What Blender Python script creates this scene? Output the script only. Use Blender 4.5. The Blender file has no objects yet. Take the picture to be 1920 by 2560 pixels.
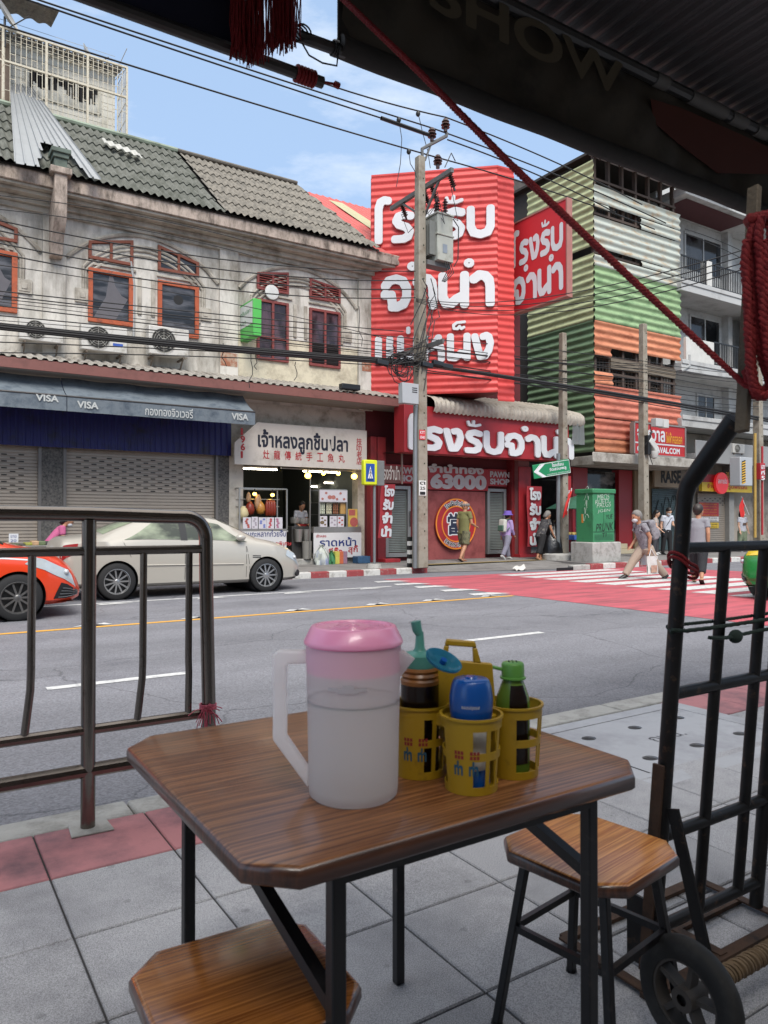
import bpy, math, random
import numpy as np
from mathutils import Vector, Matrix
from mathutils.geometry import tessellate_polygon
random.seed(7)
SC = bpy.context.scene
COL = SC.collection
R = math.radians
# ---------------------------------------------------------------- camera
YAW, PITCH, FPX, CAMZ = R(32.9), R(0.6), 1849.0, 1.2
cam = bpy.data.cameras.new('camera'); cam.sensor_fit = 'VERTICAL'; cam.sensor_height = 36.0
cam.lens = 36.0 * FPX / 2560.0; cam.clip_start = 0.05; cam.clip_end = 3000
cam.dof.use_dof = True; cam.dof.focus_distance = 14.0; cam.dof.aperture_fstop = 10.0
camo = bpy.data.objects.new('camera', cam); COL.objects.link(camo)
camo.location = (0, 0, CAMZ); camo.rotation_euler = (R(90) + PITCH, 0, -YAW)
SC.camera = camo
# ---------------------------------------------------------------- sky, sun, exposure
SUN_EL, SUN_AZ = R(48), R(200)       # azimuth clockwise from +Y: high, behind the viewer
w = bpy.data.worlds.new('World'); SC.world = w; w.use_nodes = True
nt = w.node_tree; nt.nodes.clear()
out = nt.nodes.new('ShaderNodeOutputWorld'); bg = nt.nodes.new('ShaderNodeBackground')
sky = nt.nodes.new('ShaderNodeTexSky'); sky.sky_type = 'NISHITA'; sky.sun_disc = False
sky.sun_elevation = SUN_EL; sky.sun_rotation = SUN_AZ; sky.air_density = 1.0; sky.dust_density = 1.2; sky.ozone_density = 1.5
tc = nt.nodes.new('ShaderNodeTexCoord'); mp = nt.nodes.new('ShaderNodeMapping'); mp.inputs['Scale'].default_value = (1.6, 1.6, 5.0)
mp.inputs['Location'].default_value = (0.35, 0.1, 0.0)
nz = nt.nodes.new('ShaderNodeTexNoise'); nz.inputs['Scale'].default_value = 2.3; nz.inputs['Detail'].default_value = 9; nz.inputs['Roughness'].default_value = .62
rp = nt.nodes.new('ShaderNodeValToRGB'); rp.color_ramp.elements[0].position = .47; rp.color_ramp.elements[1].position = .80
rp.color_ramp.elements[0].color = (0, 0, 0, 1); rp.color_ramp.elements[1].color = (.85, .85, .85, 1)
hz = nt.nodes.new('ShaderNodeMix'); hz.data_type = 'RGBA'; hz.inputs[0].default_value = .62; hz.inputs[7].default_value = (4.3, 6.0, 8.6, 1)
mx = nt.nodes.new('ShaderNodeMix'); mx.data_type = 'RGBA'
nt.links.new(tc.outputs['Generated'], mp.inputs['Vector']); nt.links.new(mp.outputs[0], nz.inputs['Vector'])
nt.links.new(nz.outputs[0], rp.inputs[0]); nt.links.new(rp.outputs[0], mx.inputs[0])
nt.links.new(sky.outputs[0], hz.inputs[6]); nt.links.new(hz.outputs[2], mx.inputs[6]); mx.inputs[7].default_value = (8.2, 8.5, 8.8, 1)
sx_ = nt.nodes.new('ShaderNodeSeparateXYZ'); nt.links.new(tc.outputs['Generated'], sx_.inputs[0])
mr = nt.nodes.new('ShaderNodeMapRange'); mr.interpolation_type = 'SMOOTHSTEP'; mr.inputs[1].default_value = .60; mr.inputs[2].default_value = .86; nt.links.new(sx_.outputs[2], mr.inputs[0])
ov = nt.nodes.new('ShaderNodeMix'); ov.data_type = 'RGBA'; ov.inputs[7].default_value = (13.0, 12.9, 12.8, 1)   # white overhead, out of view, added for stronger neutral top light
nt.links.new(mr.outputs[0], ov.inputs[0]); nt.links.new(mx.outputs[2], ov.inputs[6]); nt.links.new(ov.outputs[2], bg.inputs[0]); bg.inputs[1].default_value = 0.082
nt.links.new(bg.outputs[0], out.inputs[0])
sl = bpy.data.lights.new('sun', 'SUN'); sl.energy = 2.2; sl.angle = R(30); sl.color = (1, .955, .89)
so = bpy.data.objects.new('sun', sl); COL.objects.link(so)
so.rotation_euler = Vector((math.sin(SUN_AZ) * math.cos(SUN_EL), math.cos(SUN_AZ) * math.cos(SUN_EL), math.sin(SUN_EL))).to_track_quat('Z', 'Y').to_euler()
so.location = (0, -5, 30)
SC.view_settings.view_transform = 'Standard'; SC.view_settings.look = 'None'; SC.view_settings.gamma = 1.0
SC.view_settings.exposure = 0.8
SC.cycles.max_bounces = 8; SC.cycles.transparent_max_bounces = 12
SC.cycles.use_denoising = True
# ---------------------------------------------------------------- measuring: a photo pixel to a point on a real plane
_f = np.array([math.sin(YAW) * math.cos(PITCH), math.cos(YAW) * math.cos(PITCH), math.sin(PITCH)])
_r = np.array([math.cos(YAW), -math.sin(YAW), 0.0]); _u = np.cross(_r, _f); _C = np.array([0, 0, CAMZ])
K = 1.15738
def ray(x, y): return _f + _r * (x - 960) / FPX + _u * (1280 - y) / FPX
def PY(x, y, Y): d = ray(x, y); return Vector(_C + d * Y / d[1])
def PX(x, y, X): d = ray(x, y); return Vector(_C + d * X / d[0])
def PZ(x, y, z): d = ray(x, y); return Vector(_C + d * (z - CAMZ) / d[2])
def PP(x, y, o, n):
    d = ray(x, y); return Vector(_C + d * (np.dot(np.array(o) - _C, n) / np.dot(d, n)))
def DY(x, y, Y): return PY(x * K, y * K, Y)
def DX(x, y, X): return PX(x * K, y * K, X)
def DZ(x, y, z): return PZ(x * K, y * K, z)
# ---------------------------------------------------------------- materials
def H(s):
    s = s.lstrip('#'); c = [int(s[i:i + 2], 16) / 255 for i in (0, 2, 4)]
    return tuple(x / 12.92 if x <= .04045 else ((x + .055) / 1.055) ** 2.4 for x in c)
def _n(nt, t, **k):
    n = nt.nodes.new(t)
    for a, b in k.items(): setattr(n, a, b)
    return n
MATS = {}
def M(name, col, rough=.6, metal=0., var=.18, scale=6., bump=0., bscale=80., dirt=None, dscale=1.5, damt=.5, dstretch=(1, 1, 1), spec=.5, coat=0., emit=0., trans=0., alpha=1., sss=0.):
    """base colour with mottling, optional stains of their own shape, optional bump"""
    if name in MATS: return MATS[name]
    m = bpy.data.materials.new(name); m.use_nodes = True; nt = m.node_tree; L = nt.links.new
    b = nt.nodes['Principled BSDF']
    col = H(col) if isinstance(col, str) else col
    b.inputs['Roughness'].default_value = rough; b.inputs['Metallic'].default_value = metal
    b.inputs['Specular IOR Level'].default_value = spec; b.inputs['Coat Weight'].default_value = coat
    b.inputs['Transmission Weight'].default_value = trans; b.inputs['Alpha'].default_value = alpha
    if sss: b.inputs['Subsurface Weight'].default_value = sss; b.inputs['Subsurface Radius'].default_value = (.02, .02, .02)
    tc = _n(nt, 'ShaderNodeTexCoord'); src = tc.outputs['Object']
    if var or dirt:
        nz = _n(nt, 'ShaderNodeTexNoise'); nz.inputs['Scale'].default_value = scale; nz.inputs['Detail'].default_value = 6
        L(src, nz.inputs['Vector'])
        mx = _n(nt, 'ShaderNodeMix', data_type='RGBA'); L(nz.outputs[0], mx.inputs[0])
        mx.inputs[6].default_value = (*[c * (1 - var) for c in col], 1); mx.inputs[7].default_value = (*[min(1, c * (1 + var)) for c in col], 1)
        cur = mx.outputs[2]
        if dirt:
            dirt = H(dirt) if isinstance(dirt, str) else dirt
            mp = _n(nt, 'ShaderNodeMapping'); mp.inputs['Scale'].default_value = dstretch; L(src, mp.inputs['Vector'])
            n2 = _n(nt, 'ShaderNodeTexNoise'); n2.inputs['Scale'].default_value = dscale; n2.inputs['Detail'].default_value = 8; n2.inputs['Roughness'].default_value = .68
            L(mp.outputs[0], n2.inputs['Vector'])
            r2 = _n(nt, 'ShaderNodeValToRGB'); r2.color_ramp.elements[0].position = .62 - damt * .3; r2.color_ramp.elements[1].position = .80 - damt * .22
            L(n2.outputs[0], r2.inputs[0])
            m2 = _n(nt, 'ShaderNodeMix', data_type='RGBA'); L(r2.outputs[0], m2.inputs[0]); L(cur, m2.inputs[6]); m2.inputs[7].default_value = (*dirt, 1)
            cur = m2.outputs[2]
        L(cur, b.inputs['Base Color'])
    else: b.inputs['Base Color'].default_value = (*col, 1)
    if emit:
        b.inputs['Emission Color'].default_value = (*col, 1); b.inputs['Emission Strength'].default_value = emit
    if bump:
        n3 = _n(nt, 'ShaderNodeTexNoise'); n3.inputs['Scale'].default_value = bscale; n3.inputs['Detail'].default_value = 4; L(src, n3.inputs['Vector'])
        bp = _n(nt, 'ShaderNodeBump'); bp.inputs['Strength'].default_value = bump; bp.inputs['Distance'].default_value = .02
        L(n3.outputs[0], bp.inputs['Height']); L(bp.outputs[0], b.inputs['Normal'])
    MATS[name] = m
    return m
# ---------------------------------------------------------------- mesh builder
class MB:
    def __init__(s): s.v = []; s.f = []; s.m = []; s.cur = 0
    def mat(s, i): s.cur = i; return s
    def add(s, vs, fs):
        o = len(s.v); s.v += [tuple(p) for p in vs]
        for f in fs: s.f.append(tuple(o + i for i in f)); s.m.append(s.cur)
        return s
    def box(s, x0, x1, y0, y1, z0, z1):
        x0, x1 = sorted((x0, x1)); y0, y1 = sorted((y0, y1)); z0, z1 = sorted((z0, z1))
        return s.add([(x, y, z) for z in (z0, z1) for x, y in ((x0, y0), (x1, y0), (x1, y1), (x0, y1))],
                     [(3, 2, 1, 0), (4, 5, 6, 7), (0, 1, 5, 4), (1, 2, 6, 5), (2, 3, 7, 6), (3, 0, 4, 7)])
    def obox(s, c, a, b, d):
        c, a, b, d = Vector(c), Vector(a), Vector(b), Vector(d)
        vs = [c + i * a + j * b + k * d for k in (-1, 1) for i, j in ((-1, -1), (1, -1), (1, 1), (-1, 1))]
        fl = a.cross(b).dot(d) < 0
        fs = [(3, 2, 1, 0), (4, 5, 6, 7), (0, 1, 5, 4), (1, 2, 6, 5), (2, 3, 7, 6), (3, 0, 4, 7)]
        return s.add(vs, [f[::-1] for f in fs] if fl else fs)
    def bar(s, p, q, w, h, up=(0, 0, 1)):
        p, q = Vector(p), Vector(q); d = (q - p); L = d.length; d.normalize(); up = Vector(up)
        a = d.cross(up)
        if a.length < 1e-4: a = d.cross(Vector((1, 0, 0)))
        a.normalize(); b = a.cross(d).normalized()
        return s.obox((p + q) / 2, d * L / 2, a * w / 2, b * h / 2)
    def tube(s, pts, r, n=8, caps=True, closed=False, flat=1.0):
        pts = [Vector(p) for p in pts]; N = len(pts); rs = r if isinstance(r, (list, tuple)) else [r] * N
        up = None; rings = []
        for i, p in enumerate(pts):
            if closed: t = pts[(i + 1) % N] - pts[i - 1]
            else: t = pts[min(i + 1, N - 1)] - pts[max(i - 1, 0)]
            if t.length < 1e-9: t = Vector((0, 0, 1))
            t.normalize()
            if up is None:
                up = Vector((0, 0, 1)) if abs(t.z) < .9 else Vector((0, 1, 0))
            a = t.cross(up)
            if a.length < 1e-6: a = t.cross(Vector((1, 0, 0)))
            a.normalize(); b = a.cross(t).normalized(); up = b
            rings.append([p + (a * math.cos(2 * math.pi * k / n) + b * math.sin(2 * math.pi * k / n) * flat) * rs[i] for k in range(n)])
        vs = [v for rg in rings for v in rg]; fs = []
        for i in range(N if closed else N - 1):
            j = (i + 1) % N
            for k in range(n): fs.append((i * n + k, i * n + (k + 1) % n, j * n + (k + 1) % n, j * n + k))
        if caps and not closed:
            fs.append(tuple(range(n))[::-1]); fs.append(tuple((N - 1) * n + k for k in range(n)))
        return s.add(vs, fs)
    def lathe(s, prof, c=(0, 0, 0), n=24, axis=(0, 0, 1), sx=1., sy=1., a0=0., a1=2 * math.pi):
        c = Vector(c); q = Vector((0, 0, 1)).rotation_difference(Vector(axis).normalized()); full = abs(a1 - a0 - 2 * math.pi) < 1e-6
        cols = n if full else n + 1; vs = []; fs = []; idx = []
        for r, z in prof:
            if r < 1e-6:
                idx.append([len(vs)] * cols); vs.append(c + q @ Vector((0, 0, z)))
            else:
                row = []
                for k in range(cols):
                    a = a0 + (a1 - a0) * k / n
                    row.append(len(vs)); vs.append(c + q @ Vector((r * math.cos(a) * sx, r * math.sin(a) * sy, z)))
                idx.append(row)
        for i in range(len(prof) - 1):
            for k in range(n):
                k2 = (k + 1) % cols
                f = [idx[i][k], idx[i][k2], idx[i + 1][k2], idx[i + 1][k]]
                g = []
                for t in f:
                    if t not in g: g.append(t)
                if len(g) > 2: fs.append(tuple(g))
        return s.add(vs, fs)
    def prism(s, poly, ext):
        """polygon of 3-D points, extruded by a vector (ngon caps)"""
        poly = [Vector(p) for p in poly]; e = Vector(ext); n = len(poly)
        nr = Vector((0, 0, 0))
        for i in range(n): nr += poly[i].cross(poly[(i + 1) % n])
        if nr.dot(e) > 0: poly = poly[::-1]
        return s.add(poly + [p + e for p in poly], [tuple(range(n)), tuple(range(2 * n - 1, n - 1, -1))] + [(i, n + i, n + (i + 1) % n, (i + 1) % n) for i in range(n)])
    def sheet(s, o, U, V, nu, nv, fn=None, N=None):
        """grid spanning o + u*U + v*V, displaced fn(u,v) along N"""
        o, U, V = Vector(o), Vector(U), Vector(V); N = Vector(N) if N else U.cross(V).normalized()
        vs = [o + U * (i / nu) + V * (j / nv) + (N * fn(i / nu, j / nv) if fn else Vector((0, 0, 0))) for j in range(nv + 1) for i in range(nu + 1)]
        fs = [(j * (nu + 1) + i, j * (nu + 1) + i + 1, (j + 1) * (nu + 1) + i + 1, (j + 1) * (nu + 1) + i) for j in range(nv) for i in range(nu)]
        return s.add(vs, fs)
    def sphere(s, c, r, n=12, sc=(1, 1, 1)):
        pr = [(math.sin(math.pi * i / (n // 2 + 1)) , -math.cos(math.pi * i / (n // 2 + 1))) for i in range(n // 2 + 2)]
        o = len(s.v); s.lathe(pr, (0, 0, 0), n)
        for i in range(o, len(s.v)):
            p = s.v[i]; s.v[i] = (c[0] + p[0] * r * sc[0], c[1] + p[1] * r * sc[1], c[2] + p[2] * r * sc[2])
        return s
    def xf(s, mat, start=0):
        for i in range(start, len(s.v)): s.v[i] = tuple(mat @ Vector(s.v[i]))
        return s
    def remesh(s, vox, smooth=2):
        me = bpy.data.meshes.new('tmp'); me.from_pydata(s.v, [], s.f); o = bpy.data.objects.new('tmp', me); COL.objects.link(o)
        md = o.modifiers.new('r', 'REMESH'); md.mode = 'VOXEL'; md.voxel_size = vox
        if smooth: sm = o.modifiers.new('s', 'SMOOTH'); sm.iterations = smooth; sm.factor = .5
        dg = bpy.context.evaluated_depsgraph_get(); m2 = bpy.data.meshes.new_from_object(o.evaluated_get(dg))
        s.v = [tuple(v.co) for v in m2.vertices]; s.f = [tuple(p.vertices) for p in m2.polygons]; s.m = [0] * len(s.f)
        bpy.data.objects.remove(o); bpy.data.meshes.remove(me); bpy.data.meshes.remove(m2)
        return s
    def build(s, name, mats, parent=None, smooth=35, bevel=0., loc=None, bseg=2):
        me = bpy.data.meshes.new(name)
        if parent is not None: base = Vector(parent['_b']) if '_b' in parent else wl(parent)
        elif loc is not None: base = Vector(loc)
        else:
            a = np.array(s.v); base = Vector(((a[:, 0].min() + a[:, 0].max()) / 2, (a[:, 1].min() + a[:, 1].max()) / 2, a[:, 2].min()))
        a = np.array(s.v, dtype=float) - np.array(base)
        me.from_pydata(a.tolist(), [], s.f)
        mats = mats if isinstance(mats, (list, tuple)) else [mats]
        for m in mats: me.materials.append(m)
        if len(mats) > 1: me.polygons.foreach_set('material_index', [min(i, len(mats) - 1) for i in s.m])
        if smooth:
            me.shade_smooth(); me.set_sharp_from_angle(angle=R(smooth))
        o = bpy.data.objects.new(name, me); COL.objects.link(o)
        if parent is not None: o.parent = parent
        else: o.location = base
        if bevel:
            b = o.modifiers.new('bevel', 'BEVEL'); b.width = bevel; b.segments = bseg; b.limit_method = 'ANGLE'; b.angle_limit = R(40)
        return o
def wl(o):
    p = Vector(o.location)
    while o.parent is not None: o = o.parent; p += Vector(o.location)
    return p
def tag(o, label=None, cat=None, group=None, kind=None):
    if label: o['label'] = label
    if cat: o['category'] = cat
    if group: o['group'] = group
    if kind: o['kind'] = kind
    return o
def thing(name, label, cat, loc=(0, 0, 0), group=None):
    o = bpy.data.objects.new(name, None); COL.objects.link(o); o.location = loc; o.empty_display_size = .1
    return tag(o, label, cat, group)
def struct(o): o['kind'] = 'structure'; return o
def copy_tree(o, parent=None, loc=None):
    c = o.copy(); COL.objects.link(c)
    if parent is not None: c.parent = parent
    if loc is not None: c.location = loc
    for ch in list(o.children): copy_tree(ch, c)
    return c
def arc(c, r, a0, a1, n, ax=(1, 0, 0), ay=(0, 0, 1)):
    c, ax, ay = Vector(c), Vector(ax), Vector(ay)
    return [c + ax * (r * math.cos(a0 + (a1 - a0) * i / n)) + ay * (r * math.sin(a0 + (a1 - a0) * i / n)) for i in range(n + 1)]
def lerp(a, b, t): return Vector(a) * (1 - t) + Vector(b) * t
# ---------------------------------------------------------------- writing: letters as cut-out shapes
_tx = {}
# heavy signwriter's letters drawn as broad strokes: (advance, stroke paths)
HEAVY = {'โ': (.62, [[(.52, 1.56), (.40, 1.59), (.26, 1.52), (.19, 1.3), (.19, .14)]]), 'ร': (.86, [[(.70, .96), (.48, 1.02), (.28, .96), (.20, .80), (.30, .66), (.56, .56), (.68, .40), (.62, .22), (.46, .14), (.16, .14)]]),
 'ง': (.92, [[(.15, .98), (.25, .56), (.36, .16)], [(.36, .16), (.55, .18), (.70, .42), (.76, .72), (.70, .95), (.60, 1.02), (.48, .98)]]), 'บ': (1.02, [[(.16, 1.02), (.16, .42), (.26, .2), (.50, .13), (.74, .2), (.84, .42), (.84, 1.02)]]),
 'จ': (1.02, [[(.14, .82), (.26, .98), (.48, 1.03), (.70, .95), (.82, .72), (.82, .44), (.72, .22), (.50, .13), (.36, .14)], [(.37, .16), (.33, .52), (.13, .54)]]), 'า': (.78, [[(.13, .90), (.30, 1.02), (.48, .98), (.60, .84), (.63, .62), (.63, .14)]]),
 'น': (1.0, [[(.16, 1.02), (.16, .38), (.26, .17), (.42, .16), (.60, .30), (.82, .40)], [(.84, 1.02), (.84, .14)]]), 'แ': (.88, [[(.16, 1.02), (.16, .14)], [(.62, 1.02), (.62, .14)]]), 'ม': (1.0, [[(.18, 1.02), (.18, .16), (.36, .14), (.62, .34), (.84, .16)], [(.84, 1.02), (.84, .14)]]),
 'ห': (1.02, [[(.16, 1.02), (.16, .14)], [(.2, .50), (.42, .60), (.60, .80), (.72, 1.0)], [(.58, .72), (.80, .62), (.84, .4), (.84, .14)]])}
MARK = {'ั': ([[(-.24, 1.50), (-.20, 1.36), (.10, 1.34), (.28, 1.40)], [(-.02, 1.38), (.0, 1.54)]], .062), 'ํ': ([[(-.105 * math.cos(k * .698), 1.41 + .085 * math.sin(k * .698)) for k in range(10)]], .06), '่': ([[(.0, 1.30), (.0, 1.44)]], .085), '็': ([[(.24, 1.62), (-.06, 1.60), (-.2, 1.50), (-.18, 1.36), (-.04, 1.34), (.04, 1.44), (.12, 1.34), (.22, 1.40)]], .055)}
def heavy(s):
    S_, x, hw = [], 0., .142
    last = 0.
    for ch in s:
        if ch == 'ำ': S_ += [([(x - .02 + a, b) for a, b in p], MARK['ํ'][1]) for p in MARK['ํ'][0]]; ch = 'า'
        if ch in MARK: S_ += [([(x - last * .5 + a, b) for a, b in p], MARK[ch][1]) for p in MARK[ch][0]]; continue
        last, P = HEAVY[ch]; S_ += [([(x + a, b) for a, b in p], hw) for p in P]; x += last
    return S_
def glyphs(s, res=34, bold=0.):
    key = (s, res, bold)
    if key in _tx: return _tx[key]
    if s[0] == '~':
        ST = heavy(s[1:]); al = np.array([p for q, w_ in ST for p in q]); lo = al.min(0) - .3; hi = al.max(0) + .3; cell = 1 / res
        nx, ny = [int((hi[k] - lo[k]) / cell) + 2 for k in (0, 1)]; X, Y = np.meshgrid(lo[0] + cell * np.arange(nx), lo[1] + cell * np.arange(ny)); F = np.full_like(X, -9.)
        for q, w_ in ST:
            for a, b in zip(q, q[1:]):
                e0, e1 = b[0] - a[0], b[1] - a[1]; l2 = e0 * e0 + e1 * e1; t = ((X - a[0]) * e0 + (Y - a[1]) * e1) / l2; t = np.clip(t, 0, 1); dx, dy = np.abs(X - a[0] - t * e0), np.abs(Y - a[1] - t * e1)
                F = np.maximum(F, w_ - (dx ** 2.5 + dy ** 2.5) ** .4)
        return _march(key, F, lo, cell)
    c = bpy.data.curves.new('t', 'FONT'); c.body = s; c.size = 1
    o = bpy.data.objects.new('t', c); COL.objects.link(o)
    dg = bpy.context.evaluated_depsgraph_get(); cu = o.evaluated_get(dg).to_curve(dg)
    A = []; B = []; ts = np.linspace(0, 1, 6)[:-1, None]
    for sp in cu.splines:
        if sp.type == 'BEZIER':
            bp = sp.bezier_points; pts = []
            for i in range(len(bp)):
                p, q = bp[i], bp[(i + 1) % len(bp)]
                a, b, cc, d = [np.array(t[:2]) for t in (p.co, p.handle_right, q.handle_left, q.co)]
                pts.append(a * (1 - ts) ** 3 + 3 * b * ts * (1 - ts) ** 2 + 3 * cc * ts ** 2 * (1 - ts) + d * ts ** 3)
            pts = np.concatenate(pts)
        else: pts = np.array([p.co[:2] for p in sp.points])
        if len(pts) < 3: continue
        A.append(pts); B.append(np.roll(pts, -1, 0))
    bpy.data.objects.remove(o); bpy.data.curves.remove(c)
    A = np.concatenate(A); B = np.concatenate(B)
    pad = bold + 2.5 / res; lo = A.min(0) - pad; hi = A.max(0) + pad; cell = 1 / res
    nx, ny = [int((hi[k] - lo[k]) / cell) + 2 for k in (0, 1)]
    X, Y = np.meshgrid(lo[0] + cell * np.arange(nx), lo[1] + cell * np.arange(ny)); wn = np.zeros_like(X); dm = np.full_like(X, 9.)
    for a, b in zip(A, B):
        e = b - a; l2 = e @ e
        if l2 < 1e-12: continue
        cr = e[0] * (Y - a[1]) - e[1] * (X - a[0])
        wn += ((a[1] <= Y) & (b[1] > Y) & (cr > 0)).astype(float) - ((a[1] > Y) & (b[1] <= Y) & (cr < 0))
        mg = .12 + bold
        i0 = max(0, int((min(a[0], b[0]) - mg - lo[0]) / cell)); i1 = int((max(a[0], b[0]) + mg - lo[0]) / cell) + 2
        j0 = max(0, int((min(a[1], b[1]) - mg - lo[1]) / cell)); j1 = int((max(a[1], b[1]) + mg - lo[1]) / cell) + 2
        xs = X[j0:j1, i0:i1]; ys = Y[j0:j1, i0:i1]
        t = np.clip(((xs - a[0]) * e[0] + (ys - a[1]) * e[1]) / l2, 0, 1)
        dm[j0:j1, i0:i1] = np.minimum(dm[j0:j1, i0:i1], np.hypot(xs - a[0] - t * e[0], ys - a[1] - t * e[1]))
    return _march(key, np.where(wn != 0, dm, -dm) + bold, lo, cell)
def _march(key, F, lo, cell):
    F[F == 0] = 1e-6
    F[0] = F[-1] = -1; F[:, 0] = F[:, -1] = -1
    # marching squares
    seg = {}
    def ed(k, i, j):  # edge crossing point ids
        return (k, i, j)
    def pt(e):
        k, i, j = e
        if k == 0: t = F[j, i] / (F[j, i] - F[j, i + 1]); return (lo[0] + cell * (i + t), lo[1] + cell * j)
        t = F[j, i] / (F[j, i] - F[j + 1, i]); return (lo[0] + cell * i, lo[1] + cell * (j + t))
    S = F > 0
    code = S[:-1, :-1] * 1 + S[:-1, 1:] * 2 + S[1:, 1:] * 4 + S[1:, :-1] * 8
    T = {1: [(3, 0)], 2: [(0, 1)], 3: [(3, 1)], 4: [(1, 2)], 5: [(3, 2), (1, 0)], 6: [(0, 2)], 7: [(3, 2)], 8: [(2, 3)], 9: [(2, 0)], 10: [(0, 3), (2, 1)], 11: [(2, 1)], 12: [(1, 3)], 13: [(1, 0)], 14: [(0, 3)]}
    for j, i in zip(*np.nonzero((code > 0) & (code < 15))):
        E = [(0, i, j), (1, i + 1, j), (0, i, j + 1), (1, i, j)]
        for a, b in T[int(code[j, i])]: seg[E[a]] = E[b]
    loops = []
    while seg:
        s0, nx_ = next(iter(seg.items())); lp = [s0]; del seg[s0]
        while nx_ in seg: lp.append(nx_); nx_ = seg.pop(nx_)
        P = [pt(e) for e in lp]
        # drop points that lie on a straight run
        keep = []
        for k in range(len(P)):
            a = np.array(keep[-1] if keep else P[k - 1]); b = np.array(P[k]); d = np.array(P[(k + 1) % len(P)])
            L = np.linalg.norm(d - a)
            if L < 1e-9 or abs((d - a)[0] * (b - a)[1] - (d - a)[1] * (b - a)[0]) / L > cell * .06: keep.append(P[k])
        if len(keep) > 2: loops.append(keep)
    allp = np.array([p for l in loops for p in l])
    r = (loops, allp.min(0), allp.max(0)); _tx[key] = r
    return r
def write(mb, s, o, U, V, w=None, h=None, depth=.004, bold=0., res=34, warp=None, N=None):
    """letters fitted to the w x h box whose lower left corner is o; U, V unit directions of the board"""
    loops, lo, hi = glyphs(s, res, bold)
    o, U, V = Vector(o), Vector(U).normalized(), Vector(V).normalized(); N = Vector(N) if N else U.cross(V)
    ex = hi - lo
    if w is None: w = h * ex[0] / ex[1]
    if h is None: h = w * ex[1] / ex[0]
    def P(p, d):
        a, b = (p[0] - lo[0]) / ex[0] * w, (p[1] - lo[1]) / ex[1] * h
        if warp: return warp(a, b, d)
        return o + U * a + V * b + N * d
    flat = [p for l in loops for p in l]
    base = len(mb.v); mb.v += [tuple(P(p, depth)) for p in flat]
    def area(l): return sum(l[i - 1][0] * l[i][1] - l[i][0] * l[i - 1][1] for i in range(len(l))) / 2
    def inside(p, l):
        c = False
        for i in range(len(l)):
            (x0, y0), (x1, y1) = l[i - 1], l[i]
            if (y0 > p[1]) != (y1 > p[1]) and p[0] < (x1 - x0) * (p[1] - y0) / (y1 - y0) + x0: c = not c
        return c
    st = [0]
    for l in loops: st.append(st[-1] + len(l))
    ar = [area(l) for l in loops]; sg = 1 if max(ar, key=abs) > 0 else -1
    outs = [i for i in range(len(loops)) if ar[i] * sg > 0]; grp = {i: [i] for i in outs}
    for i in range(len(loops)):
        if i in grp: continue
        own = [o_ for o_ in outs if inside(loops[i][0], loops[o_])]
        if own: grp[min(own, key=lambda o_: abs(ar[o_]))].append(i)
    for ids in grp.values():
        ix = [st[i] + k for i in ids for k in range(len(loops[i]))]
        for t in tessellate_polygon([[Vector((p[0], p[1], 0)) for p in loops[i]] for i in ids]):
            t = [ix[q] for q in t]; a, b, c = [flat[i] for i in t]
            ccw = (b[0] - a[0]) * (c[1] - a[1]) - (b[1] - a[1]) * (c[0] - a[0]) > 0
            mb.f.append(tuple(base + i for i in (t if ccw else t[::-1]))); mb.m.append(mb.cur)
    if depth > .006:
        b2 = len(mb.v); mb.v += [tuple(P(p, 0)) for p in flat]; k = 0
        for l in loops:
            n = len(l)
            for i in range(n):
                j = (i + 1) % n; mb.f.append((base + k + i, b2 + k + i, b2 + k + j, base + k + j)); mb.m.append(mb.cur)
            k += n
    return w, h
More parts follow.
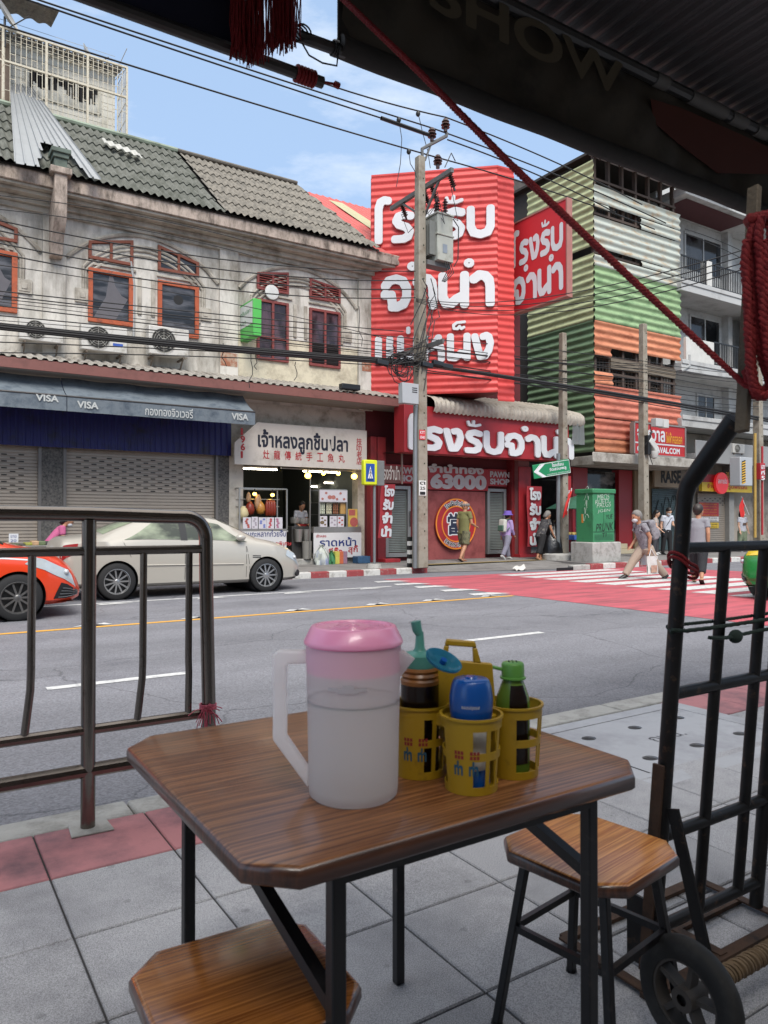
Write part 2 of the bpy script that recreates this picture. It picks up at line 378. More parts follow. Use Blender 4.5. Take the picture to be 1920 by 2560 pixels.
# ================================================================ ground, road, pavements
def mat_asphalt():
    m = M('asphalt', '#77777c', rough=.85, var=.10, scale=1.3, dirt='#626268', dscale=.6, damt=.35, spec=.3)
    nt = m.node_tree; L = nt.links.new; b = nt.nodes['Principled BSDF']
    tc = _n(nt, 'ShaderNodeTexCoord'); v = _n(nt, 'ShaderNodeTexVoronoi'); v.inputs['Scale'].default_value = 95; L(tc.outputs['Object'], v.inputs['Vector'])
    r = _n(nt, 'ShaderNodeValToRGB'); r.color_ramp.elements[0].position = .0; r.color_ramp.elements[0].color = (.5, .5, .5, 1); r.color_ramp.elements[1].position = 1; r.color_ramp.elements[1].color = (1.35, 1.35, 1.35, 1)
    sep = _n(nt, 'ShaderNodeSeparateColor'); L(v.outputs['Color'], sep.inputs[0]); L(sep.outputs[0], r.inputs[0])
    old = b.inputs['Base Color'].links[0].from_socket
    mx = _n(nt, 'ShaderNodeMix', data_type='RGBA', blend_type='MULTIPLY'); mx.inputs[0].default_value = .55; L(old, mx.inputs[6]); L(r.outputs[0], mx.inputs[7]); L(mx.outputs[2], b.inputs['Base Color'])
    mp = _n(nt, 'ShaderNodeMapping'); mp.inputs['Scale'].default_value = (.10, 1.5, 1); L(tc.outputs['Object'], mp.inputs[0]); tr = _n(nt, 'ShaderNodeTexNoise'); tr.inputs['Scale'].default_value = 1; tr.inputs['Detail'].default_value = 5; L(mp.outputs[0], tr.inputs[0])
    wv = _n(nt, 'ShaderNodeTexNoise'); wv.inputs['Scale'].default_value = 1.4; wv.inputs['Detail'].default_value = 5; L(tc.outputs['Object'], wv.inputs[0]); av = _n(nt, 'ShaderNodeMix', data_type='RGBA'); av.inputs[0].default_value = .35; L(tc.outputs['Object'], av.inputs[6]); L(wv.outputs['Color'], av.inputs[7])
    ck = _n(nt, 'ShaderNodeTexVoronoi', feature='DISTANCE_TO_EDGE'); ck.inputs['Scale'].default_value = .62; L(av.outputs[2], ck.inputs[0]); cr_ = _n(nt, 'ShaderNodeMapRange'); cr_.inputs[2].default_value = .006; cr_.inputs[3].default_value = .62; cr_.inputs[4].default_value = 1; L(ck.outputs['Distance'], cr_.inputs[0])
    tr2 = _n(nt, 'ShaderNodeMapRange'); tr2.inputs[1].default_value = .3; tr2.inputs[2].default_value = .7; tr2.inputs[3].default_value = .84; tr2.inputs[4].default_value = 1.14; L(tr.outputs[0], tr2.inputs[0]); mu = _n(nt, 'ShaderNodeMath', operation='MULTIPLY'); L(tr2.outputs[0], mu.inputs[0]); L(cr_.outputs[0], mu.inputs[1])
    m3 = _n(nt, 'ShaderNodeMix', data_type='RGBA', blend_type='MULTIPLY'); m3.inputs[0].default_value = 1; L(mx.outputs[2], m3.inputs[6]); L(mu.outputs[0], m3.inputs[7]); L(m3.outputs[2], b.inputs['Base Color'])
    bp = _n(nt, 'ShaderNodeBump'); bp.inputs['Strength'].default_value = .5; bp.inputs['Distance'].default_value = .006; L(v.outputs['Distance'], bp.inputs['Height']); L(bp.outputs[0], b.inputs['Normal'])
    return m
def mat_tile():
    m = M('paving', '#a9a8aa', rough=.8, var=.10, scale=3.0, dirt='#8a898c', dscale=2.2, damt=.5, spec=.3)
    nt = m.node_tree; L = nt.links.new; b = nt.nodes['Principled BSDF']
    g = _n(nt, 'ShaderNodeNewGeometry'); r = _n(nt, 'ShaderNodeMapRange'); r.inputs[3].default_value = .86; r.inputs[4].default_value = 1.08; L(g.outputs['Random Per Island'], r.inputs[0])
    tc = _n(nt, 'ShaderNodeTexCoord'); n = _n(nt, 'ShaderNodeTexNoise'); n.inputs['Scale'].default_value = 330; n.inputs['Detail'].default_value = 2; L(tc.outputs['Object'], n.inputs['Vector'])
    r2 = _n(nt, 'ShaderNodeValToRGB'); r2.color_ramp.elements[0].position = .36; r2.color_ramp.elements[0].color = (.42, .42, .42, 1); r2.color_ramp.elements[1].position = .62; r2.color_ramp.elements[1].color = (1.1, 1.1, 1.1, 1); L(n.outputs[0], r2.inputs[0])
    old = b.inputs['Base Color'].links[0].from_socket
    mx = _n(nt, 'ShaderNodeMix', data_type='RGBA', blend_type='MULTIPLY'); mx.inputs[0].default_value = 1; L(old, mx.inputs[6]); L(r.outputs[0], mx.inputs[7])
    m2 = _n(nt, 'ShaderNodeMix', data_type='RGBA', blend_type='MULTIPLY'); m2.inputs[0].default_value = .8; L(mx.outputs[2], m2.inputs[6]); L(r2.outputs[0], m2.inputs[7]); L(m2.outputs[2], b.inputs['Base Color'])
    gv = _n(nt, 'ShaderNodeTexVoronoi'); gv.inputs['Scale'].default_value = 7; L(tc.outputs['Object'], gv.inputs[0]); gs_ = _n(nt, 'ShaderNodeMapRange'); gs_.inputs[1].default_value = .07; gs_.inputs[2].default_value = .10; gs_.inputs[3].default_value = .55; gs_.inputs[4].default_value = 1; L(gv.outputs['Distance'], gs_.inputs[0])
    m4 = _n(nt, 'ShaderNodeMix', data_type='RGBA', blend_type='MULTIPLY'); m4.inputs[0].default_value = .55; L(m2.outputs[2], m4.inputs[6]); L(gs_.outputs[0], m4.inputs[7]); L(m4.outputs[2], b.inputs['Base Color'])
    bp = _n(nt, 'ShaderNodeBump'); bp.inputs['Strength'].default_value = .35; bp.inputs['Distance'].default_value = .003; L(n.outputs[0], bp.inputs['Height']); L(bp.outputs[0], b.inputs['Normal'])
    return m
ASPH = mat_asphalt(); TILE = mat_tile()
PINK = M('pink paving', '#ab7274', rough=.8, var=.14, scale=5, dirt='#6b4f55', dscale=2.5, damt=.55, bump=.15, bscale=300)
GROUT = M('grout', '#39383a', rough=.95, var=.2)
CONC = M('concrete', '#a3a19c', rough=.85, var=.14, scale=9, dirt='#77756f', dscale=5, damt=.5, bump=.25, bscale=120)
CONC2 = M('smooth cement', '#a4a5a9', rough=.8, var=.07, scale=4, dirt='#8b8b90', dscale=2.2, damt=.5, bump=.08, bscale=50)
WPAINT = M('white road paint', '#c4c4c2', rough=.7, var=.08, scale=20, dirt='#85858a', dscale=11, damt=.45)
YPAINT = M('yellow road paint', '#d09a36', rough=.7, var=.08, scale=20, dirt='#8d7a52', dscale=12, damt=.25)
RPAINT = M('red road paint', '#b2525c', rough=.8, var=.14, scale=2.2, dirt='#7d4249', dscale=2.2, damt=.6, dstretch=(.3, 1.6, 1), bump=.2, bscale=150)
ZR = -.14
def flat(name, x0, x1, y0, y1, z, mat, label=None):
    o = MB().add([(x0, y0, z), (x1, y0, z), (x1, y1, z), (x0, y1, z)], [(0, 1, 2, 3)]).build(name, mat, smooth=0)
    return struct(o)
flat('ground', -300, 600, -250, 600, -.5, M('earth', '#6a675f', var=.2))
struct(MB().box(-80, 300, 3.26, 15.2, -.45, ZR).build('road', ASPH, smooth=0))
z1, z2, z3 = ZR + .004, ZR + .008, ZR + .012
mb = MB(); mb.add([(9.15, 3.9, z1), (17.6, 3.9, z1), (18.4, 9.8, z1), (17.7, 13.62, z1), (9.0, 13.95, z1)], [(0, 1, 2, 3, 4)])
struct(mb.build('crossing_paint', RPAINT, smooth=0))
mb = MB()
for k in range(13):
    y = 13.52 - .735 * k; mb.add([(12.1 + .02 * k, y - .44, z2), (16.0, y - .44, z2), (15.9, y, z2), (12.0 + .02 * k, y, z2)], [(0, 1, 2, 3)])
struct(mb.build('zebra_stripes', WPAINT, smooth=0))
flat('yellow_line', -40, 9.0, 9.66, 9.77, z1, YPAINT); flat('yellow_line', 19, 200, 9.66, 9.77, z1, YPAINT)
flat('edge_line', -40, 8.2, 12.36, 12.47, z1, WPAINT)
mb = MB()
for k in range(-8, 9):
    x = .945 + 3.36 * k
    if x > 7: continue
    x0, x1 = (x, x + 1.13) if k < 1 else (5.0, 6.36)
    mb.add([(x0, 6.32, z1), (x1, 6.32, z1), (x1, 6.43, z1), (x0, 6.43, z1)], [(0, 1, 2, 3)])
struct(mb.build('lane_dashes', WPAINT, smooth=0))
mb = MB()   # shark teeth before the crossing and worn give-way marks
for y in (13.38, 12.63, 11.9, 11.05, 10.2): mb.add([(8.42, y - .13, z2), (9.25, y - .16, z2), (9.02, y + .16, z2), (8.5, y + .16, z2)], [(0, 1, 2, 3)])
for x in (-6, -4.4, -2.8, -1.2, .4, 1.75, 3.1, 4.6, 6.0, 7.1, 8.35):
    mb.add([(x, 9.83, z2), (x + .42, 9.83, z2), (x + .2, 10.0, z2)], [(0, 1, 2)]); mb.add([(x + .18, 9.83, z2), (x + .48, 9.83, z2), (x + .42, 10.03, z2)], [(0, 1, 2)])
for x in (1.0, 2.5, 4.1, 5.7, 7.3): mb.add([(x, 12.12, z2), (x + .6, 12.16, z2), (x + .4, 12.30, z2), (x + .1, 12.28, z2)], [(0, 1, 2, 3)])
struct(mb.build('worn_marks', WPAINT, smooth=0))
# near pavement
def tile_grid(mb, xs, ys, z, gap=.0035, skip=None):
    for i in range(len(xs) - 1):
        for j in range(len(ys) - 1):
            x0, x1, y0, y1 = xs[i] + gap, xs[i + 1] - gap, ys[j] + gap, ys[j + 1] - gap
            if skip and skip((x0 + x1) / 2, (y0 + y1) / 2): continue
            dz = random.uniform(-.0012, .0012); t = [random.uniform(-.0006, .0006) for _ in range(4)]; b = .004
            a = [(x0, y0, z - .012), (x1, y0, z - .012), (x1, y1, z - .012), (x0, y1, z - .012)]
            c = [(x0, y0, z - b + dz + t[0]), (x1, y0, z - b + dz + t[1]), (x1, y1, z - b + dz + t[2]), (x0, y1, z - b + dz + t[3])]
            d = [(x0 + b, y0 + b, z + dz + t[0]), (x1 - b, y0 + b, z + dz + t[1]), (x1 - b, y1 - b, z + dz + t[2]), (x0 + b, y1 - b, z + dz + t[3])]
            mb.add(a + c + d, [(0, 1, 5, 4), (1, 2, 6, 5), (2, 3, 7, 6), (3, 0, 4, 7), (4, 5, 9, 8), (5, 6, 10, 9), (6, 7, 11, 10), (7, 4, 8, 11), (8, 9, 10, 11)])
XS = [.83 + .4165 * k for k in range(-9, 26)]; YS = [2.69 - .4137 * k for k in range(14, -1, -1)]
struct(MB().box(-80, 300, -2.6, 3.1, -.4, -.009).build('pavement_bed', GROUT, smooth=0))
incover = lambda x, y: 2.86 < x < 4.25 and y > 2.12
mb = MB(); tile_grid(mb, XS, YS, 0, skip=lambda x, y: incover(x, y) or (x > 4.25 and False))
struct(mb.build('pavement', TILE, smooth=0))
mb = MB(); tile_grid(mb, XS, [2.69, 3.1], 0, skip=lambda x, y: incover(x, y) or False)
struct(mb.build('pavement_border', PINK, smooth=0))
mb = MB()
for k in range(-6, 22):
    x0 = -.2 + 1.0 * k; mb.box(x0 + .004, x0 + .996, 3.105, 3.285 + random.uniform(-.006, .006), -.4, -.002 + random.uniform(-.004, .004))
struct(mb.build('kerb', CONC, bevel=.012, smooth=30))
# concrete inspection cover let into the pavement
cv = thing('utility_cover', 'square grey concrete inspection cover with six lifting holes in the pavement', 'manhole cover', (3.55, 2.6, 0))
fr = MB(); fr.box(2.85, 4.26, 2.115, 2.225, -.03, .001); fr.box(2.85, 2.965, 2.23, 3.085, -.03, .001); fr.box(4.135, 4.26, 2.23, 3.085, -.03, .001); fr.box(2.97, 4.13, 2.985, 3.085, -.03, .001)
fr.build('frame', CONC2, cv, bevel=.004)
slab = MB(); hx, hy, hr = (3.157, 3.543, 3.94), (2.81, 2.41), .045
xs = [2.975, 3.35, 3.74, 4.125]; ys = [2.235, 2.61, 2.975]
for i in range(3):
    for j in range(2):
        x0, x1, y0, y1 = xs[i], xs[i + 1], ys[j], ys[j + 1]; cx, cy = hx[i], hy[1 - j]; n = 24; ring = []; sq = []
        for k in range(n):
            a = 2 * math.pi * k / n; ring.append((cx + hr * math.cos(a), cy + hr * .8 * math.sin(a), .0)); c, s = math.cos(a), math.sin(a)
            t = min((x1 - cx) / c if c > 1e-9 else 9, (x0 - cx) / c if c < -1e-9 else 9, (y1 - cy) / s if s > 1e-9 else 9, (y0 - cy) / s if s < -1e-9 else 9); sq.append((cx + t * c, cy + t * s, 0))
        cn = [(x1, y1), (x0, y1), (x0, y0), (x1, y0)]
        for cc in cn:   # snap nearest border point to each corner so the slab stays whole
            q = min(range(n), key=lambda k: (sq[k][0] - cc[0]) ** 2 + (sq[k][1] - cc[1]) ** 2); sq[q] = (cc[0], cc[1], 0)
        slab.add(ring + sq, [(k, n + k, n + (k + 1) % n, (k + 1) % n) for k in range(n)])
        slab.add(ring + [(p[0], p[1], -.06) for p in ring], [(k, (k + 1) % n, n + (k + 1) % n, n + k) for k in range(n)])
slab.build('slab', CONC2, cv, smooth=0)
hb = MB()
for cx in hx:
    for cy in hy: hb.lathe([(0, -.05), (.05, -.05)], (cx, cy, 0), 16)
hb.build('hole_bottom', M('rust dirt', '#5a3427', var=.4, scale=30), cv)
tl = MB(); write(tl, 'กฟน.', (3.42, 2.56, .0004), (1, .0, 0), (0, 1, 0), w=.26, h=.10, depth=.0008, res=28); tl.build('lettering', M('cover letters', '#3d3d42', var=.1), cv)
# far pavement, its kerbs and the soi mouth
FP = M('far paving', '#7d7a77', rough=.85, var=.12, scale=1.2, dirt='#5f5c5a', dscale=1.3, damt=.5)
mb = MB(); mb.box(-80, 11.0, 15.28, 26, -.4, 0); mb.add([(11.0, 15.2, -.13), (16.0, 13.9, -.13), (16.0, 16.0, 0), (11.0, 16.3, 0)], [(0, 1, 2, 3)])
mb.box(11.0, 16, 16.1, 26, -.4, 0); mb.add([(16, 13.96, -.002), (300, 13.96, -.002), (300, 26, -.002), (16, 26, -.002)], [(0, 1, 2, 3)]); mb.add([(16, 13.96, -.002), (16, 16, -.002), (16, 16, -.4), (16, 13.96, -.4)], [(0, 1, 2, 3)])
struct(mb.build('far_pavement', FP, smooth=0))
KR = M('red kerb paint', '#8a3a3c', rough=.8, var=.12, scale=12, dirt='#8c8078', dscale=9, damt=.3); KW = M('white kerb paint', '#bdbbb6', rough=.8, var=.1, scale=12, dirt='#8b8780', dscale=8, damt=.45)
mb = MB()
for k in range(-50, 60):
    x0 = 9.67 + .47 * k
    if x0 < 10.7: mb.mat(0 if k % 2 == 0 else 1).box(x0, x0 + .465, 15.09, 15.28, -.4, .002)
for k in range(0, 60):
    x0 = 15.55 + .5 * k; mb.mat(0 if k % 2 == 0 else 1).box(x0, x0 + .495, 13.74, 13.96, -.4, .004)
mb.cur = 2; mb.box(14.9, 15.545, 13.76, 13.98, -.4, -.01)
struct(mb.build('far_kerb', [KR, KW, CONC], bevel=.02, smooth=30))
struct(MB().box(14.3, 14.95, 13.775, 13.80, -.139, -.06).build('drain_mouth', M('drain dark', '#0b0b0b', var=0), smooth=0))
struct(MB().sheet((11.4, 15.9, .004), (5.3, 0, 0), (0, .3, 0), 1, 1).build('tactile_strip', M('tactile', '#8f7f57', var=.2, scale=40), smooth=0))
# ================================================================ railing on the near kerb
STEEL = M('stainless steel', '#7a736d', rough=.22, metal=1., var=.12, scale=25, dirt='#4a443e', dscale=30, damt=.12)
rl = thing('railing', 'brushed steel pedestrian railing standing along the kerb', 'railing', (.6, 3.05, 0))
YR = 3.05; rr = .028
top = MB(); xe = 1.075
top.tube([(-3.4, YR, 1.245), (-1, YR, 1.238), (.6, YR, 1.222), (.93, YR, 1.212)] + arc((.98, YR, 1.12), .092, R(90), 0, 8) + [(xe, YR, .9), (xe + .012, YR, .4), (xe + .01, YR, -.01)], .029, 14)
top.build('top_rail', STEEL, rl)
for x in (.602, -1.75): MB().tube([(x, YR, -.01), (x, YR, 1.2)], .0275, 14).build('post', STEEL, rl)
for z, r in ((1.078, .0185), (.382, .0195), (.225, .027)):
    MB().tube([(-3.4, YR, z + .005), (-1.75, YR, z), (.602, YR, z)], r, 10).build('rail', STEEL, rl); MB().tube([(.602, YR, z), (xe + .01, YR, z - .002)], r, 10).build('rail', STEEL, rl)
for x, bend in ((.40, 1), (.812, 1), (1.0, 0), (-.15, 0), (-.55, 0), (-1.0, 0), (-1.4, 0)):
    pts = [(x, YR, 1.07), (x - .002, YR, .62), (x - (.0 if not bend else .004), YR, .56), (x - (.024 if bend else .003), YR, .385)]
    MB().tube(pts, .0148, 10).build('baluster', STEEL, rl)
MB().prism([(.53, 2.98, 0), (.685, 2.975, 0), (.68, 3.11, 0), (.54, 3.12, 0)], (0, 0, .008)).build('footing', CONC, rl, bevel=.004)
rb = MB()
for k in range(26):
    a = random.uniform(0, 6.3); l = random.uniform(.02, .07); p = Vector((xe - .015 + random.uniform(-.02, .015), YR - .035, .405 + random.uniform(-.01, .01)))
    rb.tube([p, p + Vector((math.cos(a) * l * .8, -.012, math.sin(a) * l * .6 - .012)), p + Vector((math.cos(a) * l * 1.3, -.01, math.sin(a) * l - .04))], .0022, 4)
for k in range(4): rb.tube([Vector((xe + .008 + math.cos(t) * .034, YR + math.sin(t) * .034, .40 + .006 * k)) for t in np.linspace(0, 6.28, 15)], .0032, 5, caps=False)
tag(rb.build('plastic_string', M('pink string', '#b24a5c', rough=.5)), 'frayed pink plastic string tied round the end post of the steel railing', 'string')
# ================================================================ table and stools
def mat_wood(name, c1, c2, rough=.22, ang=0., sc=1., coat=.5):
    m = bpy.data.materials.new(name); m.use_nodes = True; nt = m.node_tree; L = nt.links.new; b = nt.nodes['Principled BSDF']
    tc = _n(nt, 'ShaderNodeTexCoord'); mp = _n(nt, 'ShaderNodeMapping'); mp.inputs['Rotation'].default_value = (0, 0, ang); mp.inputs['Scale'].default_value = (1.6 * sc, 42 * sc, 12); L(tc.outputs['Object'], mp.inputs[0])
    n = _n(nt, 'ShaderNodeTexNoise'); n.inputs['Scale'].default_value = 3.2; n.inputs['Detail'].default_value = 7; n.inputs['Roughness'].default_value = .6; n.inputs['Distortion'].default_value = .15; L(mp.outputs[0], n.inputs['Vector'])
    mp2 = _n(nt, 'ShaderNodeMapping'); mp2.inputs['Rotation'].default_value = (0, 0, ang); mp2.inputs['Scale'].default_value = (.5 * sc, 150 * sc, 12); L(tc.outputs['Object'], mp2.inputs[0])
    n2 = _n(nt, 'ShaderNodeTexNoise'); n2.inputs['Scale'].default_value = 1.5; n2.inputs['Detail'].default_value = 3; L(mp2.outputs[0], n2.inputs['Vector'])
    mm = _n(nt, 'ShaderNodeMath', operation='ADD'); L(n.outputs[0], mm.inputs[0]); L(n2.outputs[0], mm.inputs[1])
    r = _n(nt, 'ShaderNodeValToRGB'); e = r.color_ramp.elements; e[0].position = .42; e[0].color = (*H(c1), 1); e[1].position = .62; e[1].color = (*H(c2), 1)
    hm = _n(nt, 'ShaderNodeMath', operation='MULTIPLY'); hm.inputs[1].default_value = .5; L(mm.outputs[0], hm.inputs[0]); L(hm.outputs[0], r.inputs[0]); L(r.outputs[0], b.inputs['Base Color'])
    b.inputs['Roughness'].default_value = rough; b.inputs['Coat Weight'].default_value = coat; b.inputs['Coat Roughness'].default_value = .16; b.inputs['Coat IOR'].default_value = 1.6
    bp = _n(nt, 'ShaderNodeBump'); bp.inputs['Strength'].default_value = .25; bp.inputs['Distance'].default_value = .0012; L(hm.outputs[0], bp.inputs['Height']); L(bp.outputs[0], b.inputs['Normal'])
    return m
W_TAB = mat_wood('table laminate', '#55301a', '#9b673f', rough=.34, coat=.3); W_S1 = mat_wood('light stool wood', '#a25e2a', '#dd9c56', rough=.34, coat=.25); W_S2 = mat_wood('dark stool wood', '#78431b', '#b87638', rough=.2, coat=.85)
W_EDGE = mat_wood('table edge', '#3a2015', '#5d3826', rough=.35)
BLACK = M('black enamel', '#131214', rough=.42, var=.3, scale=14, dirt='#3b3330', dscale=40, damt=.15)
def octa(x0, x1, y0, y1, c, z): return [(x0 + c, y0, z), (x1 - c, y0, z), (x1, y0 + c, z), (x1, y1 - c, z), (x1 - c, y1, z), (x0 + c, y1, z), (x0, y1 - c, z), (x0, y0 + c, z)]
def round_top(x0, x1, y0, y1, c, z0, z1, b=.009):
    mb = MB(); rings = []
    for ins, z in ((.004, z0), (0, z0 + .005), (0, z1 - b), (b * .3, z1 - b * .3), (b, z1)): rings.append(octa(x0 + ins, x1 - ins, y0 + ins, y1 - ins, c, z))
    vs = [p for r in rings for p in r]; fs = [tuple(range(8))[::-1], tuple(32 + k for k in range(8))]; ms = [1, 0]
    for i in range(4):
        for k in range(8): fs.append((i * 8 + k, i * 8 + (k + 1) % 8, i * 8 + 8 + (k + 1) % 8, i * 8 + 8 + k)); ms.append(0 if i == 3 else 1)
    mb.add(vs, fs); mb.m = ms
    return mb
tb = thing('table', 'wooden laminate table with clipped corners and black steel legs holding a pitcher', 'table', (.8, 1.3, 0))
round_top(.395, 1.225, .922, 1.675, .062, .688, .72).build('tabletop', [W_TAB, W_EDGE], tb, smooth=50)
fr = MB(); lg = {'a': (.545, .975), 'b': (1.095, .975), 'c': (1.08, 1.60), 'd': (.515, 1.57)}
for a, b in ('ab', 'bc', 'cd', 'da'): fr.bar((*lg[a], .672), (*lg[b], .672), .024, .03)
fr.build('frame', BLACK, tb)
for k, (x, y) in lg.items(): MB().bar((x, y, 0), (x, y, .687), .0245, .0245, (0, 1, 0)).build('leg', BLACK, tb, bevel=.003)
MB().bar((.515, 1.5, .655), (.545, .975, .47), .022, .022).build('brace', BLACK, tb); MB().bar((1.08, 1.42, .66), (1.095, .975, .53), .022, .022).build('brace', BLACK, tb)
def stool(label, c, size, rot, zt, wood, dz=0):
    t = thing('stool', label, 'stool', (c[0], c[1], 0)); t.rotation_euler.z = rot; t['_b'] = (0, 0, 0)
    h = size / 2; round_top(-h, h, -h, h, size * .17, zt - .03, zt, .011).build('seat', [wood, W_EDGE], t, smooth=50)
    i, o = h * .62, h * .92; P = lambda sx, sy, f: (sx * (i + (o - i) * f), sy * (i + (o - i) * f), (zt - .03) * (1 - f))
    for sx, sy in ((-1, -1), (1, -1), (1, 1), (-1, 1)):
        MB().bar(P(sx, sy, 0), P(sx, sy, 1), .02, .02, (0, 1, 0)).build('leg', BLACK, t, bevel=.003)
        MB().tube([P(sx, sy, .985), Vector(P(sx, sy, 1.0)) - Vector((0, 0, 0))], .015, 10).build('foot_cap', BLACK, t)
    q = [P(-1, -1, .42), P(1, -1, .42), P(1, 1, .42), P(-1, 1, .42)]
    for k in range(4): MB().bar(q[k], q[(k + 1) % 4], .013, .016).build('stretcher', BLACK, t)
    q = [P(-1, -1, .0), P(1, -1, .0), P(1, 1, .0), P(-1, 1, .0)]; f2 = MB()
    for k in range(4): f2.bar(q[k], q[(k + 1) % 4], .016, .018)
    f2.build('seat_frame', BLACK, t); del t['_b']
    return t
stool('light orange brown wooden stool beside the table by the hand truck', (1.365, 1.215), .335, R(9), .43, W_S1)
stool('dark glossy wooden stool tucked under the table at the front', (.475, 1.16), .325, R(-2), .44, W_S2)
# ================================================================ pitcher
def mat_milky(name, col, tr=.35, rough=.3, mixw=.6):
    m = bpy.data.materials.new(name); m.use_nodes = True; nt = m.node_tree; L = nt.links.new
    p = nt.nodes['Principled BSDF']; p.inputs['Base Color'].default_value = (*H(col), 1); p.inputs['Roughness'].default_value = rough
    t = _n(nt, 'ShaderNodeBsdfTranslucent'); t.inputs[0].default_value = (*H(col), 1); s1 = _n(nt, 'ShaderNodeMixShader'); s1.inputs[0].default_value = mixw
    L(p.outputs[0], s1.inputs[1]); L(t.outputs[0], s1.inputs[2]); tp = _n(nt, 'ShaderNodeBsdfTransparent'); tp.inputs[0].default_value = (*H(col), 1); s2 = _n(nt, 'ShaderNodeMixShader'); s2.inputs[0].default_value = tr
    L(s1.outputs[0], s2.inputs[1]); L(tp.outputs[0], s2.inputs[2]); L(s2.outputs[0], nt.nodes['Material Output'].inputs[0])
    return m
MILK = mat_milky('milky plastic', '#fdfbfb', .17, .22, .62); WATERM = mat_milky('water in pitcher', '#f6f5f3', .80, .2, .9); PINKP = M('pink plastic', '#f09cbf', rough=.26, var=.03, sss=.15, coat=.2)
pc = Vector((.662, 1.122, .7205)); pt = thing('pitcher', 'milky plastic water pitcher with a pink lid standing on the table', 'pitcher', pc)
cr = Vector((math.cos(YAW), -math.sin(YAW), 0))
Hh = .262
prof = [(0, .0), (.072, .0), (.0765, .004), (.0783, .02), (.0805, .14), (.0835, Hh - .012), (.0842, Hh)]
MB().lathe(prof, pc, 48).build('body', MILK, pt, smooth=50)
MB().lathe([(0, .008), (.0745, .008), (.076, .02), (.0778, .14), (.0784, .166), (0, .166)], pc, 48).build('water', WATERM, pt, smooth=40)
MB().lathe([(.0775, .1645), (.0806, .1645), (.0806, .1672), (.0775, .1672)], pc, 48).build('waterline', M('meniscus', '#4a474a', var=0), pt)
hd = MB(); z = pc.z
def hp(a, zz): return pc + cr * (-a) + Vector((0, 0, zz))
hpts = [hp(.082, .246), hp(.13, .246), hp(.138, .238), hp(.1385, .115), hp(.134, .10), hp(.082, .018)]
sd = Vector((-cr.y, cr.x, 0)) * .011
outl = [hp(.081, .250), hp(.132, .251), hp(.1405, .244), hp(.1405, .100), hp(.139, .094), hp(.0785, .012), hp(.0785, .046), hp(.117, .102), hp(.1165, .222), hp(.113, .2275), hp(.081, .228)]
hd.prism([p - sd for p in outl], sd * 2); hd.build('handle', MILK, pt, bevel=.004)
sp = MB(); a = pc + cr * .080; w2 = Vector((-cr.y, cr.x, 0)) * .03
q = [a + w2 + Vector((0, 0, .252)), a - w2 + Vector((0, 0, .252)), pc + cr * .108 + Vector((0, 0, .236)), a + Vector((0, 0, .20))]
sp.add(q, [(0, 2, 1), (0, 3, 2), (1, 2, 3)]); sp.build('spout', MILK, pt, smooth=0)
ld = MB(); ld.lathe([(.081, -.046), (.0795, -.046), (.0805, .002), (.0865, .002), (.087, .006), (.0852, .010), (.0745, .031), (.0725, .0325), (.066, .0325), (.0645, .0305), (0, .0305)], pc + Vector((0, 0, Hh)), 48)
lid = ld.build('lid', PINKP, pt, smooth=40)
dk = MB(); rx = pc + Vector((0, 0, Hh + .0308))
for k in range(5): dk.lathe([(0.008 + .011 * k, 0), (.0085 + .011 * k, .0008), (.012 + .011 * k, .0008), (.0125 + .011 * k, 0)], rx, 36, a0=k * .9, a1=k * .9 + 4.2)
dk.build('embossed_ring', PINKP, lid)
gl = MB(); arms = [pc + cr * t + Vector((0, 0, .0)) for t in (-.03, .03)]
# faint grey print of a winged badge on the wall of the pitcher
nrm = Vector((-math.sin(YAW), -math.cos(YAW), 0))
for x0, x1, zz0, zz1 in ((-.040, -.022, .196, .202), (-.023, .012, .193, .201), (-.014, .004, .201, .207), (.010, .026, .196, .202)):
    n = 6; vs = []
    for k in range(n + 1):
        for zz in (zz0, zz1):
            aa = (x0 + (x1 - x0) * k / n) / .0832; vs.append(pc + (cr * math.sin(aa) + nrm * math.cos(aa)) * (.0826 + .0008 + (.0006)) + Vector((0, 0, zz)))
    gl.add(vs, [(2 * k, 2 * k + 2, 2 * k + 3, 2 * k + 1) for k in range(n)])
gl.build('print', M('faint print', '#bdb5b9', var=.05), pt)
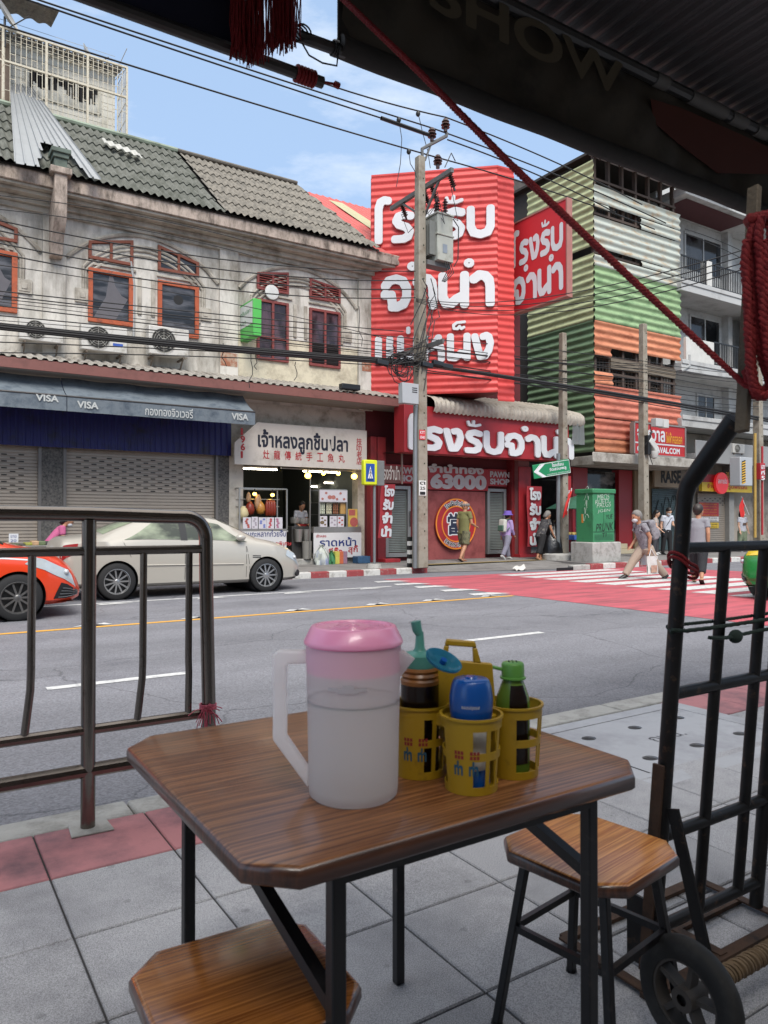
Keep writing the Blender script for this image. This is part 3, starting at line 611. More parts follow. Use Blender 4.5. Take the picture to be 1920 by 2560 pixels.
# ================================================================ yellow caddy with three sauce bottles
YEL = M('yellow plastic', '#a98719', rough=.42, var=.06, scale=15, sss=.05, dirt='#7a5f1a', dscale=25, damt=.2)
F = PZ(1018 * K, 1700 * K, .72); L_ = PZ(893 * K, 1664 * K, .72); R_ = PZ(1125 * K, 1662 * K, .72); F.z = L_.z = R_.z = .7205
R_ = F + (R_ - F).normalized() * .118; L_ = F + (L_ - F).normalized() * .118; B_ = L_ + R_ - F; ctr = (L_ + R_) / 2
cd = thing('condiment_caddy', 'yellow plastic four cup condiment caddy with a raised carrying handle', 'condiment caddy', ctr)
def cup(c, label=None):
    mb = MB(); r0, r1, h = .047, .0555, .132; n = 40; win = set()
    face = math.atan2(-c.y, -c.x)     # towards the viewer
    def solid(k, zz):
        a = 2 * math.pi * (k + .5) / n; d = (a - face + math.pi) % (2 * math.pi) - math.pi
        q = (d + math.pi) / (2 * math.pi) * 12; fr_ = q - int(q)
        if -1.1 < d < .08: return True
        return fr_ < .27
    zs = [0, .014, .060, .074, .112, h]; rows = []
    for i, zz in enumerate(zs):
        for rr_ in (0, 1):
            rad = r0 + (r1 - r0) * zz / h - .0022 * rr_
            rows.append([c + Vector((rad * math.cos(2 * math.pi * k / n), rad * math.sin(2 * math.pi * k / n), zz)) for k in range(n)])
    vs = [p for r in rows for p in r]; fs = []
    I = lambda i, io, k: (i * 2 + io) * n + k % n
    ok = lambda i, k: not (i in (1, 3) and not solid(k % n, 0))
    for i in range(5):
        for k in range(n):
            if not ok(i, k): continue
            fs.append((I(i, 0, k), I(i, 0, k + 1), I(i + 1, 0, k + 1), I(i + 1, 0, k))); fs.append((I(i, 1, k + 1), I(i, 1, k), I(i + 1, 1, k), I(i + 1, 1, k + 1)))
            if not ok(i, k + 1): fs.append((I(i, 0, k + 1), I(i, 1, k + 1), I(i + 1, 1, k + 1), I(i + 1, 0, k + 1)))
            if not ok(i, k - 1): fs.append((I(i, 1, k), I(i, 0, k), I(i + 1, 0, k), I(i + 1, 1, k)))
            if i + 1 < 5 and not ok(i + 1, k): fs.append((I(i + 1, 0, k), I(i + 1, 0, k + 1), I(i + 1, 1, k + 1), I(i + 1, 1, k)))
            if i > 0 and not ok(i - 1, k): fs.append((I(i, 0, k + 1), I(i, 0, k), I(i, 1, k), I(i, 1, k + 1)))
    for k in range(n): fs.append((I(5, 0, k), I(5, 0, k + 1), I(5, 1, k + 1), I(5, 1, k)))
    o = len(vs); vs.append(c + Vector((0, 0, .002))); fs += [(o, I(0, 0, k + 1), I(0, 0, k)) for k in range(n)]
    mb.add(vs, fs); mb.lathe([(r1 - .001, h - .003), (r1 + .002, h - .003), (r1 + .002, h + .001), (r1 - .003, h + .001), (r1 - .003, h - .003)], c, n)
    return mb.build('cup', YEL, cd, smooth=30)
CUPS = [cup(c) for c in (F, L_, R_, B_)]
web = MB()
for a, b in ((F, L_), (F, R_), (L_, B_), (R_, B_)):
    d = (b - a).normalized(); m_ = (a + b) / 2 + Vector((0, 0, .112)); web.obox(m_, d * .02, Vector((-d.y, d.x, 0)) * .016, Vector((0, 0, .012)))
web.obox(ctr + Vector((0, 0, .11)), cr * .05, Vector((-cr.y, cr.x, 0)) * .006, Vector((0, 0, .03)))
web.build('web', YEL, cd, bevel=.003)
hd = MB(); hc = ctr + Vector((0, 0, .0)); th = Vector((-cr.y, cr.x, 0)) * .007
def hq(a, zz): return hc + cr * a + Vector((0, 0, zz))
pl = [hq(-.074, .09), hq(.058, .09), hq(.049, .206), hq(-.062, .216), hq(-.070, .210)]
hd.prism([p - th for p in pl], th * 2)
for A, B in (([hq(-.049, .211), hq(-.0415, .2405), hq(-.033, .2405), hq(-.037, .2105)], 0), ([hq(.013, .2085), hq(.0115, .236), hq(.02, .236), hq(.028, .2065)], 0), ([hq(-.0415, .241), hq(-.038, .2525), hq(.0165, .248), hq(.0195, .2365)], 0)): hd.prism([p - th * .9 for p in A], th * 1.8)
hd.build('carry_handle', YEL, cd, bevel=.0025)
tl = MB()   # worn brand print on the cups: red squares over blue letters
PR = M('print red', '#8d2b2a', var=.2); PB = M('print blue', '#24536b', var=.2)
def cupwarp(c, a0):
    def W(a, b, d):
        zz = .035 + b; rad = .047 + (.0555 - .047) * zz / .132 + .0006; an = a0 + a / .052; return c + Vector((rad * math.cos(an), rad * math.sin(an), zz))
    return W
for c in (F, L_):
    tl = MB(); fa = math.atan2(-c.y, -c.x)
    for off in (-.62, -.08):
        tl.cur = 1; write(tl, 'ท่า', (0, 0, 0), (1, 0, 0), (0, 1, 0), w=.017, h=.026, res=22, bold=.05, warp=cupwarp(c, fa + off))
        tl.cur = 0; W_ = cupwarp(c, fa + off)
        for i in range(3):
            for j in range(2): p = [W_(.002 + .006 * i, .029 + .008 * j, 0), W_(.0065 + .006 * i, .029 + .008 * j, 0), W_(.0065 + .006 * i, .035 + .008 * j, 0), W_(.002 + .006 * i, .035 + .008 * j, 0)]; tl.add(p, [(0, 1, 2, 3)])
    tl.build('print', [PR, PB], cd, smooth=0)
DKSAUCE = M('dark sauce', '#1a0f0b', rough=.25, var=.1); AMB = M('amber plastic', '#8a5a2c', rough=.35, var=.1, sss=.1); TEAL = M('teal plastic', '#4f8f83', rough=.4, var=.05, sss=.1)
b1 = thing('sauce_bottle', 'dark soy sauce bottle with a teal nozzle cap in the caddy', 'bottle', L_ + Vector((0, 0, .004)))
MB().lathe([(0, 0), (.034, 0), (.036, .004), (.0365, .165), (0, .165)], L_ + Vector((0, 0, .004)), 28).build('sauce', DKSAUCE, b1, smooth=40)
MB().lathe([(.0365, .165), (.037, .172), (.0335, .176), (.0365, .181), (.033, .186), (.036, .191), (.034, .1965), (0, .1965)], L_ + Vector((0, 0, .004)), 28).build('shoulder', AMB, b1, smooth=40)
MB().lathe([(0, .1965), (.033, .1965), (.034, .2), (.0335, .219), (.030, .222), (.013, .226), (.0095, .232), (.007, .262)], L_ + Vector((0, 0, .004)), 28).tube([L_ + Vector((0, 0, .26)), L_ + Vector((0, 0, .270)) - cr * .005, L_ + Vector((0, 0, .286)) - cr * .008], [.0075, .0095, .010], 14).build('nozzle_cap', TEAL, b1, smooth=40)
BLU = M('blue plastic', '#0e4f9c', rough=.28, var=.05, sss=.1, coat=.2); TRB = mat_milky('clear blue flap', '#4fa7c4', .35, .2, .5); WHT = M('white label', '#c9c6c0', rough=.5)
b2 = thing('squeeze_bottle', 'round blue squeeze bottle with its flip lid open in the front cup', 'bottle', F + Vector((0, 0, .003)))
MB().lathe([(0, 0), (.030, 0), (.033, .006), (.031, .10), (.033, .115), (0, .115)], F + Vector((0, 0, .003)), 28).build('bottle_body', WHT, b2, smooth=40)
MB().lathe([(.031, .006), (.0335, .007), (.0332, .035), (.031, .035)], F + Vector((0, 0, .003)), 28).build('label_band', BLU, b2, smooth=40)
fo = F + Vector((0, 0, .0))
MB().lathe([(0, .112), (.033, .112), (.036, .122), (.0388, .145), (.0388, .163), (.036, .181), (.0325, .191), (.030, .194), (.012, .195), (.010, .198), (0, .198)], fo, 32).build('cap', BLU, b2, smooth=50)
cT = MB(); write(cT, 'ซอสปรุงรส', (0, 0, 0), (1, 0, 0), (0, 1, 0), w=.034, h=.008, res=16, bold=.01, warp=lambda a, b, d: fo + Vector((.0391 * math.cos(math.atan2(-fo.y, -fo.x) - .45 + a / .041), .0391 * math.sin(math.atan2(-fo.y, -fo.x) - .45 + a / .041), .146 + b))); cT.build('lettering', WHT, b2)
ax = (-cr * .80 + Vector((0, 0, .42))).normalized(); flc = fo + Vector((0, 0, .2215)) - cr * .052
fl = MB(); fl.lathe([(0, -.003), (.020, -.002), (.0265, .003), (.028, .009), (.0265, .009), (.019, .001), (0, 0)], (0, 0, 0), 24)
nz_ = (cr * .35 + nrm * .45 + Vector((0, 0, .82))).normalized()
ux = ax - nz_ * ax.dot(nz_); ux.normalize(); uy = nz_.cross(ux)
fl.xf(Matrix(((ux.x * 1.25, uy.x, nz_.x, flc.x), (ux.y * 1.25, uy.y, nz_.y, flc.y), (ux.z * 1.25, uy.z, nz_.z, flc.z), (0, 0, 0, 1)))); flp = fl.build('flip_lid', TRB, b2, smooth=40)
MB().tube([flc + nz_ * .0005, flc + nz_ * .009], .006, 12).build('plug', BLU, flp)
GRN = M('green plastic', '#5c9440', rough=.4, var=.05, sss=.1); GRNB = M('green bottle', '#5d7a2c', rough=.25, var=.1); 
b3 = thing('seasoning_bottle', 'small green seasoning bottle with a green shaker cap in the right cup', 'bottle', R_ + Vector((0, 0, .004)))
ro = R_ + Vector((0, 0, .004))
MB().lathe([(0, 0), (.030, 0), (.032, .005), (.032, .128), (.030, .142), (.022, .164), (.019, .172), (0, .172)], ro, 28).build('glass', GRNB, b3, smooth=50)
MB().lathe([(.0322, .02), (.0328, .02), (.0328, .125), (.0306, .142), (.0225, .164), (.0222, .164)], ro, 14, a0=math.atan2(-ro.y, -ro.x) - .2, a1=math.atan2(-ro.y, -ro.x) + 1.0).build('label', DKSAUCE, b3, smooth=50)
MB().lathe([(.0185, .172), (.0245, .174), (.0245, .177), (.0215, .178), (.0215, .2), (.020, .203), (.018, .2045), (.0, .206)], ro, 24).build('cap', GRN, b3, smooth=40)
MB().bar(ro + Vector((0, 0, .19)) - cr * .018, ro + Vector((0, 0, .197)) - cr * .045, .010, .006).build('cap_arm', GRN, b3, bevel=.002)
sh = MB()
for k in range(6): sh.sphere(ro + Vector((.0085 * math.cos(k), .0085 * math.sin(k), .2055)), .0018, 6)
sh.build('shaker_hole', M('hole dark', '#2a3320', var=0), b3)
# ================================================================ the stall's own awning overhead
TARP = M('grey tarpaulin', '#463f35', rough=.75, var=.12, scale=3, dirt='#2f2a24', dscale=4, damt=.5, bump=.1, bscale=8)
DTARP = M('dark tarpaulin roll', '#2e2b28', rough=.8, var=.2, scale=6, bump=.3, bscale=14)
NAVY = M('navy tarpaulin', '#10142c', rough=.8, var=.15, scale=4)
RIBM = M('ribbed ceiling metal', '#322f31', rough=.5, var=.08, scale=1.5, dirt='#252325', dscale=1.2, damt=.4)
PIPE = M('grey pipe', '#4b4a4a', rough=.4, metal=.6, var=.2, scale=18)
YV = 2.0
cp = thing('stall_canopy', 'dark stall canopy with a ribbed metal ceiling and grey tarpaulin valance overhead', 'canopy', (2.6, 2.0, 2.6))
def ribs(u, v):
    t = (u * 84) % 1; return -.012 if t < .22 else (.0 if t < .7 else -.004)
MB().sheet((-.6, 2.02, 3.10), (6.4, 0, 0), (0, -1.5, .08), 420, 1, ribs).build('ceiling', RIBM, cp, smooth=0)
vb = PY(850, 146, YV).z; x0 = PY(849, 100, YV).x
def vfold(u, v): return .03 * math.sin(u * 21 + 2.5 * v) * v * (1 - v) * 4 + .012 * math.sin(u * 57 + 6 * v) + .006 * math.sin(u * 130 - 9 * v)
v_ = MB().sheet((x0, YV, vb + .05), (4.4, 0, .03), (0, 0, 3.06 - vb - .05), 120, 6, vfold); val = v_.build('valance', TARP, cp, smooth=80)
rl2 = MB(); n = 60; cs = []
for i in range(n + 1):
    x = x0 - .004 + 4.4 * i / n; rr_ = .034 + .004 * math.sin(i * 1.7) + .003 * math.sin(i * .6); cs.append((x, YV - .005 + .003 * math.sin(i * .9), vb + .034 + .03 * i / n))
rl2.tube(cs, .036, 10, flat=1.0); rl2.build('rolled_edge', DTARP, cp, smooth=60)
MB().box(x0 - .012, x0 + .055, YV - .012, YV - .006, vb + .02, 3.06).build('hem', DTARP, cp, smooth=0)
MB().tube([(x0, YV - .03, 3.045), (6, YV - .03, 3.06)], .026, 10).build('roller_pipe', PIPE, cp)
wm = M('roller wrap', '#5f5c59', rough=.7, var=.2, scale=9)
for a, b in ((2.62, 2.70), (2.86, 3.12), (3.16, 3.28), (3.36, 3.46)): MB().tube([(a, YV - .03, 3.049), (b, YV - .03, 3.051)], .029, 12).build('pipe_wrap', wm, cp)
pe = PY(742, 112, YV); MB().tube([(pe.x, YV - .01, vb + .012), (x0 + .5, YV - .008, vb + .034)], .0185, 10).build('pipe_end', PIPE, cp)
tl = MB(); a = DY(915, 70, YV - .014); b = DY(1332, 222, YV - .014)
write(tl, 'SHOW', (a.x, YV - .045, b.z + .0), (1, 0, 0), (0, 0, 1), w=b.x - a.x, h=3.03 - b.z, depth=.0015, bold=.025, res=26, N=(0, -1, 0)); tl.build('lettering', M('tarp letters', '#584f3e', rough=.8, var=.1), cp)
pts = [PY(1280 + x * .3858, y * .3858, YV - .021) for x, y in ((900, 640), (918, 790), (1080, 930), (1330, 1120), (1659, 1128), (2100, 1130), (2100, 1060), (1659, 950), (1100, 700))]
MB().prism(pts, (0, .002, 0)).build('patch', M('faded red patch', '#55281e', rough=.8, var=.15, scale=6), cp)
wl_ = MB(); c0 = Vector((pe.x, YV - .012, vb + .012))
for k in range(4): wl_.tube([c0 + Vector((-.012 + .008 * k + .024 * math.cos(t), -.004 * k, .003 * k + .022 * math.sin(t))) for t in np.linspace(0, 6.1, 16)], .0028, 5)
wl_.tube([c0 + Vector((.012, 0, -.02)), c0 + Vector((.03, -.01, -.055)), c0 + Vector((.07, -.02, -.07)), c0 + Vector((.12, -.02, -.062)), c0 + Vector((.125, -.02, -.02))], .0028, 5)
for k in range(3): wl_.tube([c0 + Vector((.118 + .006 * k, .0 + .022 * math.cos(t), .004 + .022 * math.sin(t))) for t in np.linspace(0, 6.28, 12)], .003, 5)
tag(wl_.build('wire_loop', M('black wire', '#141414', rough=.5, var=0)), 'black wire coiled round the cut end of the grey canopy pipe', 'wire')
# navy awning next door
lv = PY(613, 147, YV).z; xr = PY(600, 140, YV).x
na = thing('navy_awning', 'dark navy blue awning valance hanging beside the red tassel', 'awning', (-.5, YV, lv))
MB().sheet((-3.5, YV, lv), (xr + 3.5, 0, 0), (0, 0, .75), 60, 3, lambda u, v: .012 * math.sin(u * 60 + v) * v).build('valance', NAVY, na, smooth=60)
MB().sheet((-3.5, YV + .01, 3.2), (xr + 3.5, 0, 0), (0, -1.5, .12), 4, 4).build('roof_sheet', NAVY, na)
MB().tube([(-3.5, YV, lv + .012), (PY(806, 176, YV).x, YV, lv + .012)], .018, 10).build('rod', PIPE, na)
rp_ = MB(); REDC = M('red rope', '#7d0d12', rough=.75, var=.3, scale=60, bump=.4, bscale=400, sss=.05)
for k in range(6): rp_.tube([(PY(742, 165, YV).x + .011 * k, YV + .021 * math.cos(t), lv + .012 + .021 * math.sin(t)) for t in np.linspace(0, 6.28, 12)], .0055, 6)
rp_.tube([(PY(806, 176, YV).x, YV, lv + .014), (PY(838, 176, YV).x, YV, lv + .022)], .004, 6); rp_.tube([(PY(836, 176, YV).x, YV, lv + .022), (PY(848, 176, YV).x, YV, lv + .02)], .010, 6)
tag(rp_.build('cord_lashing', REDC), 'dark red cord lashed round the end of the navy awning rod', 'cord')
ts = MB(); a = PY(582, 60, 1.95).x; b = PY(741, 60, 1.95).x; zb = PY(680, 140, 1.95).z
for k in range(330):
    x = random.uniform(a, b); y = 1.95 + random.uniform(-.03, .03); u = (x - a) / (b - a)
    if .36 < u < .60 and random.random() < .5: continue
    L = zb - .035 + (random.uniform(-.01, .035) if u < .6 else random.uniform(.012, .05)) + max(0, .10 * (u - .35)); zz = 3.04; p = []
    for i in range(8):
        t = i / 7; p.append((x + random.uniform(-.0035, .0035) * t * 2, y + random.uniform(-.003, .003), zz + (L - zz) * t))
    ts.tube(p, random.uniform(.0011, .0023), 4, caps=False)
ts.box(a - .005, b + .005, 1.915, 1.985, 3.03, 3.05)
tag(ts.build('tassel', REDC), 'thick dark red tassel fringe hanging beside the navy awning', 'tassel')
struct(MB().box(-7, 10, -2.75, -2.62, -.4, 6.5).build('unseen_rear_wall', M('unseen rear wall', '#6b6256', var=.1)))  # unseen wall behind the camera, put in to block light from behind
# ================================================================ red rope and its slat
def rope(mb, pts, r, tw=28., n=6, seg=None):
    """three-strand laid rope along a path"""
    P = [Vector(p) for p in pts]; L = [0]
    for i in range(1, len(P)): L.append(L[-1] + (P[i] - P[i - 1]).length)
    N = seg or max(8, int(L[-1] / (r * 1.1))); C = []
    for i in range(N + 1):
        s_ = L[-1] * i / N; j = 0
        while j < len(P) - 2 and L[j + 1] < s_: j += 1
        C.append(P[j].lerp(P[j + 1], (s_ - L[j]) / max(1e-9, L[j + 1] - L[j])))
    for _ in range(2): C = [C[0]] + [(C[i - 1] + C[i] * 2 + C[i + 1]) / 4 for i in range(1, N)] + [C[-1]]
    for k in range(3):
        q = []
        for i in range(N + 1):
            t = (C[min(i + 1, N)] - C[max(i - 1, 0)]).normalized(); a = t.cross(Vector((.3, .9, .2))).normalized(); b = a.cross(t)
            an = 2 * math.pi * (k / 3 + L[-1] * i / N * tw); q.append(C[i] + (a * math.cos(an) + b * math.sin(an)) * r * .52)
        mb.tube(q, r * .56, n)
SL = 1.58
def PD(x, y, dpt): return Vector(_C + ray(x, y) * dpt)
tp = PY(852, -8, 1.93); kb = PD(1868, 968, SL)
rm = MB(); mid = (tp + kb) / 2
off = Vector((0, 0, .006)); sidev = Vector((.5, .5, -.3)).normalized() * .005
for sgn in (-1, 1):
    rope(rm, [tp + sidev * sgn, lerp(tp, kb, .25) + sidev * sgn * 1.2, lerp(tp, kb, .5) - Vector((0, 0, .012)) + sidev * sgn * 1.3, lerp(tp, kb, .75) - Vector((0, 0, .008)) + sidev * sgn, kb], .0068, tw=30)
D_ = lambda x, y, dd=0: PD(x * K, y * K, SL + dd)
loops = [[(1612, 520), (1606, 560), (1612, 640), (1615, 720), (1618, 800), (1628, 850), (1645, 862), (1668, 845)],
         [(1630, 478), (1618, 500), (1622, 600), (1630, 690), (1640, 760), (1650, 800), (1668, 840), (1690, 850)],
         [(1645, 468), (1636, 490), (1640, 590), (1648, 690), (1655, 760), (1668, 820), (1690, 830)],
         [(1610, 800), (1618, 845), (1634, 862), (1652, 858), (1672, 838), (1685, 780), (1690, 690), (1680, 560), (1672, 490), (1655, 470), (1640, 476)],
         [(1626, 700), (1620, 760), (1626, 830), (1640, 850), (1655, 845), (1668, 800), (1675, 700), (1670, 560), (1660, 480)],
         [(1648, 520), (1652, 600), (1658, 700), (1672, 800), (1700, 840)], [(1664, 480), (1660, 560), (1668, 660), (1680, 760), (1700, 800)], [(1700, 470), (1685, 520), (1690, 640), (1697, 760), (1705, 830)]]
for i, lp in enumerate(loops): rope(rm, [D_(x + 2, y, -.02 * (i % 3) + (.0 if i else -.03)) for x, y in lp], .0105, tw=24)
for k in range(4): rm.tube([D_(1625 + 14 * k + 9 * math.sin(t), 478 + 8 * math.cos(t) - 3 * k, .03 * math.cos(t)) for t in np.linspace(0, 6.28, 10)], .0105, 6)
tag(rm.build('red_rope', REDC, smooth=60), 'thick red twisted rope stretched from the canopy to a bundle on a wooden slat', 'rope')
sl_ = MB(); sa = PD(1603 * K, 933 * K, SL - .005); sb = PD(1630 * K, 405 * K, SL + .09)
sl_.bar(sa, sb, .017, .026, (0, -1, 0)); tag(sl_.build('wooden_slat', M('old grey wood', '#5c5142', rough=.85, var=.3, scale=20, bump=.3, bscale=60), bevel=.002), 'weathered wooden slat hanging behind the red rope bundle', 'slat')
# ================================================================ hand truck
TRK = M('worn dark steel', '#2e2d2d', rough=.42, metal=.75, var=.4, scale=16, dirt='#6b5344', dscale=26, damt=.14); RST = M('rusty steel', '#4a3527', rough=.8, metal=.3, var=.5, scale=40, dirt='#221c19', dscale=20, damt=.5)
ht = thing('hand_truck', 'upright dark steel hand truck with a bent handle and black wheel parked by the stool', 'hand truck', (1.95, 1.2, 0))
fy = lambda z: 1.285 - .085 * z
XL = 1.685; XR = 2.175; he = PX(1588 * K, 905 * K, XL + .0)
def rail_pts(X): q = Vector((X, fy(1.22) - .014, 1.29)); h = Vector((X, he.y, he.z)); return [Vector(p) for p in ((X, fy(.03), .03), (X, fy(.6), .6), (X, fy(1.15), 1.15), (X, fy(1.19), 1.19), (X, fy(1.22) - .000, 1.225), (X, fy(1.22) - .004, 1.262))] + [q, q.lerp(h, .12), q.lerp(h, .5), h]
for X in (XL, XR): MB().tube(rail_pts(X), [.020] * 5 + [.021, .022, .0235, .024, .024], 14).build('side_rail', TRK, ht, smooth=50)
for X, zt in ((1.878, 1.12), (2.07, 1.12)): MB().tube([(X, fy(.1), .10), (X, fy(zt), zt)], .0155, 12).build('rod', TRK, ht)
zb2 = DY(1560, 1480, fy(.85)).z; zb3 = DY(1560, 1765, fy(.5)).z; zb1 = DY(1560, 1181, fy(1.1)).z
for z in (zb1, zb2, zb3, .105): MB().tube([(XL, fy(z), z), (XR, fy(z), z)], .0165 if z < 1 else .0145, 12).build('crossbar', TRK, ht)
p0 = PX(1682, 2022, XL - .012); p1 = PX(1762, 2375, XL - .012)
MB().bar(p0, p1, .008, .034, (0, 1, 0)).build('brace', TRK, ht); MB().bar((XR + .012, p0.y, p0.z), (XR + .012, p1.y, p1.z), .008, .034, (0, 1, 0)).build('brace', TRK, ht)
q0 = DY(1424, 1640, fy(.6) + .03); q0.x = XL - .03
MB().obox((XL - .031, (fy(.02) + fy(q0.z)) / 2 + .0, q0.z / 2), (.004, 0, 0), Vector((0, fy(q0.z) - fy(0), q0.z)) / 2, (0, .016, 0)).build('angle_iron', RST, ht)
tp2 = MB()
for a, b in (((1.58, 1.50), (2.22, 1.50)), ((1.555, 1.205), (2.22, 1.205)), ((1.70, 1.36), (2.2, 1.36))): tp2.bar((*a, .008), (*b, .008), .034, .012)
for x in (1.575, 1.88, 2.2): tp2.bar((x, 1.2, .0145), (x, 1.50, .0145), .03, .006)
tp2.build('toe_plate', RST, ht)
MB().obox((1.66, 1.30, .10), (.004, .003, 0), (0, .045, 0), (0, 0, .09)).build('wheel_guard', TRK, ht)
ax0 = Vector((1.47, 1.035, .127)); ax1 = Vector((2.42, 1.035, .127))
MB().tube([ax0, ax1], .014, 10).build('axle', TRK, ht)
wrp = MB()
for k in range(2): wrp.tube([Vector((1.60 + .55 * t, 1.035 + .018 * math.cos(t * 130 + 3 * k), .127 + .018 * math.sin(t * 130 + 3 * k))) for t in np.linspace(0, 1, 300)], .0062 if k else .005, 5)
wrp.build('rope_wrap', [M('tan cord', '#6b573f', rough=.8, var=.4, scale=50)], ht)
RUB = M('black rubber', '#161616', rough=.75, var=.25, scale=12, dirt='#2f2d2b', dscale=10, damt=.4); HUB = M('dusty hub', '#3f3a36', rough=.7, var=.3, scale=20)
for X in (1.49, 2.40):
    c = Vector((X, 1.035, .127)); wv = MB().lathe([(.082, -.022), (.098, -.026), (.117, -.023), (.1255, -.012), (.127, 0), (.1255, .012), (.117, .023), (.098, .026), (.082, .022), (.08, 0), (.082, -.022)], c, 40, axis=(1, 0, 0)).build('wheel', RUB, ht, smooth=60)
    hb = MB(); hb.lathe([(.076, -.02), (.083, -.02), (.083, .02), (.076, .02), (.076, -.02)], c, 32, axis=(1, 0, 0)); hb.lathe([(.012, -.03), (.026, -.03), (.028, .03), (.012, .03)], c, 20, axis=(1, 0, 0))
    for k in range(5):
        a = 2 * math.pi * k / 5 + .5; dv = Vector((0, math.cos(a), math.sin(a))); hb.bar(c + dv * .022, c + dv * .079, .012, .030, (1, 0, 0))
    hb.build('hub', HUB, wv, smooth=40)
lash = MB()
for k in range(2): lash.tube([Vector((XL + .004 + .030 * math.cos(t) + (.022 if math.cos(t) > 0 else 0), fy(1.06) + .028 * math.sin(t), 1.075 + .012 * k - .03 * math.cos(t))) for t in np.linspace(0, 6.28, 20)], .0045, 6)
tag(lash.build('cord', REDC), 'thin dark red cord looped round the hand truck rail', 'cord')
gr = MB(); zc = DY(1560, 1352, fy(.95)).z; GRC = M('dark green cord', '#1c2a24', rough=.9, var=.5, scale=90)
rope(gr, [(XL - .028, fy(zc) - .01, zc + .008), (XL, fy(zc) - .03, zc + .006), (XL + .12, fy(zc) - .026, zc + .004), (XR, fy(zc) - .024, zc + .008), (XR + .3, fy(zc) - .03, zc + .014)], .006, tw=40)
rope(gr, [(XL - .028, fy(zc) - .01, zc + .0), (XL, fy(zc) + .026, zc + .012), (XL + .2, fy(zc) + .022, zc + .01), (XR + .3, fy(zc) + .024, zc + .016)], .005, tw=40)
rope(gr, [(XL + .10, fy(zc) - .03, zc - .02), (XL + .17, fy(zc) - .034, zc - .026), (XL + .30, fy(zc) - .03, zc - .022), (XR + .3, fy(zc) - .03, zc - .008)], .0055, tw=40)
gr.sphere((XL + .215, fy(zc) - .034, zc - .026), .019, 12, (1.4, .8, 1)); gr.tube([(XL + .215, fy(zc) - .034, zc - .026), (XL + .14, fy(zc) - .045, zc - .024), (XL + .09, fy(zc) - .04, zc - .018)], .0035, 5)
tag(gr.build('knotted_cord', GRC, smooth=60), 'frayed dark green cord tied across the hand truck with a knot', 'cord')
# ================================================================ old two-storey shophouse across the road
YW = 18.0
PLAS = M('weathered plaster', '#cbc6bd', rough=.9, var=.12, scale=1.6, dirt='#807a70', dscale=1.1, damt=.6, dstretch=(1.4, 1.4, .45), bump=.25, bscale=25)
PLASY = M('yellowed plaster', '#cac1aa', rough=.9, var=.15, scale=2.5, dirt='#918775', dscale=1.8, damt=.5, bump=.25, bscale=25)
CORN = M('stained cornice', '#b5a598', rough=.9, var=.18, scale=4, dirt='#5f554c', dscale=2.4, damt=.68, dstretch=(2.2, 1, .8), bump=.3, bscale=30)
MOULD = M('plaster moulding', '#aea79b', rough=.9, var=.15, scale=3, dirt='#756e63', dscale=2, damt=.6)
RFG = M('mossy fibre cement', '#65665f', rough=.9, var=.25, scale=5, dirt='#42453c', dscale=2.2, damt=.62, dstretch=(3, .6, 1), bump=.3, bscale=40)
RFN = M('grey fibre cement', '#7f796f', rough=.9, var=.22, scale=7, dirt='#5b5750', dscale=5, damt=.66, dstretch=(2, .8, 1), bump=.3, bscale=40)
METR = M('zinc sheet', '#96999b', rough=.45, metal=.35, var=.06, scale=4, dirt='#8d8f90', dscale=3, damt=.3)
MARO = M('maroon fascia', '#7d5049', rough=.6, var=.08, scale=3, dirt='#6b443e', dscale=4, damt=.4)
ORG = M('orange window frame', '#a8502c', rough=.6, var=.15, scale=10, dirt='#6d3824', dscale=8, damt=.4); DRD = M('dark red frame', '#7d3a36', rough=.6, var=.15, scale=10, dirt='#5a2a28', dscale=8, damt=.4)
WTX = M('weathered frame', '#77412f', rough=.7, var=.2, scale=12)
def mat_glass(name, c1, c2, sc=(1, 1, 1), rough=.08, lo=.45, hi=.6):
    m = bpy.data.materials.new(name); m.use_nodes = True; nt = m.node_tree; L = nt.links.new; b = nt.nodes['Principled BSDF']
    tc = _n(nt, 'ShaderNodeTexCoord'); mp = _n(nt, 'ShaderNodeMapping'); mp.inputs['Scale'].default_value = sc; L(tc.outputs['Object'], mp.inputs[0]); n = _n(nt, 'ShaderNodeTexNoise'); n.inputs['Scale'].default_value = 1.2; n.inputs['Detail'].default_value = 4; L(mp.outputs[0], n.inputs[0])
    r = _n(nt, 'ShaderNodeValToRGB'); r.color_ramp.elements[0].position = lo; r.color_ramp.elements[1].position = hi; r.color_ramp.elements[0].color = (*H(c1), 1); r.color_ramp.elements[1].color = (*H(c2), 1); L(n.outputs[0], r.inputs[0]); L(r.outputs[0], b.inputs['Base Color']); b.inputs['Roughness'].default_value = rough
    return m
GLD = mat_glass('dark curtained glass', '#232324', '#5b5a5d', (1, 1, 5)); GLP = mat_glass('plum glass', '#2c2226', '#57434a', (2, 1, 1)); GLR = mat_glass('rippled pale glass', '#8c877f', '#aaa398', (12, 1, 12), .3); GLK = mat_glass('dark glass', '#141416', '#3a3b3e', (1, 1, 1))
xl, xr_ = -7.0, PY(928, 700, YW).x
sh = thing('shophouse', 'old two storey shophouse with stained plaster, arched mouldings and a mossy corrugated roof', 'shophouse', (3.5, YW, 0))
ZE = PY(254, 463, 17.35).z
wa = MB(); wa.box(xl, xr_, YW, YW + .3, 4.2, ZE - .2); wa.box(xr_ - .3, xr_, YW + .32, 24, 3, ZE); wa.build('wall', PLAS, sh, smooth=0)
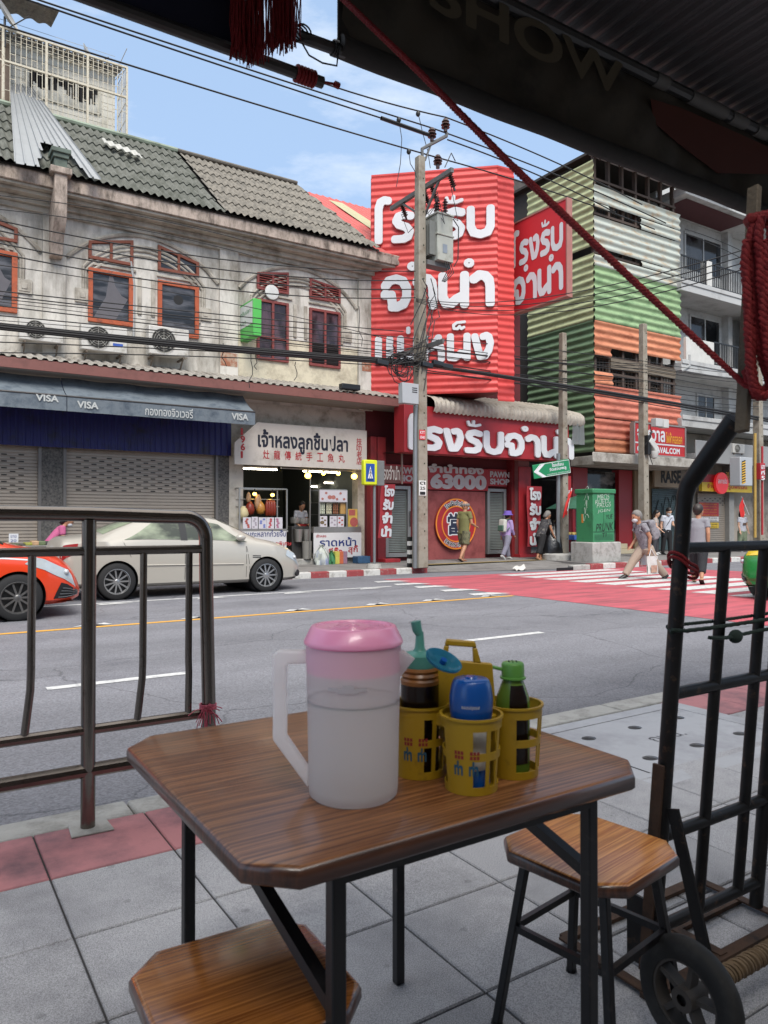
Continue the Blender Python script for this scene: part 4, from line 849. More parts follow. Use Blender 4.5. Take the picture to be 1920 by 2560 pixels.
# lower yellowed band of the right bay
xb = PY(593, 900, YW).x; MB().box(xb, xr_ - .05, YW - .006, YW - .002, 4.6, PY(700, 860, YW).z + .15).build('yellow_plaster', PLASY, sh, smooth=0)
pil = [(PY(a, 700, YW).x, PY(b, 700, YW).x) for a, b in ((105, 163), (547, 593), (893, 928))]; pil.insert(0, (pil[0][0] - (pil[1][0] - pil[0][0]), pil[0][1] - (pil[1][0] - pil[0][0])))
for a, b in pil: MB().box(a, b, YW - .09, YW - .002, 4.3, ZE - .45).build('pilaster', PLAS, sh, bevel=.01)
co = MB(); co.box(xl, xr_ + .75, 17.36, 17.56, ZE - .30, ZE - .02); co.box(xl, xr_ - .1, 17.40, 17.56, ZE - .019, ZE + .05); co.mat(1).box(xl, xr_ + .7, 17.42, 17.7, ZE - .36, ZE - .301); co.box(xl, xr_ + .1, 17.58, 17.999, ZE - .44, ZE - .361); co.box(xl, xr_, 17.8, 17.998, ZE - .56, ZE - .441); co.box(xl, xr_, 17.9, 17.997, ZE - .68, ZE - .561)
co.build('cornice', [CORN, MOULD], sh, bevel=.012)
# roof
RO = Vector((0, 17.28, ZE + .02)); RV = Vector((0, 3.72, 3.02)); RN = RV.cross(Vector((-1, 0, 0))).normalized()
if RN.z < 0: RN = -RN
def rooffn(x0, wx, period, rows, amp, step):
    def f(u, v): return amp * math.sin((x0 + u * wx) * 2 * math.pi / period) + step * (1 - (v * rows) % 1.0) + .012 * math.sin(u * 5 + v * 3)
    return f
def roof(x0, x1, mat, name, rows=6, lift=0., x1t=None, v1=1.0):
    nu = int((x1 - x0) / .177 * 7); VV = [q for r in range(rows) for q in (r / rows, (r + .5) / rows, (r + .9995) / rows)]; nv = len(VV) - 1
    mb = MB(); f = rooffn(x0, x1 - x0, .177, rows, .030, .036); vs = []; x1t = x1t if x1t is not None else x1
    for j in range(nv + 1):
        v = VV[j]
        for i in range(nu + 1):
            u = i / nu; X = x0 + u * (x1 + (x1t - x1) * v - x0); p = RO + Vector((X, 0, 0)) + RV * v * v1; p = p + RN * (f((X - x0) / (x1 - x0), v) + lift); vs.append(p)
    mb.add(vs, [(j * (nu + 1) + i, j * (nu + 1) + i + 1, (j + 1) * (nu + 1) + i + 1, (j + 1) * (nu + 1) + i) for j in range(nv) for i in range(nu)])
    return mb.build(name, mat, sh, smooth=24)
xm = PY(560, 556, 17.4).x; xmt = PY(433, 372, 21).x
roof(xl, xm, RFG, 'mossy_roof', x1t=xmt); 
mb = MB(); r_ = roof(xm, xr_ - .12, RFN, 'grey_roof', rows=6, x1t=PY(741, 463, 21).x)
# keep the grey roof's left edge along the mossy roof's slanted edge
rt = RO + RV
rd = MB(); rd.tube([(xl, rt.y, rt.z + .03), (xmt + .1, rt.y, rt.z + .03)], .13, 10, flat=.7); rd.build('ridge_cap', M('pale green ridge', '#8f9a88', rough=.8, var=.15, dirt='#6d7566', damt=.5), sh)
MB().tube([(xmt, rt.y, rt.z + .05), (PY(741, 463, 21).x, rt.y, rt.z + .05)], .10, 10, flat=.7).build('ridge_cap', M('dark ridge', '#6d675f', rough=.9, var=.3, scale=6), sh)
pa = [PP(x * .3858, y * .3858, tuple(RO + RN * .07), RN) for x, y in ((655, 920), (740, 945), (888, 1010), (805, 985))]
mb = MB(); o = pa[0]; mb.sheet(pa[0], (pa[2] - pa[0]) * 1.05, RV.normalized() * -.42, 90, 1, lambda u, v: .022 * math.sin(u * (pa[2].x - pa[0].x) * 1.05 * 35.5) + .10, RN); mb.build('patch_sheet', M('pale patch', '#a9a8a2', rough=.7), sh, smooth=50)
back = MB(); back.add([RO + Vector((xl, 0, 0)) - RN * .06, RO + Vector((xr_ - .2, 0, 0)) - RN * .06, RO + Vector((PY(741, 463, 21).x, 0, 0)) + RV - RN * .06, RO + Vector((xl, 0, 0)) + RV - RN * .06], [(0, 1, 2, 3)])
back.add([rt + Vector((xl, 0, 0)), rt + Vector((10.3, 0, 0)), (11, 26, ZE - 1), (xl, 26, ZE - 1)], [(0, 1, 2, 3)]); back.build('roof_underlay', M('dark underlay', '#2b2826', var=.2), sh, smooth=0)
# zinc sheet laid over the party wall, and the ornamental pillar that pokes out of it
P4 = [PP(x * .3858, y * .3858, tuple(RO + RN * .16), RN) for x, y in ((92, 1056), (655, 1165), (205, 570), (62, 552))]
mz = MB(); nu, nv = 150, 12; vs = []; hole = PY(150, 400, 17.5).x
for j in range(nv + 1):
    for i in range(nu + 1):
        u, v = i / nu, j / nv; a = P4[0].lerp(P4[1], u); b = P4[3].lerp(P4[2], u); p = a.lerp(b, v); t = (u * 9) % 1
        p = p + RN * ((.035 if t < .18 else 0) + .05 * math.exp(-((u - .45) / .2) ** 2)); vs.append(p)
hx_ = PY(150, 440, 17.4).x
def keep(i, j):
    p = vs[j * (nu + 1) + i]; return not (abs(p.x - hx_) < .5 - .25 * (j / 2.6) and j < 3)
mz.add(vs, [(j * (nu + 1) + i, j * (nu + 1) + i + 1, (j + 1) * (nu + 1) + i + 1, (j + 1) * (nu + 1) + i) for j in range(nv) for i in range(nu) if keep(i, j)])
mz.build('zinc_sheet', METR, sh, smooth=40)
GRP = M('green grey paint', '#68746a', rough=.8, var=.15, dirt='#4c554c', damt=.5); px0, px1 = PY(136, 440, 17.2).x, PY(168, 440, 17.2).x; zt_ = PY(150, 372, 17.2).z; zm_ = PY(150, 420, 17.2).z
pl = MB(); pl.box(px0 - .07, px1 + .07, 17.12, 17.6, zt_ - .1, zt_); pl.box(px0 - .03, px1 + .03, 17.16, 17.6, zt_ - .2, zt_ - .101); pl.box(px0, px1, 17.2, 17.6, zm_, zt_ - .201)
pl.build('pillar_cap', GRP, sh, bevel=.012)
br = MB(); br.box(px0 - .09, px1 + .09, 17.1, 17.6, zm_ - .14, zm_ - .001); zq = zm_ - .141; yb = [(17.16, zq), (17.16, zq - .75), (17.2, zq - .92), (17.34, zq - 1.08), (17.5, zq - 1.2), (17.62, zq - 1.42), (17.68, zq - 1.62), (17.9, zq - 1.64), (17.905, zq)]
br.prism([(px0, y, z) for y, z in yb], (px1 - px0, 0, 0)); br.build('bracket', CORN, sh, bevel=.015, smooth=30)
# windows
def zc4(x, y): return PY(x * .3858, 480 + y * .3858, YW)
def zc5(x, y): return PY(500 + x * .3858, 480 + y * .3858, YW)
def window(x0, x1, z0, z1, fm, gm, fw=.085, mull=0, zr=None, louv=False, lowlouv=0, rail=None):
    """frame, mullions and pane; zr = top height at the right end when the head slopes"""
    zr = z1 if zr is None else zr; yf = YW - .07
    fr = MB()
    def post(x, w_, zt): fr.box(x - w_ / 2, x + w_ / 2, yf, YW - .002, z0 + fw, zt)
    ztop = lambda x: z1 + (zr - z1) * (x - x0) / (x1 - x0)
    fr.box(x0, x1, yf, YW - .003, z0, z0 + fw)
    fr.prism([(x0, yf, z1 - fw), (x1, yf, zr - fw), (x1, yf, zr), (x0, yf, z1)], (0, .067, 0))
    fr.box(x0, x0 + fw, yf + .001, YW - .004, z0 + fw, z1 - fw * .6); fr.box(x1 - fw, x1, yf + .001, YW - .004, z0 + fw, zr - fw * .6)
    for k in range(mull):
        x = x0 + (x1 - x0) * (k + 1) / (mull + 1); fr.box(x - fw * .45, x + fw * .45, yf + .002, YW - .005, z0 + fw, ztop(x) - fw * .8)
    if rail: fr.box(x0 + fw, x1 - fw, yf + .003, YW - .006, z0 + (z1 - z0) * rail, z0 + (z1 - z0) * rail + fw * .8)
    w_ = fr.build('window', fm, sh, bevel=.006)
    pn = MB(); pn.add([(x0 + fw, YW - .022, z0 + fw), (x1 - fw, YW - .022, z0 + fw), (x1 - fw, YW - .022, zr - fw), (x0 + fw, YW - .022, z1 - fw)], [(0, 1, 2, 3)])
    if not louv: pn.build('pane', gm, w_, smooth=0)
    else: pn.build('backing', M('dark void', '#100d0c', var=0), w_, smooth=0)
    if gm is GLD and x1 < 9:
        cx, wx, hz_ = x0 + fw, x1 - x0 - 2 * fw, z1 - z0 - 2 * fw
        if x0 < PY(330, 700, YW).x: MB().prism([(cx + wx * a, YW - .0245, z0 + fw + hz_ * b) for a, b in ((.02, 0), (.62, 0), (.98, .52), (.80, .58), (.62, .78), (.56, .99), (.46, .99), (.36, .5))], (0, .002, 0)).build('curtain', M('grey curtain', '#605e62', rough=.9, var=.15), w_, smooth=0)
        else: MB().lathe([(0, 0), (.12, 0)], (cx + wx * .5, YW - .0245, z0 + fw + hz_ * .72), 20, axis=(0, -1, 0)).build('fan_hole', M('dark void', '#100d0c', var=0), w_, smooth=0)
    if louv or lowlouv:
        lv_ = MB(); za = z0 + fw; zb = (min(z1, zr) - fw) if louv else z0 + (z1 - z0) * lowlouv; n = int((max(z1, zr) - fw - za) / .062) if louv else 7
        for k in range(n):
            z = za + (k + .5) * .062 if louv else za + (zb - za) * (k + .5) / n; xr2 = x1 - fw
            if louv and z > zb:
                if zr < z1: xr2 = x0 + (x1 - x0) * max(0, min(1, (z1 - fw - z) / max(1e-3, z1 - zr)))
            if xr2 - x0 - fw < .1: continue
            lv_.obox(((x0 + fw + xr2) / 2, YW - .045, z), ((xr2 - x0 - fw) / 2, 0, 0), (0, .018, .018 if louv else -.03), (0, .004, -.004))
        lv_.build('louvres', fm if louv else M('dark slats', '#2d2b2b', rough=.6), w_)
    return w_
A = zc4(570, 490); B = zc4(860, 540); window(A.x, B.x, zc4(575, 840).z, A.z, ORG, GLD, .10)
A2 = zc4(570, 318); window(A.x, B.x, zc4(570, 432).z, A2.z, WTX, GLR, .07, 1, zr=zc4(860, 318).z)
A = zc4(1020, 570); B = zc4(1285, 610); window(A.x, B.x, zc4(1285, 955).z, A.z, ORG, GLD, .10)
window(A.x, B.x, zc4(1020, 508).z, zc4(1020, 345).z, WTX, GLK, .07, 1, zr=zc4(1285, 462).z)
A = zc4(-190, 370); B = zc4(112, 400); window(A.x, B.x, zc4(108, 790).z, B.z, ORG, GLD, .11); window(A.x, B.x, zc4(112, 335).z, zc4(-100, 140).z, WTX, GLR, .07, 1, zr=zc4(112, 240).z)
A = zc5(365, 690); B = zc5(570, 725); window(A.x, B.x, zc5(570, 1110).z, A.z, DRD, GLP, .07, 1, rail=.36); window(A.x, B.x, zc5(350, 628).z, zc5(350, 520).z, DRD, GLK, .06, 1, zr=zc5(570, 525).z, louv=True)
A = zc5(705, 750); B = zc5(905, 790); window(A.x, B.x, zc5(905, 1150).z, A.z, DRD, GLP, .07, 1, lowlouv=.40); window(A.x, B.x, zc5(705, 690).z, zc5(705, 560).z, DRD, GLK, .06, 1, zr=zc5(905, 630).z, louv=True)
# arched mouldings over each bay, with little square blocks at their feet
def bay(xa, xb):
    xc, w_ = (xa + xb) / 2, (xb - xa); mo = MB()
    for hw, rise, zs, r in ((w_ * .49, .82, 7.18, .05), (w_ * .395, .72, 7.02, .035), (w_ * .38, .70, 6.94, .03), (w_ * .36, .66, 6.86, .035)):
        rad = (hw * hw + rise * rise) / (2 * rise); a = math.asin(hw / rad); c = (xc, YW - .02, zs + rise - rad)
        pts = arc(c, rad, R(90) + a, R(90) - a, 28); mo.tube(pts, r, 6)
        if hw < w_ * .45: mo.tube([pts[0], pts[0] - Vector((0, 0, .75))], r, 6); mo.tube([pts[-1], pts[-1] - Vector((0, 0, .75))], r, 6)
    mo.build('arch_moulding', MOULD, sh, smooth=50)
    for sx in (-1, 1):
        x = xc + sx * w_ * .40; k = MB()
        for s_, d in ((.16, .05), (.115, .065), (.06, .08)): k.box(x - s_, x + s_, YW - d, YW - .002, 6.35 - s_, 6.35 + s_)
        k.build('block', MOULD, sh, bevel=.008)
    fl = MB()
    for dx in (-.16, .16): fl.box(xc + dx - .045, xc + dx + .045, YW - .035, YW - .003, 6.1, 7.0)
    fl.build('fluting', MOULD, sh, bevel=.008)
    MB().box(xc - w_ * .34, xc - .25, YW - .05, YW - .001, zc4(570, 455).z - .05, zc4(570, 455).z).build('ledge', MOULD, sh, bevel=.008); MB().box(xc + .25, xc + w_ * .34, YW - .05, YW - .001, zc4(570, 455).z - .05, zc4(570, 455).z).build('ledge', MOULD, sh, bevel=.008)
bay(pil[1][1], pil[2][0]); bay(pil[2][1], pil[3][0]); bay(pil[0][1], pil[1][0])
# drain pipe, exposed brick patch
MB().tube([zc4(845, 455) - Vector((0, .05, 0)), zc4(865, 600) - Vector((0, .05, 0)), zc4(862, 940) - Vector((0, .05, 0))], .028, 8).build('drain_pipe', M('grey pvc', '#9c9c9a', rough=.5), sh)
BRK = M('bare brick', '#96614a', rough=.95, var=.3, scale=18, dirt='#b3aa98', dscale=6, damt=.5)
for (x0, y0, x1, y1) in ((1420, 1040, 1530, 1110),): a = zc4(x0, y0); b = zc4(x1, y1 + 30); MB().box(a.x, b.x, YW - .096, YW - .0905, b.z, a.z).build('brick_patch', BRK, sh, smooth=0)
a = zc5(1040, 1080); b = zc5(1100, 1170); MB().box(a.x, b.x, YW - .096, YW - .0905, b.z, a.z).build('brick_patch', BRK, sh, smooth=0)
# street canopy: corrugated sheets behind a maroon fascia
ZF = PY(0, 886, 16.9).z; ZFb = PY(0, 917, 16.9).z; xf = PY(1036, 1000, 16.9).x
MB().box(xl, xf, 16.86, 16.9, ZFb, ZF - .03).build('fascia', MARO, sh, bevel=.006)
MB().box(xl, xf, 16.902, 17.03, ZFb + .02, ZFb + .05).build('fascia_return', MARO, sh, smooth=0)
n = int((xf - xl) / .2 * 6); MB().sheet((xl, 16.84, ZF - .01), (xf - xl, 0, 0), (0, 1.16, .34), n, 1, lambda u, v: .022 * (1 if (u * (xf - xl) / .2) % 1 < .5 else -1) * (.9 if v < 2 else 1)).build('canopy_sheet', M('canopy zinc', '#a9a49c', rough=.6, metal=.2, var=.15, dirt='#6b655d', dscale=2, damt=.5), sh, smooth=0)
MB().sheet((xl, 16.92, ZFb + .01), (xf - xl, 0, 0), (0, 1.1, .0), 1, 1).build('soffit', M('dusty soffit', '#938c82', rough=.9, var=.15), sh, smooth=0)
# ground floor: blue fascia sheets, granite-chip columns, roller shutters, shop end pillars
BLUE = M('navy blue sheet', '#0d1258', rough=.5, var=.12, scale=2, dirt='#0b0c22', dscale=2, damt=.4)
zb0, zb1 = PY(300, 1126, 17.9).z, PY(300, 1000, 17.9).z + .5; xbl = PY(578, 1100, 17.9).x; n = int((xbl - xl) / .15 * 6)
MB().sheet((xl, 17.9, zb0), (xbl - xl, 0, 0), (0, 0, zb1 - zb0), n, 1, lambda u, v: .02 if (u * (xbl - xl) / .15) % 1 < .3 else 0, (0, -1, 0)).build('blue_fascia', BLUE, sh, smooth=0)
SHUT = M('beige shutter', '#978d81', rough=.5, metal=.2, var=.06, scale=3, dirt='#8c8379', dscale=3, damt=.4); AGG = M('granite chip', '#5e5b57', rough=.8, var=.6, scale=22, dirt='#26292b', dscale=26, damt=.6)
def shutter(mb, x0, x1, z0, z1, y, pitch=.075, vents=None, parent=None, mat=None, name='roller_shutter'):
    n = int((z1 - z0) / pitch); zs = [z0]; ys = [y]
    pr = []
    for k in range(n):
        z = z0 + k * pitch
        for f, d in ((0, .012), (.12, .012), (.2, -.006), (.85, -.002), (.93, .012)): pr.append((z + f * pitch, y + d))
    pr.append((z0 + n * pitch, y)); vs = [(x, yy, z) for z, yy in pr for x in (x0, x1)]
    mb.add(vs, [(2 * i, 2 * i + 1, 2 * i + 3, 2 * i + 2) for i in range(len(pr) - 1)])
    s_ = mb.build(name, mat or SHUT, parent or sh, smooth=0)
    if vents:
        v2 = MB()
        for k in range(int(n * vents[0]), int(n * vents[1])):
            z = z0 + (k + .5) * pitch; x = x0 + .25 + (.17 if k % 2 else 0)
            while x < x1 - .25: v2.box(x, x + .11, y - .010, y - .004, z - .012, z + .014); x += .34
        v2.build('vent_slots', M('slot dark', '#17130f', var=0), s_, smooth=0)
    return s_
c1 = (PY(104, 1200, YW).x, PY(158, 1200, YW).x); c2 = (PY(546, 1200, YW).x, PY(573, 1200, YW).x)
for a, b in (c1, c2): MB().box(a, b, YW + .02, YW + .4, 0, 4.2).build('column', AGG, sh, smooth=0)
zs_ = 3.6
shutter(MB(), xl, c1[0] - .04, .05, zs_, YW + .12, vents=(.5, .75)); shutter(MB(), c1[1] + .04, c2[0] - .04, .05, zs_, YW + .12, vents=(.53, .76))
for x in (c1[0] - .035, c1[1] + .035, c2[0] - .035): MB().box(x - .033, x + .033, YW + .0, YW + .14, 0, 3.6).build('shutter_guide', M('guide steel', '#6f6c69', rough=.5, metal=.4, var=.1), sh, smooth=0)
PW = M('white pillar', '#bab3a7', rough=.85, var=.12, scale=3, dirt='#857d70', dscale=2, damt=.5)
sx0, sx1 = PY(573, 1250, YW).x, PY(609, 1250, YW).x; rx0, rx1 = PY(896, 1250, YW).x, PY(925, 1250, YW).x
MB().box(sx0 + .01, sx1, YW + .03, YW + .35, 0, 4.2).build('pillar', PW, sh); MB().box(rx0, rx1, YW + .03, YW + .35, 0, 4.2).build('pillar', PW, sh)
# food shop interior
INT = M('shop interior', '#5d6360', rough=.8, var=.15); it = MB(); zi = 3.0
it.add([(sx1, 18.4, 3.05), (rx0, 18.4, 3.05), (rx0, 23, 3.05), (sx1, 23, 3.05)], [(3, 2, 1, 0)]); it.add([(sx1, 23, .15), (rx0, 23, .15), (rx0, 23, 3.05), (sx1, 23, 3.05)], [(0, 1, 2, 3)]); it.add([(sx1, 18.35, .15), (sx1, 23, .15), (sx1, 23, 3.05), (sx1, 18.35, 3.05)], [(0, 1, 2, 3)]); it.add([(rx0, 18.35, .15), (rx0, 23, .15), (rx0, 23, 3.05), (rx0, 18.35, 3.05)], [(3, 2, 1, 0)])
it.build('interior', INT, sh, smooth=0)
MB().box(sx0, rx1, 17.82, 23, -.02, .15).build('step', CONC, sh, bevel=.02)
MB().box(sx0, rx1, 17.98, 18.36, 3.06, 4.25).build('lintel', PW, sh, smooth=0)
LAMPW = M('tube light', '#fff4dd', emit=9, var=0); LAMPY = M('yellow bulb', '#ffcf5a', emit=5, var=0)
def z2(x, y, Y): return PY(560 + x * .2411, 1000 + y * .2411, Y)
for a, b, Y in (((195, 710), (550, 727), 18.6), ((820, 738), (1200, 752), 18.7), ((1040, 858), (1250, 842), 19.5), ((905, 897), (1110, 886), 20.5)):
    p, q = z2(*a, Y), z2(*b, Y); q.z = p.z; t_ = thing('tube_light', 'white fluorescent tube glowing on the food shop ceiling', 'lamp', (p + q) / 2, 'fluorescent tubes in the food shop'); MB().tube([p, q], .018, 8).build('tube', LAMPW, t_); MB().obox((p + q) / 2 + Vector((0, .0, .05)), (q - p) / 2, (0, .03, 0), (0, 0, .02)).build('batten', M('white enamel', '#c9c9c5', rough=.4), t_)
# white shop sign with Thai and Chinese lettering
YS = 17.6
A = z2(110, 300, YS); B = z2(1480, 720, YS); sgn = thing('shop_sign', 'white shop signboard with black Thai and red Chinese lettering above the food shop', 'signboard', (A.x, YS, B.z))
zt = z2(400, 235, YS).z; zb = z2(110, 665, YS).z; xa, xb_ = z2(110, 500, YS).x, B.x
MB().prism([(xa, YS, zb), (xb_, YS, zb), (xb_, YS, zt), (xa + .62, YS, zt), (xa, YS, zt - .55)], (0, .06, 0)).build('board', M('white signboard', '#c4bcb2', rough=.6, var=.06, scale=2, dirt='#a39a8e', dscale=1.5, damt=.4), sgn)
INK = M('blue black ink', '#14182a', var=0); RINK = M('red ink', '#a3282c', var=.05)
t_ = MB(); a = z2(350, 440, YS); b = z2(1285, 480, YS); write(t_, 'เจ้าหลงลูกชิ้นปลา', (a.x, YS - .002, z2(350, 500, YS).z - .10), (1, 0, 0), (0, 0, 1), w=b.x - a.x, h=.60, depth=.004, bold=.03, res=40); t_.build('lettering', INK, sgn, smooth=0)
t_ = MB(); a = z2(405, 610, YS)
for k, ch in enumerate('灶龍傳統手工魚丸'): x = z2(405 + 111.5 * k, 610, YS).x; write(t_, ch, (x, YS - .002, z2(405, 610, YS).z - .0), (1, 0, 0), (0, 0, 1), w=z2(470 + 111.5 * k, 610, YS).x - x, h=.235, depth=.004, bold=.012, res=34)
for k, ch in enumerate('1961'): write(t_, ch, (z2(172, 400, YS).x, YS - .002, z2(172, 362 + 80 * k, YS).z), (1, 0, 0), (0, 0, 1), w=.06 if ch == '1' else .12, h=.175, depth=.004, bold=.03, res=26)
for k, ch in enumerate('技叻老店'): write(t_, ch, (z2(1373, 400, YS).x, YS - .002, z2(1373, 465 + 68 * k, YS).z), (1, 0, 0), (0, 0, 1), w=.17, h=.19, depth=.004, bold=.012, res=30)
t_.build('red_lettering', RINK, sgn, smooth=0)
# ---------------------------------------------------------------- awnings with card logos
AWN = M('faded blue canvas', '#6c757c', rough=.8, var=.10, scale=3, dirt='#46515c', dscale=3, damt=.5, bump=.15, bscale=10); PALE = M('pale print', '#b9bcb9', rough=.8, var=.05)
def awning(xa, xb, texts, label):
    Yb, Yf = 17.4, 16.62; zt = zc_aw_top; zf = zc_aw_fold; zb = zc_aw_bot; t = thing('shop_awning', label, 'awning', ((xa + xb) / 2, Yf, zb), 'blue canvas awnings')
    MB().sheet((xa, Yf, zf), (xb - xa, 0, 0), (0, Yb - Yf, zt - zf), 40, 6, lambda u, v: -.05 * math.sin(math.pi * v) + .015 * math.sin(u * 25)).build('canvas', AWN, t, smooth=60)
    MB().sheet((xa, Yf - .004, zb), (xb - xa, 0, 0), (0, 0, zf - zb), 60, 2, lambda u, v: .012 * math.sin(u * 40) * (1 - v), (0, -1, 0)).build('valance', AWN, t, smooth=60)
    MB().tube([(xa, Yf, zf - .0), (xb, Yf, zf - .0)], .02, 8).build('front_bar', PIPE, t)
    for s_, x0, x1, z0, z1, bo in texts: pr = MB(); write(pr, s_, (x0, Yf - .026, z0), (1, 0, 0), (0, 0, 1), w=x1 - x0, h=z1 - z0, depth=.002, bold=bo, res=30); pr.build('lettering', PALE, t, smooth=0)
a4 = lambda x, y: PY(x * .3858, 480 + y * .3858, 16.6)
zc_aw_top = ZFb - .02; zc_aw_fold = a4(440, 1322).z; zc_aw_bot = a4(440, 1420).z
awning(a4(437, 1300).x, a4(1655, 1400).x, [('VISA', a4(500, 1380).x, a4(637, 1400).x, a4(500, 1398).z, a4(500, 1352).z, .03), ('กองทองจิวเวอรี่', a4(940, 1420).x, a4(1250, 1440).x, a4(940, 1445).z, a4(940, 1380).z, .012), ('VISA', a4(1500, 1460).x, a4(1608, 1470).x, a4(1500, 1474).z, a4(1500, 1430).z, .03)], 'long faded blue canvas awning with two card logos and white Thai script')
awning(xl, a4(432, 1300).x, [('VISA', a4(232, 1330).x, a4(380, 1350).x, a4(232, 1352).z, a4(232, 1308).z, .03)], 'shorter faded blue canvas awning with only one card logo')
# ---------------------------------------------------------------- air conditioners on the ledge
ACW = M('white ac casing', '#c2bfb8', rough=.5, var=.05, scale=4, dirt='#9a958a', dscale=4, damt=.4); ACG = M('fan grille', '#55544f', rough=.6, var=.1)
def ac(p0, p1, Y, label, blue=False, parent_group='air conditioners on the shophouse wall', tilt=0):
    x0, x1, z0, z1 = p0.x, p1.x, p1.z, p0.z; t = thing('air_conditioner', label, 'air conditioner', ((x0 + x1) / 2, Y, z0), parent_group); w_, h = x1 - x0, z1 - z0
    MB().box(x0, x1, Y, Y + .30, z0, z1).build('body', ACW, t, bevel=.02); c = Vector((x0 + w_ * .36, Y - .004, z0 + h * .5)); r = min(h * .42, w_ * .32)
    g = MB(); g.lathe([(0, 0), (r, 0)], c, 28, axis=(0, -1, 0)); gr_ = g.build('fan_opening', M('fan dark', '#34332f', rough=.7), t, smooth=0)
    f = MB()
    for k in range(5): f.tube([c + Vector((r * (k + 1) / 5 * math.cos(a), -.02, r * (k + 1) / 5 * math.sin(a))) for a in np.linspace(0, 6.283, 25)], .006, 4, caps=False)
    for k in range(8): a = k * math.pi / 4; f.bar(c + Vector((0, -.02, 0)), c + Vector((r * math.cos(a), -.02, r * math.sin(a))), .012, .008, (0, 1, 0))
    f.lathe([(0, -.03), (r * .2, -.03), (r * .2, -.01)], c, 16, axis=(0, 1, 0)); f.build('grille', M('grille wire', '#8d8b84', rough=.5), t, smooth=0)
    if blue: MB().box(x0 + w_ * .68, x0 + w_ * .90, Y - .006, Y - .003, z0 + h * .26, z0 + h * .36).build('blue_stripe', M('blue stripe', '#2c50a0'), t, smooth=0)
    b = MB()
    for x in (x0 + .12, x1 - .12): b.box(x - .02, x + .02, Y + .02, YW - .003, z0 - .045, z0 - .003); b.bar((x, YW - .02, z0 - .4), (x, Y + .1, z0 - .05), .03, .03)
    b.build('bracket', M('bracket steel', '#6d6256', rough=.8, var=.2), t); return t
YA = 17.5
zA = lambda x, y: PY(x * .3858, 480 + y * .3858, YA)
ac(zA(125, 808), zA(415, 985), YA, 'dusty air conditioner with a slatted grille, leftmost of the three'); ac(zA(527, 845), zA(825, 1050), YA, 'white air conditioner with a small blue stripe under the first orange window', True); ac(zA(965, 858), zA(1225, 1075), YA, 'cream air conditioner with no stripe under the second orange window')
# green projecting sign
GRS = M('green sign', '#4fae4e', rough=.5, var=.05); g5 = lambda x, y, Y: PY(500 + x * .3858, 480 + y * .3858, Y)
gx = g5(340, 800, 17.2).x; gs = thing('projecting_sign', 'small green and white lightbox sign projecting from the shophouse wall', 'sign', (gx, 17.4, 6))
P = lambda x, y: PX(500 + x * .3858, 480 + y * .3858, gx)
q = [P(215, 970), P(345, 910), P(345, 680), P(215, 765)]; y0, y1 = q[1].y, q[0].y; za, zb = P(345, 925).z, P(340, 690).z
MB().box(gx, gx + .22, y0, y1, za, zb).build('casing', GRS, gs, bevel=.01)
MB().box(gx - .006, gx - .002, y0 + .05, y1 - .06, za + (zb - za) * .33, zb - .05).build('panel', M('white panel', '#c9cec9', rough=.5), gs, smooth=0)
t_ = MB(); write(t_, 'ร้านลูกชิ้นปลา', (gx - .007, y1 - .12, za + (zb - za) * .62), (0, -1, 0), (0, 0, 1), w=(y1 - y0) * .78, h=.16, depth=.002, bold=.01, res=20); write(t_, 'เจ้าหลง', (gx - .007, y1 - .15, za + (zb - za) * .40), (0, -1, 0), (0, 0, 1), w=(y1 - y0) * .55, h=.14, depth=.002, res=20); t_.build('lettering', M('green ink', '#2c7a3a'), gs, smooth=0)
MB().box(gx + .08, gx + .14, y1 + .002, YW - .002, za + .1, za + .16).box(gx + .08, gx + .14, y1 + .002, YW - .002, zb - .5, zb - .44).build('arm', GRS, gs)
# round plate on wall
pcx = zc5(458, 655); o = MB().lathe([(0, -.03), (.13, -.03), (.19, -.02), (.2, 0)], (pcx.x, YW - .08, pcx.z), 28, axis=(0, 1, 0)).build('plate', M('white enamel', '#c9c9c5', rough=.4)); tag(o, 'round white porcelain plate fixed above the dark red window', 'plate')
# ---------------------------------------------------------------- caged rooftop room behind the ridge
YC = 21.6
c_ = lambda x, y, Y=YC: PY(x * .3858, y * .3858, Y)
rm_ = thing('rooftop_room', 'white tiled rooftop room with curtained windows behind the ridge', 'rooftop room', (3, YC + 1.2, 11))
WTL = M('white wall tiles', '#d2cec2', rough=.4, var=.05, scale=3, dirt='#b3ad9c', dscale=3, damt=.25); Yr = YC + 1.1
r = lambda x, y: PY(x * .3858, y * .3858, Yr)
xa, xb_ = -2.0, r(745, 600).x; zt = r(745, 480).z
MB().box(xa, xb_, Yr, Yr + 4, 10.5, zt).build('wall', WTL, rm_, smooth=0)
j_ = MB(); GJ = M('tile joint', '#8f8a7c')
for k in range(18): z = 11.4 + .21 * k; j_.box(xa, xb_, Yr - .003, Yr - .001, z, z + .012)
j_.build('tile_joints', GJ, rm_, smooth=0)
w0, w1 = r(170, 450), r(645, 740); wf = MB(); wf.box(w0.x, w1.x, Yr - .05, Yr - .004, w1.z - .05, w1.z); wf.box(w0.x, w1.x, Yr - .05, Yr - .004, w0.z, w0.z + .05)
for k in range(4): x = w0.x + (w1.x - w0.x) * k / 3; wf.box(x - .03, x + .03, Yr - .05, Yr - .004, w1.z, w0.z)
wi = wf.build('window', M('pale frame', '#b9b5a8'), rm_); MB().box(w0.x + .03, w1.x - .03, Yr - .02, Yr - .006, w1.z, w0.z).build('pane', mat_glass('frosted window', '#9a988f', '#c4c1b6', (3, 1, 3), .3), wi, smooth=0)
cu = MB()
